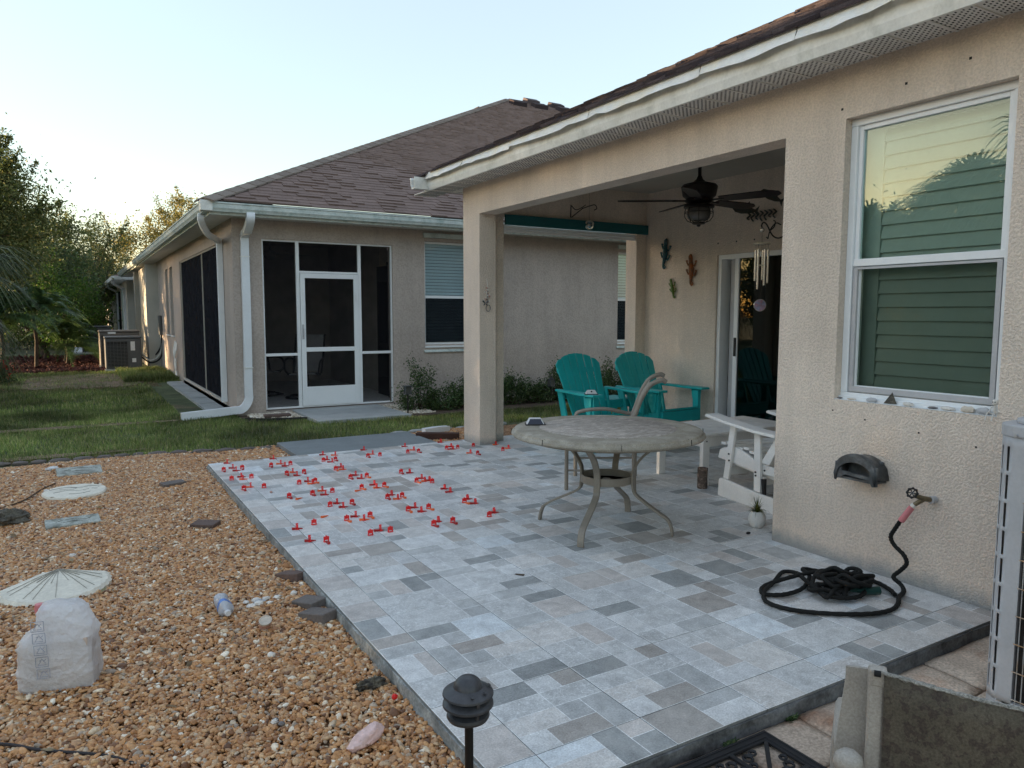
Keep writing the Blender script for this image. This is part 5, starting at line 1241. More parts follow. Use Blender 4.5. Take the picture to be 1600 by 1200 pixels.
MB().tube(spline(hp, 5), r_*.95, 9).build('hose_tube', m_hose, t, smooth=True)
MB().tube([(3.615, 2.10, .445), (3.61, 2.108, .432)], .014, 12).build('connector', m_shellw, t, smooth=True)
MB().tube([(3.61, 2.108, .432), (3.60, 2.155, .35)], [.0155, .0165], 12).build('collar', m_pink, t, smooth=True)
MB().tube([(3.40, 2.13, .03), (3.33, 2.16, .03)], [.022, .018], 12).tube([(3.33, 2.16, .03), (3.27, 2.2, .035)], [.012, .010], 10).build('nozzle', m_green, t, smooth=True)

# ------------------------------------------------------------------ sill treasures
def tiny(name, label, cat, c, r, mt, seed, rough=.25, group='shells and stones on the window sill'):
    o = blob(MB(), c, r, seed, rough, seg=14, rings=8).build(name, mt, smooth=True); tag(o, label, cat, group); return o
sz = .930
tiny('pebble', 'tiny black stone at the far left end of the window sill', 'stone', (3.705, 2.61, sz+.003), (.012, .016, .005), m_shelldk, 1)
tiny('pebble', 'thin tan shell flake near the left end of the window sill', 'shell', (3.71, 2.54, sz+.003), (.010, .028, .005), m_clayw, 2)
tiny('pebble', 'rounded grey stone on the window sill left of the pointed shell', 'stone', (3.71, 2.42, sz+.010), (.016, .030, .013), m_acgrey, 3)
q = MB(); q.v = [(3.70, 2.345, sz), (3.73, 2.34, sz), (3.715, 2.28, sz), (3.712, 2.305, sz+.062), (3.70, 2.30, sz+.0)]
for f_ in ((0, 1, 3), (1, 2, 3), (2, 0, 3), (0, 2, 1)): q.face(f_)
o = q.build('pointed_shell', m_rock2); tag(o, 'grey pointed broken shell standing up on the window sill', 'shell', 'shells and stones on the window sill')
tiny('shell', 'small brown and white shell on the sill right of the pointed one', 'shell', (3.70, 2.21, sz+.008), (.013, .03, .011), m_shellw, 5, .5)
tiny('pebble', 'flat black oval stone in the middle of the window sill', 'stone', (3.705, 2.085, sz+.004), (.012, .026, .006), m_shelldk, 6)
tiny('shell', 'flat white shell right of the black oval stone', 'shell', (3.705, 2.01, sz+.008), (.014, .036, .010), m_shellw, 7)
tiny('shell', 'rough white and brown shell, third from the right on the sill', 'shell', (3.705, 1.915, sz+.012), (.015, .034, .016), m_clayw, 8, .4)
tiny('pebble', 'blue grey wedge of stone next to the little skeleton', 'stone', (3.705, 1.845, sz+.014), (.015, .032, .018), m_acgrey, 9, .3)
t = thing('skeleton_figurine', 'little white skeleton figurine sitting on the corner of the sill', 'figurine', (3.70, 1.79, sz))
blob(MB(), (3.695, 1.79, sz+.062), (.013, .013, .015), 2, .05, seg=14, rings=10).build('skull', m_shellw, t, smooth=True)
MB().tube([(3.697, 1.79, sz+.048), (3.697, 1.79, sz+.01)], [.005, .006], 6).build('spine', m_shellw, t)
for k in range(4): MB().tube([(3.697+.010*math.cos(2*PI*j/10), 1.79+.012*math.sin(2*PI*j/10), sz+.042-k*.007) for j in range(11)], .0016, 4, caps=False).build('rib', m_shellw, t)
for s_ in (-1, 1):
    MB().tube([(3.695, 1.79+s_*.006, sz+.008), (3.675, 1.79+s_*.014+.008, sz+.014), (3.66, 1.80+s_*.014, sz-.022)], .0032, 5).build('leg', m_shellw, t)
    MB().tube([(3.697, 1.79+s_*.012, sz+.044), (3.69, 1.79+s_*.02, sz+.02), (3.675, 1.79+s_*.016, sz+.016)], .0028, 5).build('arm', m_shellw, t)
    blob(MB(), (3.6835, 1.79+s_*.005, sz+.064), (.0018, .0032, .0032), 1, 0, seg=8, rings=5).build('eye_socket', m_hole, t)

# ------------------------------------------------------------------ near condenser by the wall
AX, AY, AZ = 2.86, 1.385, 1.02
t = thing('air_conditioner', 'grey louvred air conditioner against the wall at the right edge', 'air conditioner', (AX, .65, GZ))
W2, D2 = .74, .74; cr = .085
def rrect(x0, x1, y0, y1, r_, n=6):
    out = []
    for cx_, cy_, a0 in ((x1-r_, y1-r_, 0), (x0+r_, y1-r_, 90), (x0+r_, y0+r_, 180), (x1-r_, y0+r_, 270)):
        for k in range(n+1): a = R(a0+90*k/n); out.append((cx_+r_*math.cos(a), cy_+r_*math.sin(a)))
    return out
rr_ = rrect(AX-.006, AX+W2+.006, AY-D2-.006, AY+.006, cr+.01)
I_ = Matrix.Identity(4)
MB().prism(rr_, Matrix.Translation((0, 0, AZ-.055)), .045).prism(rrect(AX+.03, AX+W2-.03, AY-D2+.03, AY-.03, cr), Matrix.Translation((0, 0, AZ-.0099)), .018).build('lid', m_acgrey, t, bevel=.006, fixn=True)
MB().prism(rrect(AX, AX+W2, AY-D2, AY, cr), Matrix.Translation((0, 0, GZ+.01)), .05).build('base_pan', m_acgrey, t, bevel=.004, fixn=True)
# corner post nearest the patio: curved sheet with rows of real slots
q = MB(); z0, z1 = GZ+.05, AZ-.05
us = []     # path param along surface: from wall-side face (+Y face) round to the -X face
L1 = .035
path = [(AX+cr+L1-.012*i, AY) for i in range(3)]
path = [(AX+cr+.03, AY), (AX+cr+.012, AY)] + [(AX+cr-cr*math.sin(R(a)), AY-cr+cr*math.cos(R(a))) for a in (0, 8, 16, 24, 30, 38, 46, 54, 62, 70, 80, 90)] + [(AX, AY-cr-.012), (AX, AY-cr-.03), (AX+.02, AY-cr-.03)]
zs = [z0]; z = z0+.03
while z < z1-.10: zs += [z, z+.088]; z += .103
zs.append(z1)
slotcols = {7, 10}
for x, y in path:
    for z in zs: q.v.append((x, y, z))
nz = len(zs)
for i in range(len(path)-1):
    for j in range(nz-1):
        if i in slotcols and j % 2 == 1: continue
        q.face((i*nz+j, (i+1)*nz+j, (i+1)*nz+j+1, i*nz+j+1))
o = q.build('corner_post', m_acgrey, t, smooth=True, angle=60); so = o.modifiers.new('s', 'SOLIDIFY'); so.thickness = .0025; so.offset = -1
MB().prism(rrect(AX+.022, AX+W2-.022, AY-D2+.022, AY-.022, cr-.02), Matrix.Translation((0, 0, z0)), z1-z0).build('coil', m_fin, t, fixn=True)
q = MB()
for k in range(30):
    y = AY-cr-.045-k*.0185
    q.tube([(AX-.004, y, z0), (AX-.004, y, z1)], .0022, 5)
q.build('wire_guard', m_wire, t)
q = MB()
for k in range(10):
    z = z0+.03+k*.103; q.tube([(AX-.0085, AY-cr-.03, z), (AX-.0085, AY-D2+cr, z-.0)], .0022, 5)
q.build('wire_guard_crossbar', m_rust, t)
q = MB()
for a_ in range(2): q.tube([(AX-.004, AY-D2+cr*a_, z0), (AX-.004, AY-D2+cr*a_, z1)], .03, 8)
q = MB().prism(rrect(AX, AX+.07, AY-D2, AY-D2+.07, .03), Matrix.Translation((0, 0, z0)), z1-z0).build('corner_post', m_acgrey, t, fixn=True)
for y in (AY-.10, AY-.06): MB().tube([(AX-.010, y-.02, AZ-.045), (AX-.016, y-.02, AZ-.045)], .006, 8).build('screw', m_wire, t)

# ------------------------------------------------------------------ sling chair in the lower right corner, its back towards us
t = thing('sling_chair', 'cast metal chair with a brown mottled sling back in the lower right corner', 'chair', (1.2, .6, GZ))
tl = Vector((1.145, .715, .800)); along = Vector((.60, -.80, 0)).normalized(); dn = Vector((-.06, -.05, -1)).normalized()
Wc = .50
def C_(a, d_, o_=0): return tl+along*a+dn*d_+Vector((.8, .6, 0))*o_
nu, nv = 24, 10; V = []; F = []
for j in range(nv+1):
    for i in range(nu+1):
        u = i/nu; v = j/nv; sag = -.020*math.sin(PI*u)*(1-.3*v)
        p = C_(.012+u*(Wc-.02), v*.52 + (.012*math.sin(PI*u) if j == 0 else 0), sag*1.2-.012); V.append(tuple(p))
F = [(j*(nu+1)+i, j*(nu+1)+i+1, (j+1)*(nu+1)+i+1, (j+1)*(nu+1)+i) for j in range(nv) for i in range(nu)]
o = fast('back_sling', V, F, m_sling, t, smooth=True); so = o.modifiers.new('s', 'SOLIDIFY'); so.thickness = .003
edge = [Vector(V[i]) for i in range(nu+1)]
ed2 = []
for i in range(nu*4+1):
    k = i/4; a = int(min(k, nu-1)); p = edge[a].lerp(edge[a+1], k-a); ed2.append(p+Vector((rnd.uniform(-.001, .001), rnd.uniform(-.001, .001), .002+rnd.uniform(-.0008, .0008))))
MB().tube(ed2, [.0035+.0012*rnd.random() for _ in ed2], 6).build('frayed_hem', m_slingedge, t, smooth=True)
post = spline([C_(0, -.004), C_(0, .10), C_(-.003, .30), C_(-.004, .56)], 5)
q = MB(); q.tube(post, 1, 4, flat=(.0175, .013), up=(.8, .6, 0)); q.build('back_post', m_castal, t, bevel=.004, smooth=True, angle=40)
q = MB(); q.tube(spline([C_(Wc+.01, -.004), C_(Wc+.01, .10), C_(Wc+.01, .56)], 5), 1, 4, flat=(.0175, .013), up=(.8, .6, 0)); q.build('back_post', m_castal, t, bevel=.004, smooth=True, angle=40)
MB().box(-.012, .017, -.012, .012, -.026, .006, T=Tm(C_(0, 0, 0), along, (.8, .6, 0), (0, 0, 1))).build('post_cap', m_castal, t, bevel=.005)
MB().tube([C_(-.004, -.001, -.0155), C_(.006, -.001, -.0155)], .0055, 8).build('rail_slot', m_hole, t)
# flat curved side arm seen beyond the post, with its knob
side = spline([C_(-.046, .012, .03), C_(-.052, .06, .03), C_(-.056, .16, .03), C_(-.060, .30, .03), C_(-.06, .5, .03)], 5)
q = MB(); n_ = len(side)
for i, p in enumerate(side):
    w_ = .044+.012*i/n_; bow = .004*math.sin(i*.4)
    for a, h in ((0, 0), (1, .004), (1, -.002), (0, -.006)): q.v.append(tuple(p+along*(a*w_)+Vector((.8, .6, 0))*h+along*bow*(1-a)))
for i in range(n_-1):
    for j in range(4): q.face((i*4+j, i*4+(j+1) % 4, i*4+4+(j+1) % 4, i*4+4+j))
q.face((0, 1, 2, 3)); q.build('front_of_back_panel', m_castal, t, smooth=True, angle=40)
kc = C_(-.040, .143, -.045)
MB().lathe([(.0001, .022), (.012, .020), (.021, .012), (.0235, .0), (.020, -.010), (.013, -.0155), (.020, -.021), (.0235, -.03), (.021, -.045), (.015, -.055)], tuple(kc), 24).build('arm_knob', m_castal, t, smooth=True)
MB().tube(spline([kc+Vector((0, 0, -.05)), kc+Vector((.05, .02, -.08)), kc+Vector((.2, .15, -.10)), kc+Vector((.42, .30, -.16)), kc+Vector((.46, .33, -.4)), Vector((1.62, 1.0, GZ))], 6), .014, 8).build('arm', m_castal, t, smooth=True)
for a, b in ((C_(0, .5), (1.02, .62, GZ)), (C_(Wc, .5), (1.33, .22, GZ)), (C_(Wc, .5)+Vector((.42, .3, 0)), (1.85, .62, GZ))):
    MB().tube([a, b], .014, 8).build('leg', m_castal, t, smooth=True)
q = MB(); a = C_(0, .44); b = C_(Wc, .44); q.poly([a, b, b+Vector((.42, .32, .04)), a+Vector((.42, .32, .04))]); o = q.build('seat_sling', m_sling, t); so = o.modifiers.new('s', 'SOLIDIFY'); so.thickness = .004

# ------------------------------------------------------------------ rubber mat
t = thing('rubber_doormat', 'black openwork rubber mat with scroll pattern at the bottom edge', 'doormat', (1.4, 1.3, GZ))
mx0, mx1, my0, my1, mz = 1.10, 2.00, 1.03, 1.645, GZ+.017
q = MB(); bw = .045
q.box(mx0, mx1, my0, my0+bw, mz, mz+.010).box(mx0, mx1, my1-bw, my1, mz, mz+.010).box(mx0, mx0+bw, my0+bw, my1-bw, mz, mz+.010).box(mx1-bw, mx1, my0+bw, my1-bw, mz, mz+.010)
for o_ in (.008, .030): 
    q.box(mx0+o_, mx1-o_, my0+o_, my0+o_+.005, mz+.0101, mz+.013).box(mx0+o_, mx1-o_, my1-o_-.005, my1-o_, mz+.0101, mz+.013).box(mx1-o_-.005, mx1-o_, my0+o_+.006, my1-o_-.006, mz+.0101, mz+.013)
q.build('border', m_mat, t, bevel=.0015)
q = MB(); cw = .165
xs = [mx1-bw-cw*i for i in range(6)]; ys = [my1-bw-cw*j for j in range(4)]
for x in xs[1:]: q.box(x-.008, x+.008, my0+bw-.004, my1-bw+.004, mz+.001, mz+.0095)
for y in ys[1:]: q.box(mx0+bw-.004, mx1-bw+.004, y-.008, y+.008, mz+.0012, mz+.0092)
for i in range(5):
    for j in range(3):
        x1, y1 = xs[i], ys[j]; cx_, cy_ = x1-cw/2, y1-cw/2
        a, b = ((x1-cw, y1-cw), (x1, y1)) if (i+j) % 2 == 0 else ((x1-cw, y1), (x1, y1-cw))
        q.bar((*a, mz+.005), (*b, mz+.005), .014, .0078)
        for sx_, sy_ in ((.27, -.27), (-.27, .27), (.36, -.05), (-.36, .05), (.05, -.36), (-.05, .36)):
            if (i+j) % 2: sx_ = -sx_
            c = (cx_+sx_*cw, cy_+sy_*cw); rad = .021 if abs(sx_) > .2 and abs(sy_) > .2 else .015
            q.tube([(c[0]+rad*(1-.04*k)*math.cos(k*.7), c[1]+rad*(1-.04*k)*math.sin(k*.7), mz+.0045) for k in range(13)], .0042, 5)
q.build('scrollwork', m_mat, t)

# ------------------------------------------------------------------ stamped pavers in the lower right
pv = thing('stamped_pavers', 'tan and rust pavers below the patio slab', 'pavement', (1.05, -3, GZ)); pv['kind'] = 'structure'; del pv['category']
r3 = random.Random(21)
rows = [1.688, 1.43, 1.00, .56, .12, -.3, -.8]
for j in range(len(rows)-1):
    yb, ya = rows[j], rows[j+1]; xc = 1.055 if j % 2 else 1.04; x = 1.045; first = True
    cuts = {0: [1.045, 1.44, 1.86, 2.21, 2.72, 3.02, 3.69], 1: [1.045, 1.62, 2.17, 2.90, 3.69]}.get(j, [1.045, 1.5+.1*j, 2.1+.08*j, 2.8, 3.25, 3.69])
    for k in range(len(cuts)-1):
        xa, xb = cuts[k]+.005, cuts[k+1]-.005; q = MB(); n = 9; m_ = 7; dz = r3.uniform(-.004, .004)
        if not (xb-xa > .05): continue
        for b_ in range(m_+1):
            for a_ in range(n+1):
                u, v = a_/n, b_/m_; X_ = xa+(xb-xa)*u; Y_ = ya+.006+(yb-ya-.012)*v
                e_ = min(u, 1-u)*(xb-xa); g_ = min(v, 1-v)*(yb-ya); d_ = min(e_, g_)
                jx = .006*mnoise.noise(Vector((X_*9, Y_*9, 3))) if 0 < u < 1 or True else 0
                q.v.append((X_+jx*(1 if u in (0, 1) else .5), Y_+.006*mnoise.noise(Vector((X_*8, Y_*8, 9))), GZ+.008+dz-(.010 if d_ < 1e-6 else .0)+.006*mnoise.noise(Vector((X_*6, Y_*6, j)))))
        for b_ in range(m_):
            for a_ in range(n): i0 = b_*(n+1)+a_; q.face((i0, i0+1, i0+n+2, i0+n+1))
        o = q.build('paver', m_paver, pv, smooth=True); so = o.modifiers.new('s', 'SOLIDIFY'); so.thickness = .03; so.offset = -1
def weed(c, n, r_, h_):
    V, F = [], []
    for k in range(n):
        a = rnd.uniform(0, 2*PI); d = Vector((math.cos(a), math.sin(a), 0)); s_ = Vector((-d.y, d.x, 0)); L_ = rnd.uniform(.5, 1)*r_; p0 = Vector(c)+Vector((rnd.gauss(0, r_*.5), rnd.gauss(0, r_*.25), 0)); b = len(V)
        for i, u in enumerate((0, .5, 1)):
            p = p0+d*L_*u+Vector((0, 0, h_*u*(1.3-u*.6))); w_ = .0035*(1-.6*u); V += [tuple(p-s_*w_), tuple(p+s_*w_)]
        F += [(b, b+1, b+3, b+2), (b+2, b+3, b+5, b+4)]
    o = fast('weed', V, F, m_bush); return o
for c, lab in (((2.17, 1.672, GZ), 'small green weed in the joint beside the slab corner, near the chair'), ((1.86, 1.672, GZ), 'small green weed against the slab, above the rubber mat')):
    tag(weed(c, 60, .028, .018), lab, 'weed')

# ------------------------------------------------------------------ path light near the camera
lx, ly, lz = .70, 1.36, .622
LS = .83
t = thing('path_light', 'charcoal three tier path light on a black stake at the bottom', 'path light', (lx, ly, GZ))
MB().lathe([(.0001, .0), (.010, -.0008), (.018, -.0035), (.025, -.009), (.0295, -.0155), (.031, -.0205), (.0318, -.023), (.038, -.0255), (.048, -.030), (.0545, -.0345), (.0555, -.0385), (.053, -.040), (.03, -.036)], (lx, ly, lz), 48).build('top_cap', m_lampm, t, smooth=True, angle=28)
MB().lathe([(.028, -.046), (.038, -.0475), (.049, -.0530), (.0548, -.0575), (.0555, -.062), (.050, -.0665), (.036, -.0695), (.026, -.070)], (lx, ly, lz), 48).build('middle_tier', m_lampm, t, smooth=True, angle=28)
MB().lathe([(.026, -.074), (.038, -.077), (.0455, -.081), (.0470, -.087), (.044, -.093), (.030, -.099), (.0001, -.101)], (lx, ly, lz), 48).build('bottom_tier', m_lampm, t, smooth=True, angle=28)
MB().lathe([(.024, -.036), (.026, -.076)], (lx, ly, lz), 24).build('lens', m_hole, t, smooth=True)
for k in range(3):
    a = R(30+120*k); MB().bar((lx+.045*math.cos(a), ly+.045*math.sin(a), lz-.047*LS), (lx+.045*math.cos(a), ly+.045*math.sin(a), lz-.062*LS), .006, .006).bar((lx+.043*math.cos(a), ly+.043*math.sin(a), lz-.083*LS), (lx+.041*math.cos(a), ly+.041*math.sin(a), lz-.096*LS), .006, .006).build('spacer', m_lampm, t)
for k, a in enumerate((-65, -105, -20)):
    a = R(a); MB().tube([(lx+.045*math.cos(a), ly+.045*math.sin(a), lz-.0305*LS), (lx+.047*math.cos(a), ly+.047*math.sin(a), lz-.0275*LS)], .0045, 8).build('screw', m_lampm, t, smooth=True)
MB().tube([(lx, ly, lz-.118*LS), (lx+.002, ly, lz-.13*LS), (lx+.002, ly, GZ-.02)], [.0105, .0095, .0095], 12).build('stake', m_lampbk, t, smooth=True)

# ------------------------------------------------------------------ plastic bag with a carton
t = thing('plastic_bag', 'white translucent plastic bag wrapped round a carton, standing on the gravel', 'bag', (-.10, 3.33, GZ))
bc = Vector((-.10, 3.33, GZ)); ax = Vector((.965, -.26, 0)).normalized(); ay_ = Vector((.26, .965, 0)).normalized()
q = MB(); rings_ = 60; seg_ = 110; Hh = .335
rb = random.Random(5)
for i in range(rings_+1):
    v = i/rings_; z = Hh*min(1, v*1.0)
    for j in range(seg_):
        a = 2*PI*j/seg_; c_, s_ = math.cos(a), math.sin(a)
        e_ = .34+.5*max(0, (v-.55))*1.3
        cx = math.copysign(abs(c_)**e_, c_); cy = math.copysign(abs(s_)**e_, s_)
        w_ = .138-.012*v - (.045*max(0, (v-.62))/.38)
        d_ = .075+.01*math.sin(v*6) - (.02*max(0, v-.6))
        if v > .90: k_ = math.sqrt(max(0, 1-((v-.90)/.10)**2)); w_ *= .25+.75*k_; d_ *= .25+.75*k_
        x = w_*cx+.035*max(0, v-.5); y = d_*cy
        # slumped left shoulder
        if v > .62 and x < -.055: x = -.055+(x+.055)*(1-.75*min(1, (v-.62)/.12)); 
        rg1 = 1-2*abs(mnoise.noise(Vector((x*9+z*7, y*9+3, z*8)))); rg2 = 1-2*abs(mnoise.noise(Vector((x*21-z*10, y*21, z*15)))); nn_ = mnoise.noise(Vector((x*8, y*8+3, z*6)))*.008 + .008*max(0, rg1)**4 + .004*max(0, rg2)**4 - .004
        amp = .55+1.25*v
        x += c_*nn_*amp; y += s_*nn_*amp; zz_ = z + (.012*mnoise.noise(Vector((x*20, y*20, 8)))*v)
        p = bc+ax*x+ay_*y; q.v.append((p.x, p.y, GZ+max(0, zz_)))
for i in range(rings_):
    for j in range(seg_):
        q.face((i*seg_+j, i*seg_+(j+1) % seg_, (i+1)*seg_+(j+1) % seg_, (i+1)*seg_+j))
q.face(tuple(rings_*seg_+j for j in range(seg_)))
q.build('bag_film', m_bag, t, smooth=True, angle=70)
MB().box(-.128, .115, -.062, .056, .004, .200, T=Tm(bc, ax, ay_, (0, 0, 1))).build('carton', m_card, t, bevel=.004)
MB().lathe([(.0001, .022), (.016, .02), (.019, 0), (.016, -.02)], tuple(bc+ax*-.072+ay_*.035+Vector((0, 0, .298))), 14).build('bottle_neck', m_pink, t, smooth=True)
# printed pictograms on the film
def bagpt(u, z, off=.0): 
    p = bc+ax*u-ay_*(.088+off)+Vector((0, 0, z)); return p
pr_ = MB()
for k in range(5):
    z0_ = .272-k*.047; u0_ = -.045+.003*k; hw = .0215
    rect = [(u0_-hw, z0_-.019), (u0_+hw, z0_-.019), (u0_+hw, z0_+.019), (u0_-hw, z0_+.019)]
    for a in range(4): pr_.bar(bagpt(*rect[a]), bagpt(*rect[(a+1) % 4]), .0024, .0012, up=(0, -1, 0))
    for s_, e_ in (((-.012, -.010), (.0, .012)), ((.0, .012), (.014, -.008)), ((-.014, -.012), (.015, -.012)), ((.004, .002), (.014, .010)), ((-.01, .004), (-.004, .008))):
        pr_.bar(bagpt(u0_+s_[0], z0_+s_[1]), bagpt(u0_+e_[0], z0_+e_[1]), .0022, .0012, up=(0, -1, 0))
pr_.build('printed_pictograms', m_bagprint, t)

# ------------------------------------------------------------------ bottle, shells, quartz, rocks, stones on the gravel
t = thing('plastic_bottle', 'crumpled cloudy plastic bottle with a blue label lying on the gravel', 'bottle', (.58, 3.70, GZ+.03))
d = Vector((.02, -.93, -.05)).normalized(); a_, b_ = frame_from(d); T = Matrix((a_, b_, d)).transposed().to_4x4(); T.translation = Vector((.575, 3.80, GZ+.045))
MB().lathe([(.0001, -.015), (.022, -.015), (.033, -.005), (.034, .01), (.031, .015), (.034, .022), (.031, .029), (.034, .036), (.031, .043), (.034, .050), (.033, .075)], (0, 0, 0), 24, T=T, wob=lambda a, z: 1+.07*math.sin(a*3+z*60)).build('bottle_body', m_bottle, t, smooth=True)
MB().lathe([(.0335, .075), (.036, .09), (.0335, .105)], (0, 0, 0), 24, T=T, wob=lambda a, z: 1+.10*math.sin(a*3+4)).build('label', m_blue, t, smooth=True)
MB().lathe([(.0335, .105), (.037, .12), (.030, .14), (.014, .155), (.013, .165)], (0, 0, 0), 24, T=T, wob=lambda a, z: 1+.10*math.sin(a*3+4)).build('bottle_shoulder', m_bottle, t, smooth=True)
MB().lathe([(.0145, .163), (.0155, .165), (.0155, .178), (.012, .181), (.0001, .181)], (0, 0, 0), 20, T=T).build('cap', m_solwhite, t, smooth=True, angle=40)
t = thing('clay_cup', 'small broken clay cup with a pink inside lying on the gravel', 'cup', (.70, 3.42, GZ))
T = Tm((.705, 3.43, GZ+.008), (1, .1, 0), (0, .93, .36))
MB().lathe([(.0001, 0), (.022, 0), (.030, .045), (.0275, .046), (.020, .006), (.0001, .006)], (0, 0, 0), 26, T=T, wob=lambda a, z: 1+.05*math.sin(a*2)).build('cup_wall', m_terra, t, smooth=True, angle=40)
MB().lathe([(.0303, .0445), (.0306, .047), (.0270, .0475), (.027, .045)], (0, 0, 0), 26, T=T, wob=lambda a, z: 1+.05*math.sin(a*2)).lathe([(.0225, .0), (.0235, .02), (.0235, .02), (.0308, .046)], (0, 0, 0), 26, T=T, a0=PI*1.0, a1=2*PI, wob=lambda a, z: 1.01+.05*math.sin(a*2)).build('limewash', m_clayw, t, smooth=True)
o = MB(); T = Tm((.80, 2.31, GZ+.022), (.82, .36, .10), (-.3, .9, 0)); blob(o, (.80, 2.31, GZ+.024), (.078, .032, .030), 12, .22, 1.8, 26, 16, T=T)
o = o.build('quartz_chunk', m_quartz, smooth=True, angle=25); tag(o, 'pink quartz chunk lying on the gravel near the path light', 'stone')
o = blob(MB(), (.945, 2.67, GZ+.012), (.062, .030, .022), 5, .5, 3.2, 26, 16).build('porous_rock', m_rock, smooth=True, angle=40); tag(o, 'dark porous flat rock beside the slab edge', 'rock')
o = blob(MB(), (-.44, 6.12, GZ+.035), (.115, .09, .065), 9, .45, 2.4, 28, 18).build('grey_rock', m_rock2, smooth=True, angle=40); tag(o, 'lumpy grey rock with a dark hollow at the left edge', 'rock')
# cluster of bleached shells
t = thing('shell_pile', 'small pile of bleached and spotted shells on the gravel by the loose bricks', 'shells', (.77, 3.74, GZ)); 
for k in range(12):
    c = (.765+rnd.gauss(0, .035), 3.75+rnd.gauss(0, .045), GZ+.012+rnd.uniform(0, .008)); blob(MB(), c, (rnd.uniform(.012, .026), rnd.uniform(.010, .02), rnd.uniform(.006, .012)), k, .35, seg=12, rings=7).build('shell', (m_shellw, m_shellw, m_acgrey, m_shellw)[k % 4], t, smooth=True)
t = thing('spotted_shell', 'small black and white shell fragment left of the pink quartz', 'shell', (.56, 2.58, GZ))
for k in range(4): blob(MB(), (.56+rnd.gauss(0, .01), 2.58+rnd.gauss(0, .01), GZ+.016), (.012, .010, .008), k+30, .4, seg=12, rings=7).build('fragment', (m_shellw, m_shelldk)[k % 2], t, smooth=True)
for k, (x, y, lab) in enumerate(((.665, 3.12, 'white rounded shell on the gravel in front of the dark porous rock'), (.93, 3.78, 'white pebble sized shell beside the upper loose brick'))):
    o = blob(MB(), (x, y, GZ+.014), (.018, .014, .012), 40+k, .3, seg=14, rings=8).build('shell', m_shellw, smooth=True); tag(o, lab, 'shell')
o = blob(MB(), (.985, 2.52, GZ+.02), (.012, .008, .012), 3, .3, seg=8, rings=5).build('red_scrap', m_red); tag(o, 'red plastic scrap against the slab edge near the porous rock', 'scrap')

def slab(name, label, cat, c, sx, sy, h_, rz, mt, group=None, tilt=(0, 0), rough=.004, bev=.005):
    t = MB(); T = Matrix.Translation(c) @ Matrix.Rotation(rz, 4, 'Z') @ Matrix.Rotation(tilt[0], 4, 'X') @ Matrix.Rotation(tilt[1], 4, 'Y')
    t.box(-sx/2, sx/2, -sy/2, sy/2, 0, h_, T=T); o = t.build(name, mt, bevel=bev); tag(o, label, cat, group); return o
slab('concrete_brick', 'brown brick leaning against the slab edge, farthest of the three there', 'brick', (.985, 4.03, GZ-.010), .17, .095, .048, R(-60), m_brick, 'loose bricks on the gravel', (R(-4), R(-10)))
slab('concrete_brick', 'grey brown brick by the slab edge, middle of the three', 'brick', (.965, 3.60, GZ-.008), .16, .10, .045, R(-66), m_brick2, 'loose bricks on the gravel', (R(3), R(-8)))
slab('concrete_brick', 'grey brown brick by the slab edge, nearest of the three', 'brick', (.955, 3.42, GZ-.004), .17, .10, .045, R(-62), m_brick2, 'loose bricks on the gravel', (R(-2), R(-9)))
slab('concrete_brick', 'small grey brick out on the gravel nearest the grass', 'brick', (.68, 6.80, GZ-.012), .19, .10, .045, R(18), m_brick2, 'loose bricks on the gravel', (R(4), 0))
slab('concrete_brick', 'reddish brown brick lying alone on the open gravel', 'brick', (.73, 5.35, GZ-.012), .17, .11, .045, R(-38), m_brick, 'loose bricks on the gravel', (R(4), 0))
def grooves(parent, segs, z, T):
    q = MB()
    for s_ in segs:
        P_ = spline([tuple(T @ Vector((x, y, z))) for x, y in s_], 4) if len(s_) > 2 else [T @ Vector((*s_[0], z)), T @ Vector((*s_[1], z))]
        for a, b in zip(P_[:-1], P_[1:]): q.bar(a, b, .0035, .002)
    return q.build('groove', m_groove, parent)
def stone_thing(name, label, c, rz): 
    t = thing(name, label, 'stepping stone', c, 0, 'stepping stones in the gravel'); return t, Matrix.Translation(c) @ Matrix.Rotation(rz, 4, 'Z')
# rectangles
for (c, sx, sy, rz, lab, sg) in (((-.055, 5.87, GZ+.004), .33, .17, R(4), 'rectangular grey stepping stone with a carved dolphin shape, nearer one', [[(-.10, 0), (-.04, .035), (.03, .03), (.08, -.005), (.11, .02)], [(-.06, -.03), (0, -.01), (.06, -.03)]]),
                                 ((.0, 7.78, GZ+.002), .36, .26, R(2), 'rectangular grey stepping stone closest to the grass', [[(-.12, .02), (-.02, .07), (.08, .04), (.13, .07)], [(-.08, -.05), (.02, -.02), (.1, -.06)]])):
    t, T = stone_thing('stepping_stone', lab, c, rz); T = T @ Matrix.Rotation(R(5), 4, 'X')
    MB().box(-sx/2, sx/2, -sy/2, sy/2, -.01, .028, T=T).build('slab', m_step, t, bevel=.006, seg=3); grooves(t, sg, .0285, T)
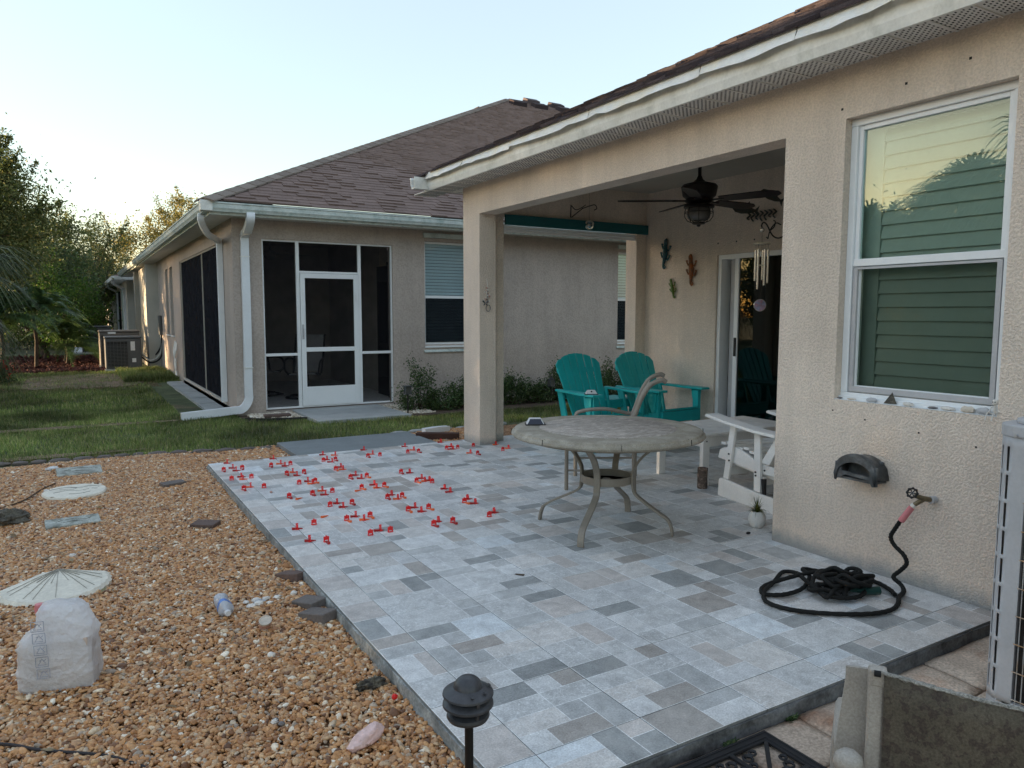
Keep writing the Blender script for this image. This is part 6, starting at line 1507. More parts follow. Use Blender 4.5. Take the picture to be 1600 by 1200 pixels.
# round one and scallop shell one
t, T = stone_thing('stepping_stone', 'round white stepping stone with a carved swirl', (-.04, 6.88, GZ+.004), R(5)); T = T @ Matrix.Rotation(R(3), 4, 'X')
MB().lathe([(.225, -.01), (.23, .012), (.222, .024), (.20, .028), (.0001, .030)], (0, 0, 0), 44, T=T @ Matrix.Diagonal((1, .92, 1, 1)), wob=lambda a, z: 1+.015*math.sin(a*7)).build('slab', m_shellstone, t, smooth=True, angle=30)
grooves(t, [[(-.17, .08), (-.06, .11), (.04, .06), (.12, .09), (.18, .03)], [(-.15, -.02), (-.05, .01), (.02, -.03), (.1, -.01)], [(-.10, .06), (-.02, .02), (.02, .07), (-.02, .10)], [(-.05, -.10), (.03, -.12), (.10, -.09)], [(.12, .0), (.16, -.02)]], .0297, T)
t, T = stone_thing('stepping_stone', 'scallop shell shaped white stepping stone beside the plastic bag', (-.135, 4.49, GZ+.010), R(8)); T = T @ Matrix.Rotation(R(7), 4, 'X')
q = MB(); nR = 15; outl = []
hx, hy = .035, .185
for k in range(nR*4+1):
    a = R(-192+ (204)*k/(nR*4)); base = 1+.035*abs(math.cos((k/4)*PI)); outl.append((.255*math.cos(a)*base, .205*math.sin(a)*base*1.0-.0))
outl += [(.17, .10), (.09, .165), (hx, hy), (-.05, .175), (-.15, .11)]
n_ = len(outl); q.v.append((0, 0, 0)); q.v[0] = tuple(T @ Vector((hx*.5, .06, .037)))
for (x, y) in outl: q.v.append(tuple(T @ Vector((x*.93, y*.93, .030))))
for (x, y) in outl: q.v.append(tuple(T @ Vector((x, y, .016))))
for (x, y) in outl: q.v.append(tuple(T @ Vector((x*.98, y*.98, -.02))))
for i in range(n_):
    j = (i+1) % n_; q.face((0, 1+i, 1+j)); q.face((1+i, 1+n_+i, 1+n_+j, 1+j)); q.face((1+n_+i, 1+2*n_+i, 1+2*n_+j, 1+n_+j))
q.build('slab', m_shellstone, t, smooth=True, angle=35, fixn=True)
gq = MB()
for k in range(1, nR):
    a = R(-192+204*k/nR); p0 = Vector((hx, hy-.012, .0345)); p1 = Vector((.225*math.cos(a), .182*math.sin(a), .0315)); 
    if rnd.random() < .85:
        st = .02 if k % 2 else .06; mid = p0.lerp(p1, .5); mid.z = .0372
        pa = p0.lerp(p1, st); gq.bar(T @ pa, T @ mid, .0026, .003); 
        if k % 3: gq.bar(T @ mid, T @ p0.lerp(p1, .96), .002, .003)
gq.build('groove', m_rib, t)
# wrapper, twig, cable
t = thing('wrapper', 'white and black crumpled wrapper on the gravel near the grass', 'litter', (-.18, 8.0, GZ))
blob(MB(), (-.215, 8.02, GZ+.02), (.05, .035, .02), 3, .5, 3).build('white_end', m_solwhite, t, smooth=True); blob(MB(), (-.13, 7.93, GZ+.015), (.045, .025, .018), 4, .5, 3).build('black_end', m_dark, t, smooth=True)
o = MB().tube(spline([(-.55, 6.55, GZ+.012), (-.38, 6.75, GZ+.02), (-.28, 7.1, GZ+.018), (-.18, 7.25, GZ+.03)], 5), .006, 5).build('twig', m_twig); tag(o, 'thin dark twig on the gravel left of the round stepping stone', 'twig')
o = blob(MB(), (-.24, 7.05, GZ+.015), (.022, .018, .012), 61, .3, seg=12, rings=7).build('shell', m_shellw, smooth=True); tag(o, 'pale shell bit lying by the thin dark twig', 'shell')
o = blob(MB(), (-.06, 5.06, GZ+.015), (.022, .016, .010), 62, .5, seg=12, rings=7).build('shell', m_shellw, smooth=True); tag(o, 'white crumb of shell between the scallop stone and the dolphin stone', 'shell')
o = MB().tube(spline([(-1.2, 3.3, GZ+.01), (-.6, 3.05, GZ+.014), (-.30, 2.93, GZ+.016), (-.15, 2.80, GZ+.015), (.02, 2.67, GZ+.014), (.10, 2.58, GZ+.012), (.2, 2.45, GZ+.004)], 8), .0055, 8).build('low_voltage_cable', m_cable, smooth=True); tag(o, 'thin dark cable crossing the gravel in the bottom left corner', 'cable')

# ------------------------------------------------------------------ timber, flagstone and elbow behind the column
slab('landscape_timber', 'dark brown timber edging beside the stucco column', 'timber', (3.62, 7.78, GZ-.005), .50, .10, .085, R(-33), m_timber)
o = MB().tube(spline([(3.98, 8.25, GZ+.04), (3.80, 8.20, GZ+.05), (3.66, 8.15, GZ+.05), (3.60, 8.14, GZ+.05)], 4), 1, 4, flat=(.06, .045)).build('downspout_elbow', m_down, smooth=True, angle=40); tag(o, 'white downspout end lying in the grass behind the column', 'downspout')
# edging stones between gravel and lawn
t = thing('stone_edging', 'row of low grey edging stones between the gravel and the lawn', 'edging', (-1.5, 8.6, GZ))
x = -2.4; k = 0
while x < 2.0:
    L_ = rnd.uniform(.12, .24); y = 8.62-.42*max(0, (x+.7))/2.6 + .04*math.sin(x*3)
    blob(MB(), (x+L_/2, y-.02, GZ+.004), (L_/2, .035, .028), k, .3, 2, 14, 8).build('stone', m_brick2, t, smooth=True); x += L_+.01; k += 1
x = 3.30
while x < 4.9:
    L_ = rnd.uniform(.14, .24); blob(MB(), (x+L_/2, 8.42-.03*math.sin(x*5), GZ+.004), (L_/2, .035, .026), k, .3, 2, 14, 8).build('stone', m_conc, t, smooth=True); x += L_+.02; k += 1
# lanterns in the hedge
def lantern(c, label, peak):
    t = thing('garden_lantern', label, 'lantern', (c[0], c[1], GZ), 0, 'small lanterns in the hedge bed'); x, y, z = c
    MB().tube([(x, y, GZ), (x, y, z-.10)], .012, 8).build('stake', m_iron, t)
    MB().box(x-.045, x+.045, y-.045, y+.045, z-.11, z-.10).build('floor_plate', m_hang, t)
    for a in (-.038, .038):
        for b in (-.038, .038): MB().box(x+a-.005, x+a+.005, y+b-.005, y+b+.005, z-.10, z).build('post', m_hang, t)
    MB().box(x-.032, x+.032, y-.032, y+.032, z-.099, z-.001).build('pane', m_lampglass, t)
    if peak: MB().lathe([(.065, 0), (.03, .03), (.012, .045), (.008, .065), (.0001, .07)], c, 4).build('roof', m_iron, t)
    else: MB().box(x-.06, x+.06, y-.06, y+.06, z, z+.015).build('roof', m_hang, t)
lantern((4.22, 10.1, .33), 'flat topped grey lantern in the hedge next to the screened porch', False)
lantern((6.78, 10.12, .32), 'peaked dark lantern in the hedge behind the left teal chair', True)

# ------------------------------------------------------------------ tile levelling clips and wedges
CLIPS = [('S', 1.108, 6.894, '-'),
  ('S', 1.268, 6.904, '-'),
  ('S', 1.102, 6.479, '-'),
  ('S', 1.262, 6.477, '-'),
  ('S', 1.122, 6.068, '-'),
  ('S', 1.276, 6.06, '-'),
  ('S', 1.518, 6.879, '-'),
  ('S', 1.691, 6.871, '-'),
  ('S', 1.556, 6.458, '-'),
  ('S', 1.703, 6.446, '-'),
  ('S', 1.555, 6.045, '-'),
  ('S', 1.688, 6.046, 'o'),
  ('S', 1.37, 5.631, '-'),
  ('S', 1.548, 5.628, '-'),
  ('S', 1.704, 5.626, '-'),
  ('S', 2.003, 6.874, '-'),
  ('S', 2.117, 6.866, '-'),
  ('S', 1.984, 6.433, 'o'),
  ('S', 1.989, 6.038, '-'),
  ('S', 2.127, 6.018, 'o'),
  ('S', 1.944, 5.627, 'o'),
  ('S', 1.561, 5.216, '-'),
  ('S', 1.723, 5.207, '-'),
  ('S', 1.548, 4.797, 'o'),
  ('S', 1.716, 4.803, 'o'),
  ('S', 1.328, 4.81, '-'),
  ('S', 1.289, 4.401, '-'),
  ('S', 1.57, 4.393, '-'),
  ('S', 2.442, 6.868, '-'),
  ('S', 2.562, 6.857, '-'),
  ('S', 2.862, 6.866, '-'),
  ('S', 2.974, 6.853, '-'),
  ('S', 3.296, 6.867, '-'),
  ('S', 3.415, 6.846, '-'),
  ('S', 3.607, 6.861, '-'),
  ('S', 3.44, 6.451, '-'),
  ('S', 3.758, 6.495, '-'),
  ('S', 2.44, 6.012, '-'),
  ('S', 2.129, 5.608, 'o'),
  ('S', 2.42, 5.624, 'o'),
  ('S', 2.52, 5.53, '-'),
  ('S', 2.008, 5.225, '-'),
  ('S', 2.122, 5.214, 'o'),
  ('S', 2.004, 4.812, 'o'),
  ('S', 2.155, 4.795, 'o'),
  ('S', 2.456, 4.817, 'o'),
  ('S', 2.008, 4.387, '-'),
  ('S', 2.149, 4.389, '-'),
  ('S', 2.43, 4.388, '-'),
  ('S', 1.705, 4.395, '-'),
  ('T', 1.191, 7.23, 'd'),
  ('T', 1.196, 6.972, 'd'),
  ('T', 1.2, 6.841, 'd'),
  ('T', 1.19, 6.553, 'd'),
  ('T', 1.183, 6.45, 'o'),
  ('T', 1.182, 6.127, 'o'),
  ('T', 1.615, 7.23, 'd'),
  ('T', 1.618, 6.952, 'o'),
  ('T', 1.626, 6.827, 'd'),
  ('T', 1.619, 6.519, 'o'),
  ('T', 1.618, 6.373, 'd'),
  ('T', 1.636, 6.094, 'd'),
  ('T', 1.648, 5.999, 'o'),
  ('T', 1.645, 5.708, 'o'),
  ('T', 1.63, 5.572, 'd'),
  ('T', 2.086, 7.188, 'd'),
  ('T', 2.188, 7.11, 'o'),
  ('T', 2.05, 6.929, 'd'),
  ('T', 2.059, 6.796, 'd'),
  ('T', 2.056, 6.522, 'd'),
  ('T', 2.042, 6.414, 'o'),
  ('T', 2.06, 6.124, 'd'),
  ('T', 2.062, 5.981, 'd'),
  ('T', 2.074, 5.698, 'd'),
  ('T', 2.05, 5.585, 'o'),
  ('T', 1.624, 5.265, 'd'),
  ('T', 1.631, 5.141, 'd'),
  ('T', 1.627, 4.855, 'd'),
  ('T', 1.648, 4.744, 'o'),
  ('T', 1.199, 4.761, 'd'),
  ('T', 1.198, 4.462, 'd'),
  ('T', 2.528, 7.237, 'd'),
  ('T', 2.527, 6.975, 'o'),
  ('T', 2.971, 7.211, 'd'),
  ('T', 2.971, 6.975, 'o'),
  ('T', 3.41, 7.256, 'd'),
  ('T', 3.388, 6.953, 'd'),
  ('T', 3.341, 6.82, 'd'),
  ('T', 3.401, 6.538, 'o'),
  ('T', 3.856, 6.824, 'o'),
  ('T', 3.865, 6.569, 'o'),
  ('T', 2.503, 5.975, 'd'),
  ('T', 2.505, 5.719, 'd'),
  ('T', 2.484, 5.608, 'o'),
  ('T', 2.53, 5.613, 'd'),
  ('T', 2.511, 5.28, 'd'),
  ('T', 2.504, 5.163, 'd'),
  ('T', 2.516, 4.89, 'd'),
  ('T', 2.509, 4.751, 'd'),
  ('T', 2.068, 5.302, 'd'),
  ('T', 2.063, 5.163, 'o'),
  ('T', 2.077, 4.868, 'd'),
  ('T', 2.07, 4.741, 'd'),
  ('T', 2.068, 4.451, 'd'),
  ('T', 2.502, 4.455, 'd'),
  ('T', 1.656, 4.456, 'd'),
  ('L', 1.286, 5.86, 'b'),
  ('L', 1.424, 5.551, 'o'),
  ('L', 1.444, 4.96, 'o'),
  ('L', 1.896, 5.569, 'o')]
clipA = MB().box(-.017, .017, -.011, .011, 0, .003).box(-.017, -.011, -.003, .003, .003, .012).box(.011, .017, -.003, .003, .003, .012).box(-.017, .017, -.003, .003, .012, .034).box(-.003, .003, -.008, .008, .0341, .040).build('clip_body', m_red, mesh_only=True, local=True)
def wedge_mesh(mat):
    q = MB().prism([(-.034, 0), (.034, 0), (.034, .003), (-.034, .015)], Tm((0, -.008, 0), (1, 0, 0), (0, 0, 1), (0, -1, 0)), -.016)
    return q.build('wedge_body', mat, mesh_only=True, local=True, fixn=True)
wm = {'o': wedge_mesh(m_orange), 'd': wedge_mesh(m_dred)}
WL = {'o': 'orange plastic levelling wedge lying across a joint of the patio tiles', 'd': 'dark red plastic levelling wedge lying across a joint of the patio tiles'}
r4 = random.Random(31)
def clip_(x, y, rz):
    o = link('levelling_clip', clipA, None, loc=(x, y, .0), rot=(0, 0, rz)); tag(o, 'red plastic levelling clip standing in a joint of the patio tiles', 'tile clip', 'red levelling clips in the tile joints')
def wedge_(x, y, rz, c, z=.0):
    o = link('levelling_wedge', wm[c], None, loc=(x, y, z), rot=(0, 0, rz)); tag(o, WL[c], 'wedge', ('orange' if c == 'o' else 'dark red')+' levelling wedges on the tiles')
def snap(v, g): return min(g, key=lambda a: abs(a-v))
for kind, x, y, c in CLIPS:
    if kind == 'S':
        clip_(x, y, r4.uniform(-.08, .08))
        if c == 'o': wedge_(x+.004, y-.032, R(90)+r4.uniform(-.2, .2), 'o')
        elif r4.random() < .35: wedge_(x, y-.026, R(90)+r4.uniform(-.15, .15), 'd')
    elif kind == 'T':
        clip_(x+.004, y, R(90)+r4.uniform(-.08, .08)); wedge_(x+r4.uniform(-.008, .012), y, r4.uniform(-.10, .06), c)
    elif c == 'o': wedge_(x, y, r4.uniform(.3, 1.0), 'o')
    else:
        o = blob(MB(), (x, y, .006), (.011, .022, .006), 3, .3, seg=10, rings=6).build('tile_chip', m_terra); tag(o, 'small reddish chip lying on the patio near the left edge', 'chip')
for k, (x, y) in enumerate(((2.0, 3.30), (2.02, 3.27))):
    pass
o = MB().poly([(1.99, 3.31, .004), (2.02, 3.27, .003), (2.035, 3.28, .007), (2.0, 3.32, .004)]).build('dry_leaf', m_twig); tag(o, 'curled dry leaf on the tiles in front of the round table', 'leaf')

# ------------------------------------------------------------------ scatter of instanced stones (geometry nodes on a point mesh)
def scatter(name, P, SC, RT, mat, kind='stuff', sub=2):
    me = bpy.data.meshes.new(name); P = np.asarray(P, np.float32); me.vertices.add(len(P)); me.vertices.foreach_set('co', P.ravel())
    a = me.attributes.new('scl', 'FLOAT_VECTOR', 'POINT'); a.data.foreach_set('vector', np.asarray(SC, np.float32).ravel())
    a = me.attributes.new('rot', 'FLOAT_VECTOR', 'POINT'); a.data.foreach_set('vector', np.asarray(RT, np.float32).ravel())
    me.materials.append(mat); o = link(name, me); o['kind'] = kind
    g = bpy.data.node_groups.new(name, 'GeometryNodeTree'); g.interface.new_socket('Geometry', in_out='INPUT', socket_type='NodeSocketGeometry'); g.interface.new_socket('Geometry', in_out='OUTPUT', socket_type='NodeSocketGeometry')
    N = g.nodes.new; L = g.links.new; gi = N('NodeGroupInput'); go = N('NodeGroupOutput'); ip = N('GeometryNodeInstanceOnPoints')
    join = N('GeometryNodeJoinGeometry')
    for k in range(5):
        ico = N('GeometryNodeMeshIcoSphere'); ico.inputs['Subdivisions'].default_value = sub; ico.inputs['Radius'].default_value = .5
        sp = N('GeometryNodeSetPosition'); ps = N('GeometryNodeInputPosition'); no = N('ShaderNodeTexNoise'); no.noise_dimensions = '4D'; no.inputs['W'].default_value = k*3.7+.3; no.inputs['Scale'].default_value = 1.6; no.inputs['Detail'].default_value = 1.5
        L(ps.outputs[0], no.inputs['Vector']); sub_ = N('ShaderNodeVectorMath'); sub_.operation = 'SUBTRACT'; L(no.outputs['Color'], sub_.inputs[0]); sub_.inputs[1].default_value = (.5, .5, .5)
        sc_ = N('ShaderNodeVectorMath'); sc_.operation = 'SCALE'; L(sub_.outputs[0], sc_.inputs[0]); sc_.inputs['Scale'].default_value = .75
        L(ico.outputs[0], sp.inputs['Geometry']); L(sc_.outputs[0], sp.inputs['Offset'])
        ss = N('GeometryNodeSetShadeSmooth'); L(sp.outputs[0], ss.inputs[0]); sm = N('GeometryNodeSetMaterial'); sm.inputs['Material'].default_value = mat; L(ss.outputs[0], sm.inputs[0])
        gi_ = N('GeometryNodeGeometryToInstance'); L(sm.outputs[0], gi_.inputs[0]); L(gi_.outputs[0], join.inputs[0])
    L(join.outputs[0], ip.inputs['Instance']); ip.inputs['Pick Instance'].default_value = True
    ix = N('FunctionNodeRandomValue'); ix.data_type = 'INT'; ix.inputs[4].default_value = 0; ix.inputs[5].default_value = 4; L(ix.outputs[2], ip.inputs['Instance Index'])
    for nm, sk in (('scl', 'Scale'), ('rot', 'Rotation')):
        na = N('GeometryNodeInputNamedAttribute'); na.data_type = 'FLOAT_VECTOR'; na.inputs['Name'].default_value = nm
        if sk == 'Rotation':
            er = N('FunctionNodeEulerToRotation'); L(na.outputs[0], er.inputs[0]); L(er.outputs[0], ip.inputs[sk])
        else: L(na.outputs[0], ip.inputs[sk])
    L(gi.outputs[0], ip.inputs['Points']); L(ip.outputs[0], go.inputs[0])
    md = o.modifiers.new('scatter', 'NODES'); md.node_group = g; return o
def stones(n, x0, x1, y0, y1, z, size, mask=None, flat=.6, lift=.006):
    x = nr.uniform(x0, x1, n); y = nr.uniform(y0, y1, n)
    k = np.ones(n, bool) if mask is None else mask(x, y); x, y = x[k], y[k]; n = len(x)
    s = size*np.clip(nr.lognormal(0, .30, n), .5, 2.1); SC = np.stack([s*nr.uniform(.95, 1.5, n), s*nr.uniform(.75, 1.1, n), s*nr.uniform(flat*.8, flat*1.35, n)], 1)
    RT = np.stack([nr.normal(0, .35, n), nr.normal(0, .35, n), nr.uniform(0, 6.283, n)], 1)
    zz = z+nr.uniform(-.002, lift, n)+.007*np.sin(x*3.1+1)*np.cos(y*2.3); return np.stack([x, y, zz], 1), SC, RT
def vis(x, y): return (x > -.36*0-1.9) & (x > -1.3-.0*y)
A = stones(150000, -1.25, 1.028, 1.5, 8.40, GZ+.001, .0152)
B = stones(12000, -3.2, -1.25, 1.5, 8.40, GZ+.001, .026)
C = stones(4200, 1.045, 1.87, 7.31, 8.28, GZ-.0, .021)
D = stones(4600, 3.43, 4.4, 7.31, 8.38, GZ-.0, .021)
E_ = stones(900, -1.1, 1.02, 1.6, 8.3, GZ+.004, .024)
scatter('gravel', *[np.concatenate(z) for z in zip(A, B, C, D, E_)], m_gravel)
A = stones(1500, 2.12, 2.76, 10.30, 11.05, GZ-.0, .030, lambda x, y: (y > 10.45+.25*(2.76-x))); B = stones(900, 4.14, 4.62, 9.95, 11.05, GZ-.0, .030)
scatter('pale_rocks', *[np.concatenate(z) for z in zip(A, B)], m_whiterock, sub=1)
A = stones(9000, -4, .95, 21.3, 29.3, GZ+.02, .05, flat=.35, lift=.03); A[1][:, 0] *= 1.8
scatter('red_mulch', *A, m_mulch, sub=1)

LP = []; LF = []
for k in range(260):
    x, y = rnd.uniform(-1.0, 1.0), rnd.uniform(1.9, 8.2); a = rnd.uniform(0, 6.28); L_ = rnd.uniform(.012, .035); w_ = L_*rnd.uniform(.15, .4); d = Vector((math.cos(a), math.sin(a), rnd.uniform(-.2, .3))); s_ = Vector((-math.sin(a), math.cos(a), rnd.uniform(-.3, .3))); p = Vector((x, y, GZ+.021)); b = len(LP)
    LP += [tuple(p-d*L_), tuple(p-s_*w_+Vector((0, 0, .004))), tuple(p+d*L_), tuple(p+s_*w_)]; LF.append((b, b+1, b+2, b+3))
fast('leaf_litter', LP, LF, m_grassdry)['kind'] = 'stuff'
def patch(pts, z):
    q = MB(); c = np.mean(pts, 0); out = []
    n_ = 46
    for k in range(n_):
        a = 2*PI*k/n_; rx, ry = pts; out.append((rx[0]+rx[1]*math.cos(a)*(1+.22*mnoise.noise(Vector((math.cos(a)*2, math.sin(a)*2, rx[0])))), ry[0]+ry[1]*math.sin(a)*(1+.25*mnoise.noise(Vector((math.cos(a)*2.5, math.sin(a)*2.5, 5)))), z))
    q.poly(out); o = q.build('bare_ground', m_bare); o['kind'] = 'structure'; return o
patch(((.15, 1.35), (18.4, 1.9)), GZ+.012); patch(((-.25, 1.5), (10.95, .13)), GZ+.010); patch(((-.5, 1.2), (8.80, .10)), GZ+.010)
# ------------------------------------------------------------------ grass
def grass(name, x0, x1, y0, y1, n, h, wd, mat, mask):
    x = nr.uniform(x0, x1, n); y = nr.uniform(y0, y1, n); k = mask(x, y); x, y = x[k], y[k]; n = len(x)
    clump = np.array([mnoise.noise(Vector((a*2.2, b*2.2, 0))) for a, b in zip(x[::1], y[::1])]); hh = h*(1+.55*clump)*nr.uniform(.55, 1.25, n)
    a = nr.uniform(0, 2*PI, n); dx, dy = np.cos(a), np.sin(a); lean = nr.uniform(.1, .9, n)*hh
    wx, wy = -dy*wd/2, dx*wd/2; z = np.full(n, GZ-.012)
    p0 = np.stack([x, y, z], 1); W = np.stack([wx, wy, np.zeros(n)], 1); Dv = np.stack([dx*lean, dy*lean, hh], 1)
    V = np.stack([p0-W, p0+W, p0+Dv*[.45, .45, .62]+W*.75, p0+Dv*[.45, .45, .62]-W*.75, p0+Dv+W*.15, p0+Dv-W*.15], 1).reshape(-1, 3)
    b = (np.arange(n)*6)[:, None]; F = np.concatenate([b+[0, 1, 2, 3], b+[3, 2, 4, 5]], 1).reshape(-1, 4)
    o = fast(name, V, F, mat); o['kind'] = 'stuff'; return o
def edge_y(x): return np.where(x < 2, 8.60-.42*np.clip(x+.7, 0, 9)/2.6, 8.46)
def m1(x, y):
    ok = (y > edge_y(x)+.02+.05*np.sin(x*9))
    ok &= ~((x > 2.74) & (x < 4.16) & (y > 9.70)); ok &= ~((x > 2.0) & (y > 10.35)); ok &= ~((x > 4.1) & (y > 9.72+.06*np.sin(x*4)))
    ok &= ~((x > 1.3) & (y > 11.4) & (x < 2.0) & (y < 17.2)); ok &= ~((x > 1.98) & (y > 10.3))
    bare = (np.abs(x-.25) < 1.15) & (y > 16.3) & (y < 20.3); ok &= ~(bare & (nr.random(len(x)) < .66))
    rut = np.abs(y-(10.95-.02*x)) < .10; ok &= ~(rut & (x < 1.3) & (nr.random(len(x)) < .7))
    return ok
grass('grass', -2.6, 1.98, 8.4, 13.0, 62000, .050, .0055, m_grass, m1)
grass('grass', 1.98, 10.5, 8.35, 10.4, 46000, .050, .0055, m_grass, m1)
grass('grass', -3.4, 1.98, 13.0, 21.3, 52000, .055, .009, m_grass, m1)
grass('dry_grass', -1.6, 1.5, 16.3, 20.4, 16000, .03, .010, m_grassdry, lambda x, y: np.abs(x-.2) < 1.6)
grass('dry_grass', -2.2, 2, 8.45, 9.0, 6500, .03, .006, m_grassdry, lambda x, y: (y > edge_y(x)) & (y < edge_y(x)+.18))
grass('dry_grass', -2.2, 1.3, 10.8, 11.1, 2500, .025, .006, m_grassdry, lambda x, y: x < 1.3)
grass('grass', .9, 2.0, 17.5, 21.2, 9000, .13, .010, m_grass, lambda x, y: (x < 1.98) & ~((x < 1.5) & (y > 20.9)))

# ------------------------------------------------------------------ foliage
def leaves(name, C_, size, mat, parent, asp=.45, droop=0):
    n = len(C_); a = nr.normal(size=(n, 3)); a /= np.linalg.norm(a, axis=1)[:, None]; b = nr.normal(size=(n, 3)); b -= a*(a*b).sum(1)[:, None]; b /= np.linalg.norm(b, axis=1)[:, None]
    if droop: a[:, 2] -= droop; a /= np.linalg.norm(a, axis=1)[:, None]
    s = size*nr.uniform(.6, 1.3, n)[:, None]; C_ = np.asarray(C_)
    V = np.stack([C_, C_+a*s*.5+b*s*asp*.5, C_+a*s, C_+a*s*.5-b*s*asp*.5], 1).reshape(-1, 3)
    F = (np.arange(n)*4)[:, None]+[0, 1, 2, 3]; return fast(name, V, F, mat, parent)
def tree(kind, label, c, h, rad, mat, n, ls, trunk_h=None, airy=.5, group='trees behind the houses', cat='tree', K=46, twigs=60, lean=0):
    x, y = c; t = thing(kind, label, cat, (x, y, GZ), 0, group); th = trunk_h if trunk_h is not None else h*.35
    r5 = np.random.default_rng(int(abs(x*100+y*13)*7) % 99991)
    tr = MB(); cz = (h+th)/2; rz = (h-th)/2+.15
    tr.tube([(x, y, GZ-.05), (x+.05, y, th*.5), (x+.0, y+.08, th), (x+.1, y, cz)], [.16*h/6, .12*h/6, .10*h/6, .05*h/6], 8)
    cl = []
    for k in range(K):
        d = r5.normal(size=3); d /= np.linalg.norm(d); rr_ = r5.uniform(.3, .95)**.6
        p = np.array([x+d[0]*rad*rr_+lean*max(0, d[2]), y+d[1]*rad*rr_, cz+d[2]*rz*rr_]); cl.append(p)
        if k < 16: tr.tube([(x, y, th*r5.uniform(.7, 1.05)), tuple((np.array([x, y, th])+p)/2+[0, 0, .15]), tuple(p)], [.05*h/6, .03*h/6, .01], 5)
    cl = np.array(cl); P_ = []
    w_ = r5.uniform(.4, 1.6, K); w_ /= w_.sum(); cr_ = rad*.24*r5.uniform(.6, 1.4, K)
    idx = r5.choice(K, n, p=w_); g = r5.normal(size=(n, 3)); g *= (cr_[idx]*np.where(r5.random(n) < airy*.4, 1.15, .78))[:, None]; g[:, 2] *= .7
    P_.append(cl[idx]+g)
    for k in range(twigs):
        b0 = cl[r5.integers(K)]; d = b0-[x, y, cz-.3*rz]; d /= np.linalg.norm(d)+1e-6; d[2] += .7*r5.random(); d /= np.linalg.norm(d); L_ = r5.uniform(.3, 1)*rad*.42
        st = b0+d*rad*.15; m_ = int(22*max(.6, n/7000)); u = r5.random(m_)[:, None]; P_.append(st+d*L_*u*1.2+r5.normal(size=(m_, 3))*(.03+.06*(1-u))*rad*.32)
        tr.tube([tuple(b0), tuple(st), tuple(st+d*L_*1.25)], [.014*h/6, .010*h/6, .004], 4)
    tr.build('trunk', m_trunk, t, smooth=True); P_ = np.concatenate(P_); P_[:, 2] = np.maximum(P_[:, 2], GZ+.1)
    leaves('crown', P_, ls, mat, t); return t
tree('broadleaf_tree', 'tall loose olive green tree at the left edge with twigs reaching into the sky', (-2.35, 23.5), 5.9, 1.75, m_leafA, 34000, .095, 1.6, .8, K=60, twigs=110)
tree('broadleaf_tree', 'second airy tree right of the tall one, dull olive against the glow', (-.9, 31), 5.4, 1.5, m_leafA, 24000, .11, 1.2, .8, twigs=80)
tree('broadleaf_tree', 'thin hazy tree in the gap above the bright walkway', (.75, 42), 5.9, 2.0, m_leafA, 11000, .13, 1.0, .9, twigs=80)
tree('broadleaf_tree', 'yellow lit tree rising behind the gutter of the taupe house', (3.9, 52), 7.2, 2.5, m_leafC, 13000, .16, 1.2, .8, twigs=90)
tree('broadleaf_tree', 'yellow green tree top peeking over the roof corner of the taupe house', (6.9, 50), 8.6, 2.3, m_leafC, 12000, .16, 3.0, .8, twigs=80)
tree('broadleaf_tree', 'dark bushy tree behind the distant air conditioner', (.9, 47), 4.6, 2.3, m_leafB, 12000, .15, .3, .4)
tree('broadleaf_tree', 'dark green tree in the middle of the planting behind the mulch', (-.75, 27.5), 3.6, 1.35, m_leafB, 12000, .09, .3, .4)
tree('broadleaf_tree', 'bright green shrub tree reaching out above the areca palms', (-.2, 25.6), 2.75, .95, m_leafD, 8000, .08, .5, .6)
tree('broadleaf_tree', 'dark low tree mass closing the gap beside the walkway', (-1.0, 38), 4.3, 1.9, m_leafB, 11000, .13, .2, .4)
tree('broadleaf_tree', 'dusty green tree beyond the far cream house', (1.9, 62), 5.6, 2.8, m_leafB, 10000, .2, .3, .4)
tree('broadleaf_tree', 'rust tinged autumn bush among the dark trees', (-.05, 33.5), 3.9, .75, m_leafC, 4500, .09, 2.0, .5)
lab_row = 'unseen tree of the long row added to screen the low sun on the left'  # out of view, placed to keep the low sun off the scene
hs = random.Random(8); yy = -9.0; k = 0
while yy < 66:
    if not (34.2 < yy < 41.2):  # gap left so low sun reaches the neighbour's side wall
        h_ = hs.uniform(5.9, 6.7)
        tree('broadleaf_tree', lab_row, (-26+hs.uniform(-.5, .5)-(1.8 if k % 2 else 0), yy), h_, 2.5, (m_leafA, m_leafB)[k % 2], 9000, .24, .1, .3, group='unseen row of trees added to screen the low sun', K=80, twigs=20)
    yy += hs.uniform(2.0, 2.5); k += 1
for k, (x, y, h_) in enumerate(((-4.4, 39, 6.6), (-7.4, 45, 7.4), (-3.6, 47, 7.0), (-8, 56, 8.5), (-2.5, 62, 8), (-7, 68, 10), (-13, 66, 10), (-3, 76, 9))):
    tree('broadleaf_tree', 'tall tree of the wood far behind the left lawn', (x, y), h_, 1.9+h_*.12, (m_leafA, m_leafB)[k % 2], 3600, .24, .2, .3, group='wood far behind the lawn', K=40, twigs=10)

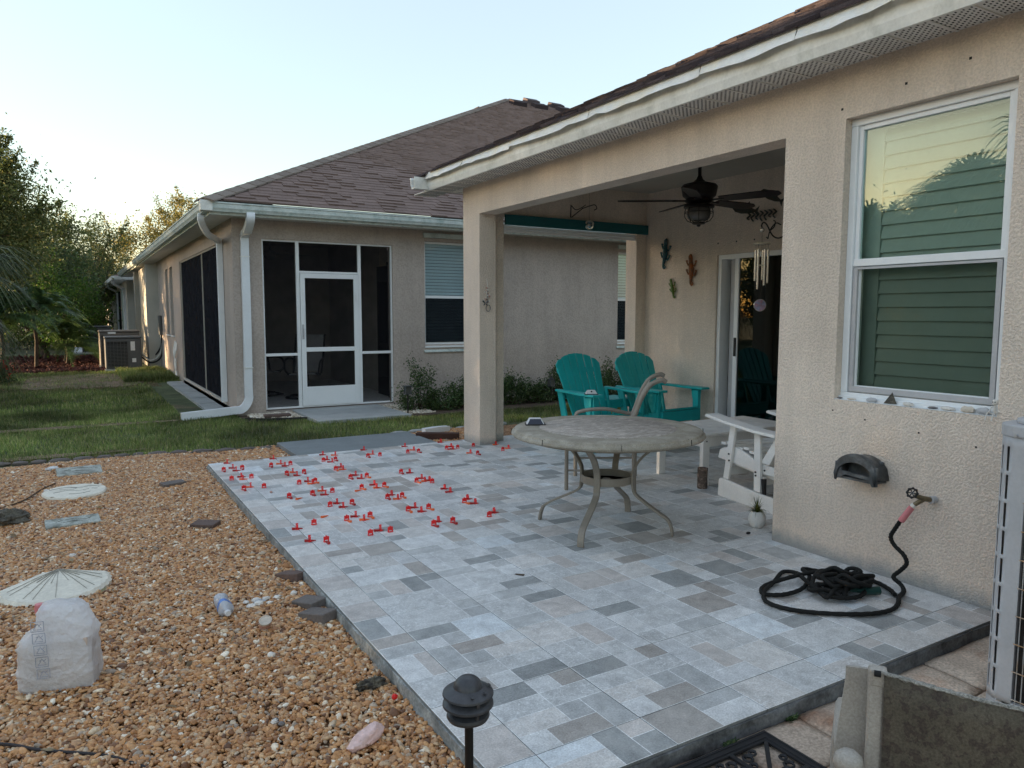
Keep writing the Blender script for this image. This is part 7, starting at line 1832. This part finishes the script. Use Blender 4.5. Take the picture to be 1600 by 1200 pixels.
def fronds(kind, label, c, zc, nf, L_, mat_, dead=0, fan=True, trunk_r=.16, group='palms', cat='palm', spread=(.0, 1.0), leafw=.022, nl=26, base_spread=0):
    x, y = c; t = thing(kind, label, cat, (x, y, GZ), 0, group); r5 = np.random.default_rng(int(abs(x*31+y*17)*10))
    MB().tube([(x, y, GZ-.05), (x+.04, y, zc*.5), (x, y, zc)], [trunk_r*1.15, trunk_r, trunk_r*.9], 10).build('trunk', m_trunk, t, smooth=True)
    for part_, cnt, mt_, e0, e1 in (('crown', nf, mat_, spread[0], spread[1]), ('dead_fronds', dead, m_palmdead, -1.25, -.6)):
        V, F = [], []
        for k in range(cnt):
            a = r5.uniform(0, 2*PI); el = r5.uniform(e0, e1)*1.3; d = Vector((math.cos(a)*math.cos(el), math.sin(a)*math.cos(el), math.sin(el))); side = Vector((-math.sin(a), math.cos(a), 0)); up = side.cross(d)*-1
            if up.z < 0: up = -up
            o_ = Vector((x+r5.normal()*base_spread, y+r5.normal()*base_spread, zc))
            pl = L_*r5.uniform(.45, .62) if fan else L_*.12; tip = o_+d*pl+Vector((0, 0, -.10*pl))
            def ribbon(pts, w_, sv):
                b = len(V)
                for i, p in enumerate(pts): ww = w_*(1-.85*i/(len(pts)-1)); V.append(tuple(p-sv*ww)); V.append(tuple(p+sv*ww))
                for i in range(len(pts)-1): F.append((b+2*i, b+2*i+1, b+2*i+3, b+2*i+2))
            ribbon([o_, o_+d*pl*.5+Vector((0, 0, .02)), tip], .016, side)
            ll = L_*r5.uniform(.8, 1.05)*.62
            if fan:
                for j in range(nl):
                    th = (j/(nl-1)-.5)*R(250); dd = (d*math.cos(th)+side*math.sin(th)).normalized(); Lj = ll*(1-.35*abs(j/(nl-1)-.5)*2)*r5.uniform(.9, 1.08)
                    pts = [tip+dd*Lj*u+Vector((0, 0, -1))*(Lj*(.10*u+.62*u**2.6))+up*(.12*Lj*u*(1-u)) for u in (0, .3, .6, .82, 1)]
                    ribbon(pts, leafw*.62, dd.cross(up).normalized())
            else:
                rp = []
                for i in range(14):
                    u = i/13; rp.append(tip+d*L_*u*.85+Vector((0, 0, -1))*(L_*.62*u**2.1)+Vector((0, 0, .10*L_*u)))
                ribbon(rp, .008, side)
                for i in range(1, 14):
                    tg = (rp[i]-rp[i-1]).normalized()
                    for h_ in range(2):
                        q0 = rp[i-1].lerp(rp[i], h_*.5)
                        for s_ in (-1, 1):
                            dd = (side*s_*.75+tg*.7+up*.15).normalized(); Lj = L_*.30*math.sin(PI*min(.95, (i+.8*h_)/13.5+.1))*r5.uniform(.85, 1.1)
                            ribbon([q0, q0+dd*Lj*.55, q0+dd*Lj+Vector((0, 0, -.30*Lj))], leafw*.55, tg)
        if cnt: fast(part_, V, F, mt_, t)
    return t
fronds('cabbage_palm', 'cabbage palm with a shaggy drooping crown at the left edge', (-1.93, 14.2), 2.05, 62, 1.55, m_palm, dead=26, spread=(-.75, 1.1), nl=34, leafw=.020)
for k, (x, y, z_, L_, lb) in enumerate(((-1.55, 22.6, 1.25, 1.35, 'areca palm left, rising from the red mulch'), (-.85, 23.2, 1.35, 1.45, 'areca palm in the middle of the mulch bed'), (-.15, 24.3, .55, 1.35, 'low areca palm spilling over the mulch beside the walkway'))):
    fronds('areca_palm', lb, (x, y), z_, 30, L_, m_areca, fan=False, trunk_r=.045, spread=(-.15, 1.05), leafw=.035, base_spread=.10)
for k, (x, y, z_, lb) in enumerate(((-7.2, 6.2, 3.9, 0), (-8.6, 8.6, 3.3, 0), (-9.6, 11.4, 2.9, 0), (-8.0, 4.4, 4.3, 0), (-9.2, 14, 2.6, 0), (-10.5, 9.6, 3.6, 0))):
    fronds('cabbage_palm', 'cabbage palm on the left boundary mirrored in the white window', (x, y), z_, 30, 1.9, m_palm, spread=(-.6, 1.1), nl=22, leafw=.05, group='palms mirrored in the window')
# red flowering bush at the left edge
def shrub(name, label, c, r, n, ls, mat, group=None, cat='shrub', flowers=0, K=26, seed=0, spiky=.25):
    t = thing(name, label, cat, (c[0], c[1], GZ), 0, group); r5 = np.random.default_rng(seed+77); cl = []
    for k in range(K):
        d = r5.normal(size=3); d[2] = abs(d[2]); d /= np.linalg.norm(d); cl.append(np.array([c[0], c[1], GZ+.05])+d*np.array(r)*r5.uniform(.3, 1.0)**.5*np.array([1, 1, 1+spiky*(r5.random()-.4)]))
    cl = np.array(cl); idx = r5.integers(0, K, n); g = r5.normal(size=(n, 3))*np.array(r)*.16; P_ = cl[idx]+g; P_[:, 2] = np.maximum(P_[:, 2], GZ+.02)
    leaves('foliage', P_, ls, mat, t, asp=.5)
    q = MB()
    for k in range(10): q.tube([(c[0], c[1], GZ-.03), tuple(cl[k])], [.010, .004], 5)
    q.build('stems', m_trunk, t)
    if flowers:
        P_ = cl[r5.integers(0, K, flowers)]+r5.normal(size=(flowers, 3))*np.array(r)*.12+np.array([0, 0, r[2]*.12]); P2 = (P_[:, None, :]+r5.normal(size=(flowers, 14, 3))*.035).reshape(-1, 3)
        leaves('flowers', P2, .04, m_flower, t, asp=.9)
    return t
shrub('ixora_bush', 'red flowering bush at the left edge of the lawn', (-1.62, 18.6), (.50, .5, .62), 5000, .06, m_bush, flowers=60, seed=3)
shrub('shrub', 'small pale shrub left of the bright walkway', (-.1, 36.8), (.6, .5, .8), 1500, .09, m_leafC, seed=8)
gs = 'hedge shrubs along the taupe wall'
for k, (x, y, rx, hz) in enumerate(((4.52, 10.40, .34, .52), (4.95, 10.30, .32, .30), (5.35, 10.32, .30, .34), (5.80, 10.35, .32, .34), (6.15, 10.3, .30, .42), (6.60, 10.3, .33, .30), (7.02, 10.4, .28, .54), (7.40, 10.3, .33, .28), (7.85, 10.3, .34, .34), (8.25, 10.42, .30, .56), (8.75, 10.3, .36, .40), (9.3, 10.3, .36, .40), (9.9, 10.3, .36, .40))):
    shrub('hedge_shrub', 'dark green leafy shrub in the low hedge along the taupe wall', (x, y), (rx, .26, hz), 2700, .038, m_bush, gs, seed=k*5, K=24, spiky=.5)
MB().box(4.16, 16, 9.74, 11.09, -.12, GZ+.004).build('planting_bed', m_soil)['kind'] = 'structure'
MB().box(2.01, 2.74, 10.32, 11.09, -.12, GZ-.008).build('rock_bed', m_soil)['kind'] = 'structure'
# small plastic edging strip in front of the pale rock bed
o = MB().tube(spline([(2.0, 10.55, GZ+.012), (2.2, 10.33, GZ+.016), (2.5, 10.24, GZ+.016), (2.76, 10.2, GZ+.012)], 6), 1, 4, flat=(.008, .03)).build('bed_edging', m_dark); tag(o, 'black plastic edging strip in front of the pale rocks at the house corner', 'edging')
o = slab('flat_stone', 'flat brown stone lying on the pale rocks by the screened porch', 'stone', (2.45, 10.62, GZ+.005), .36, .16, .04, R(-5), m_brick)
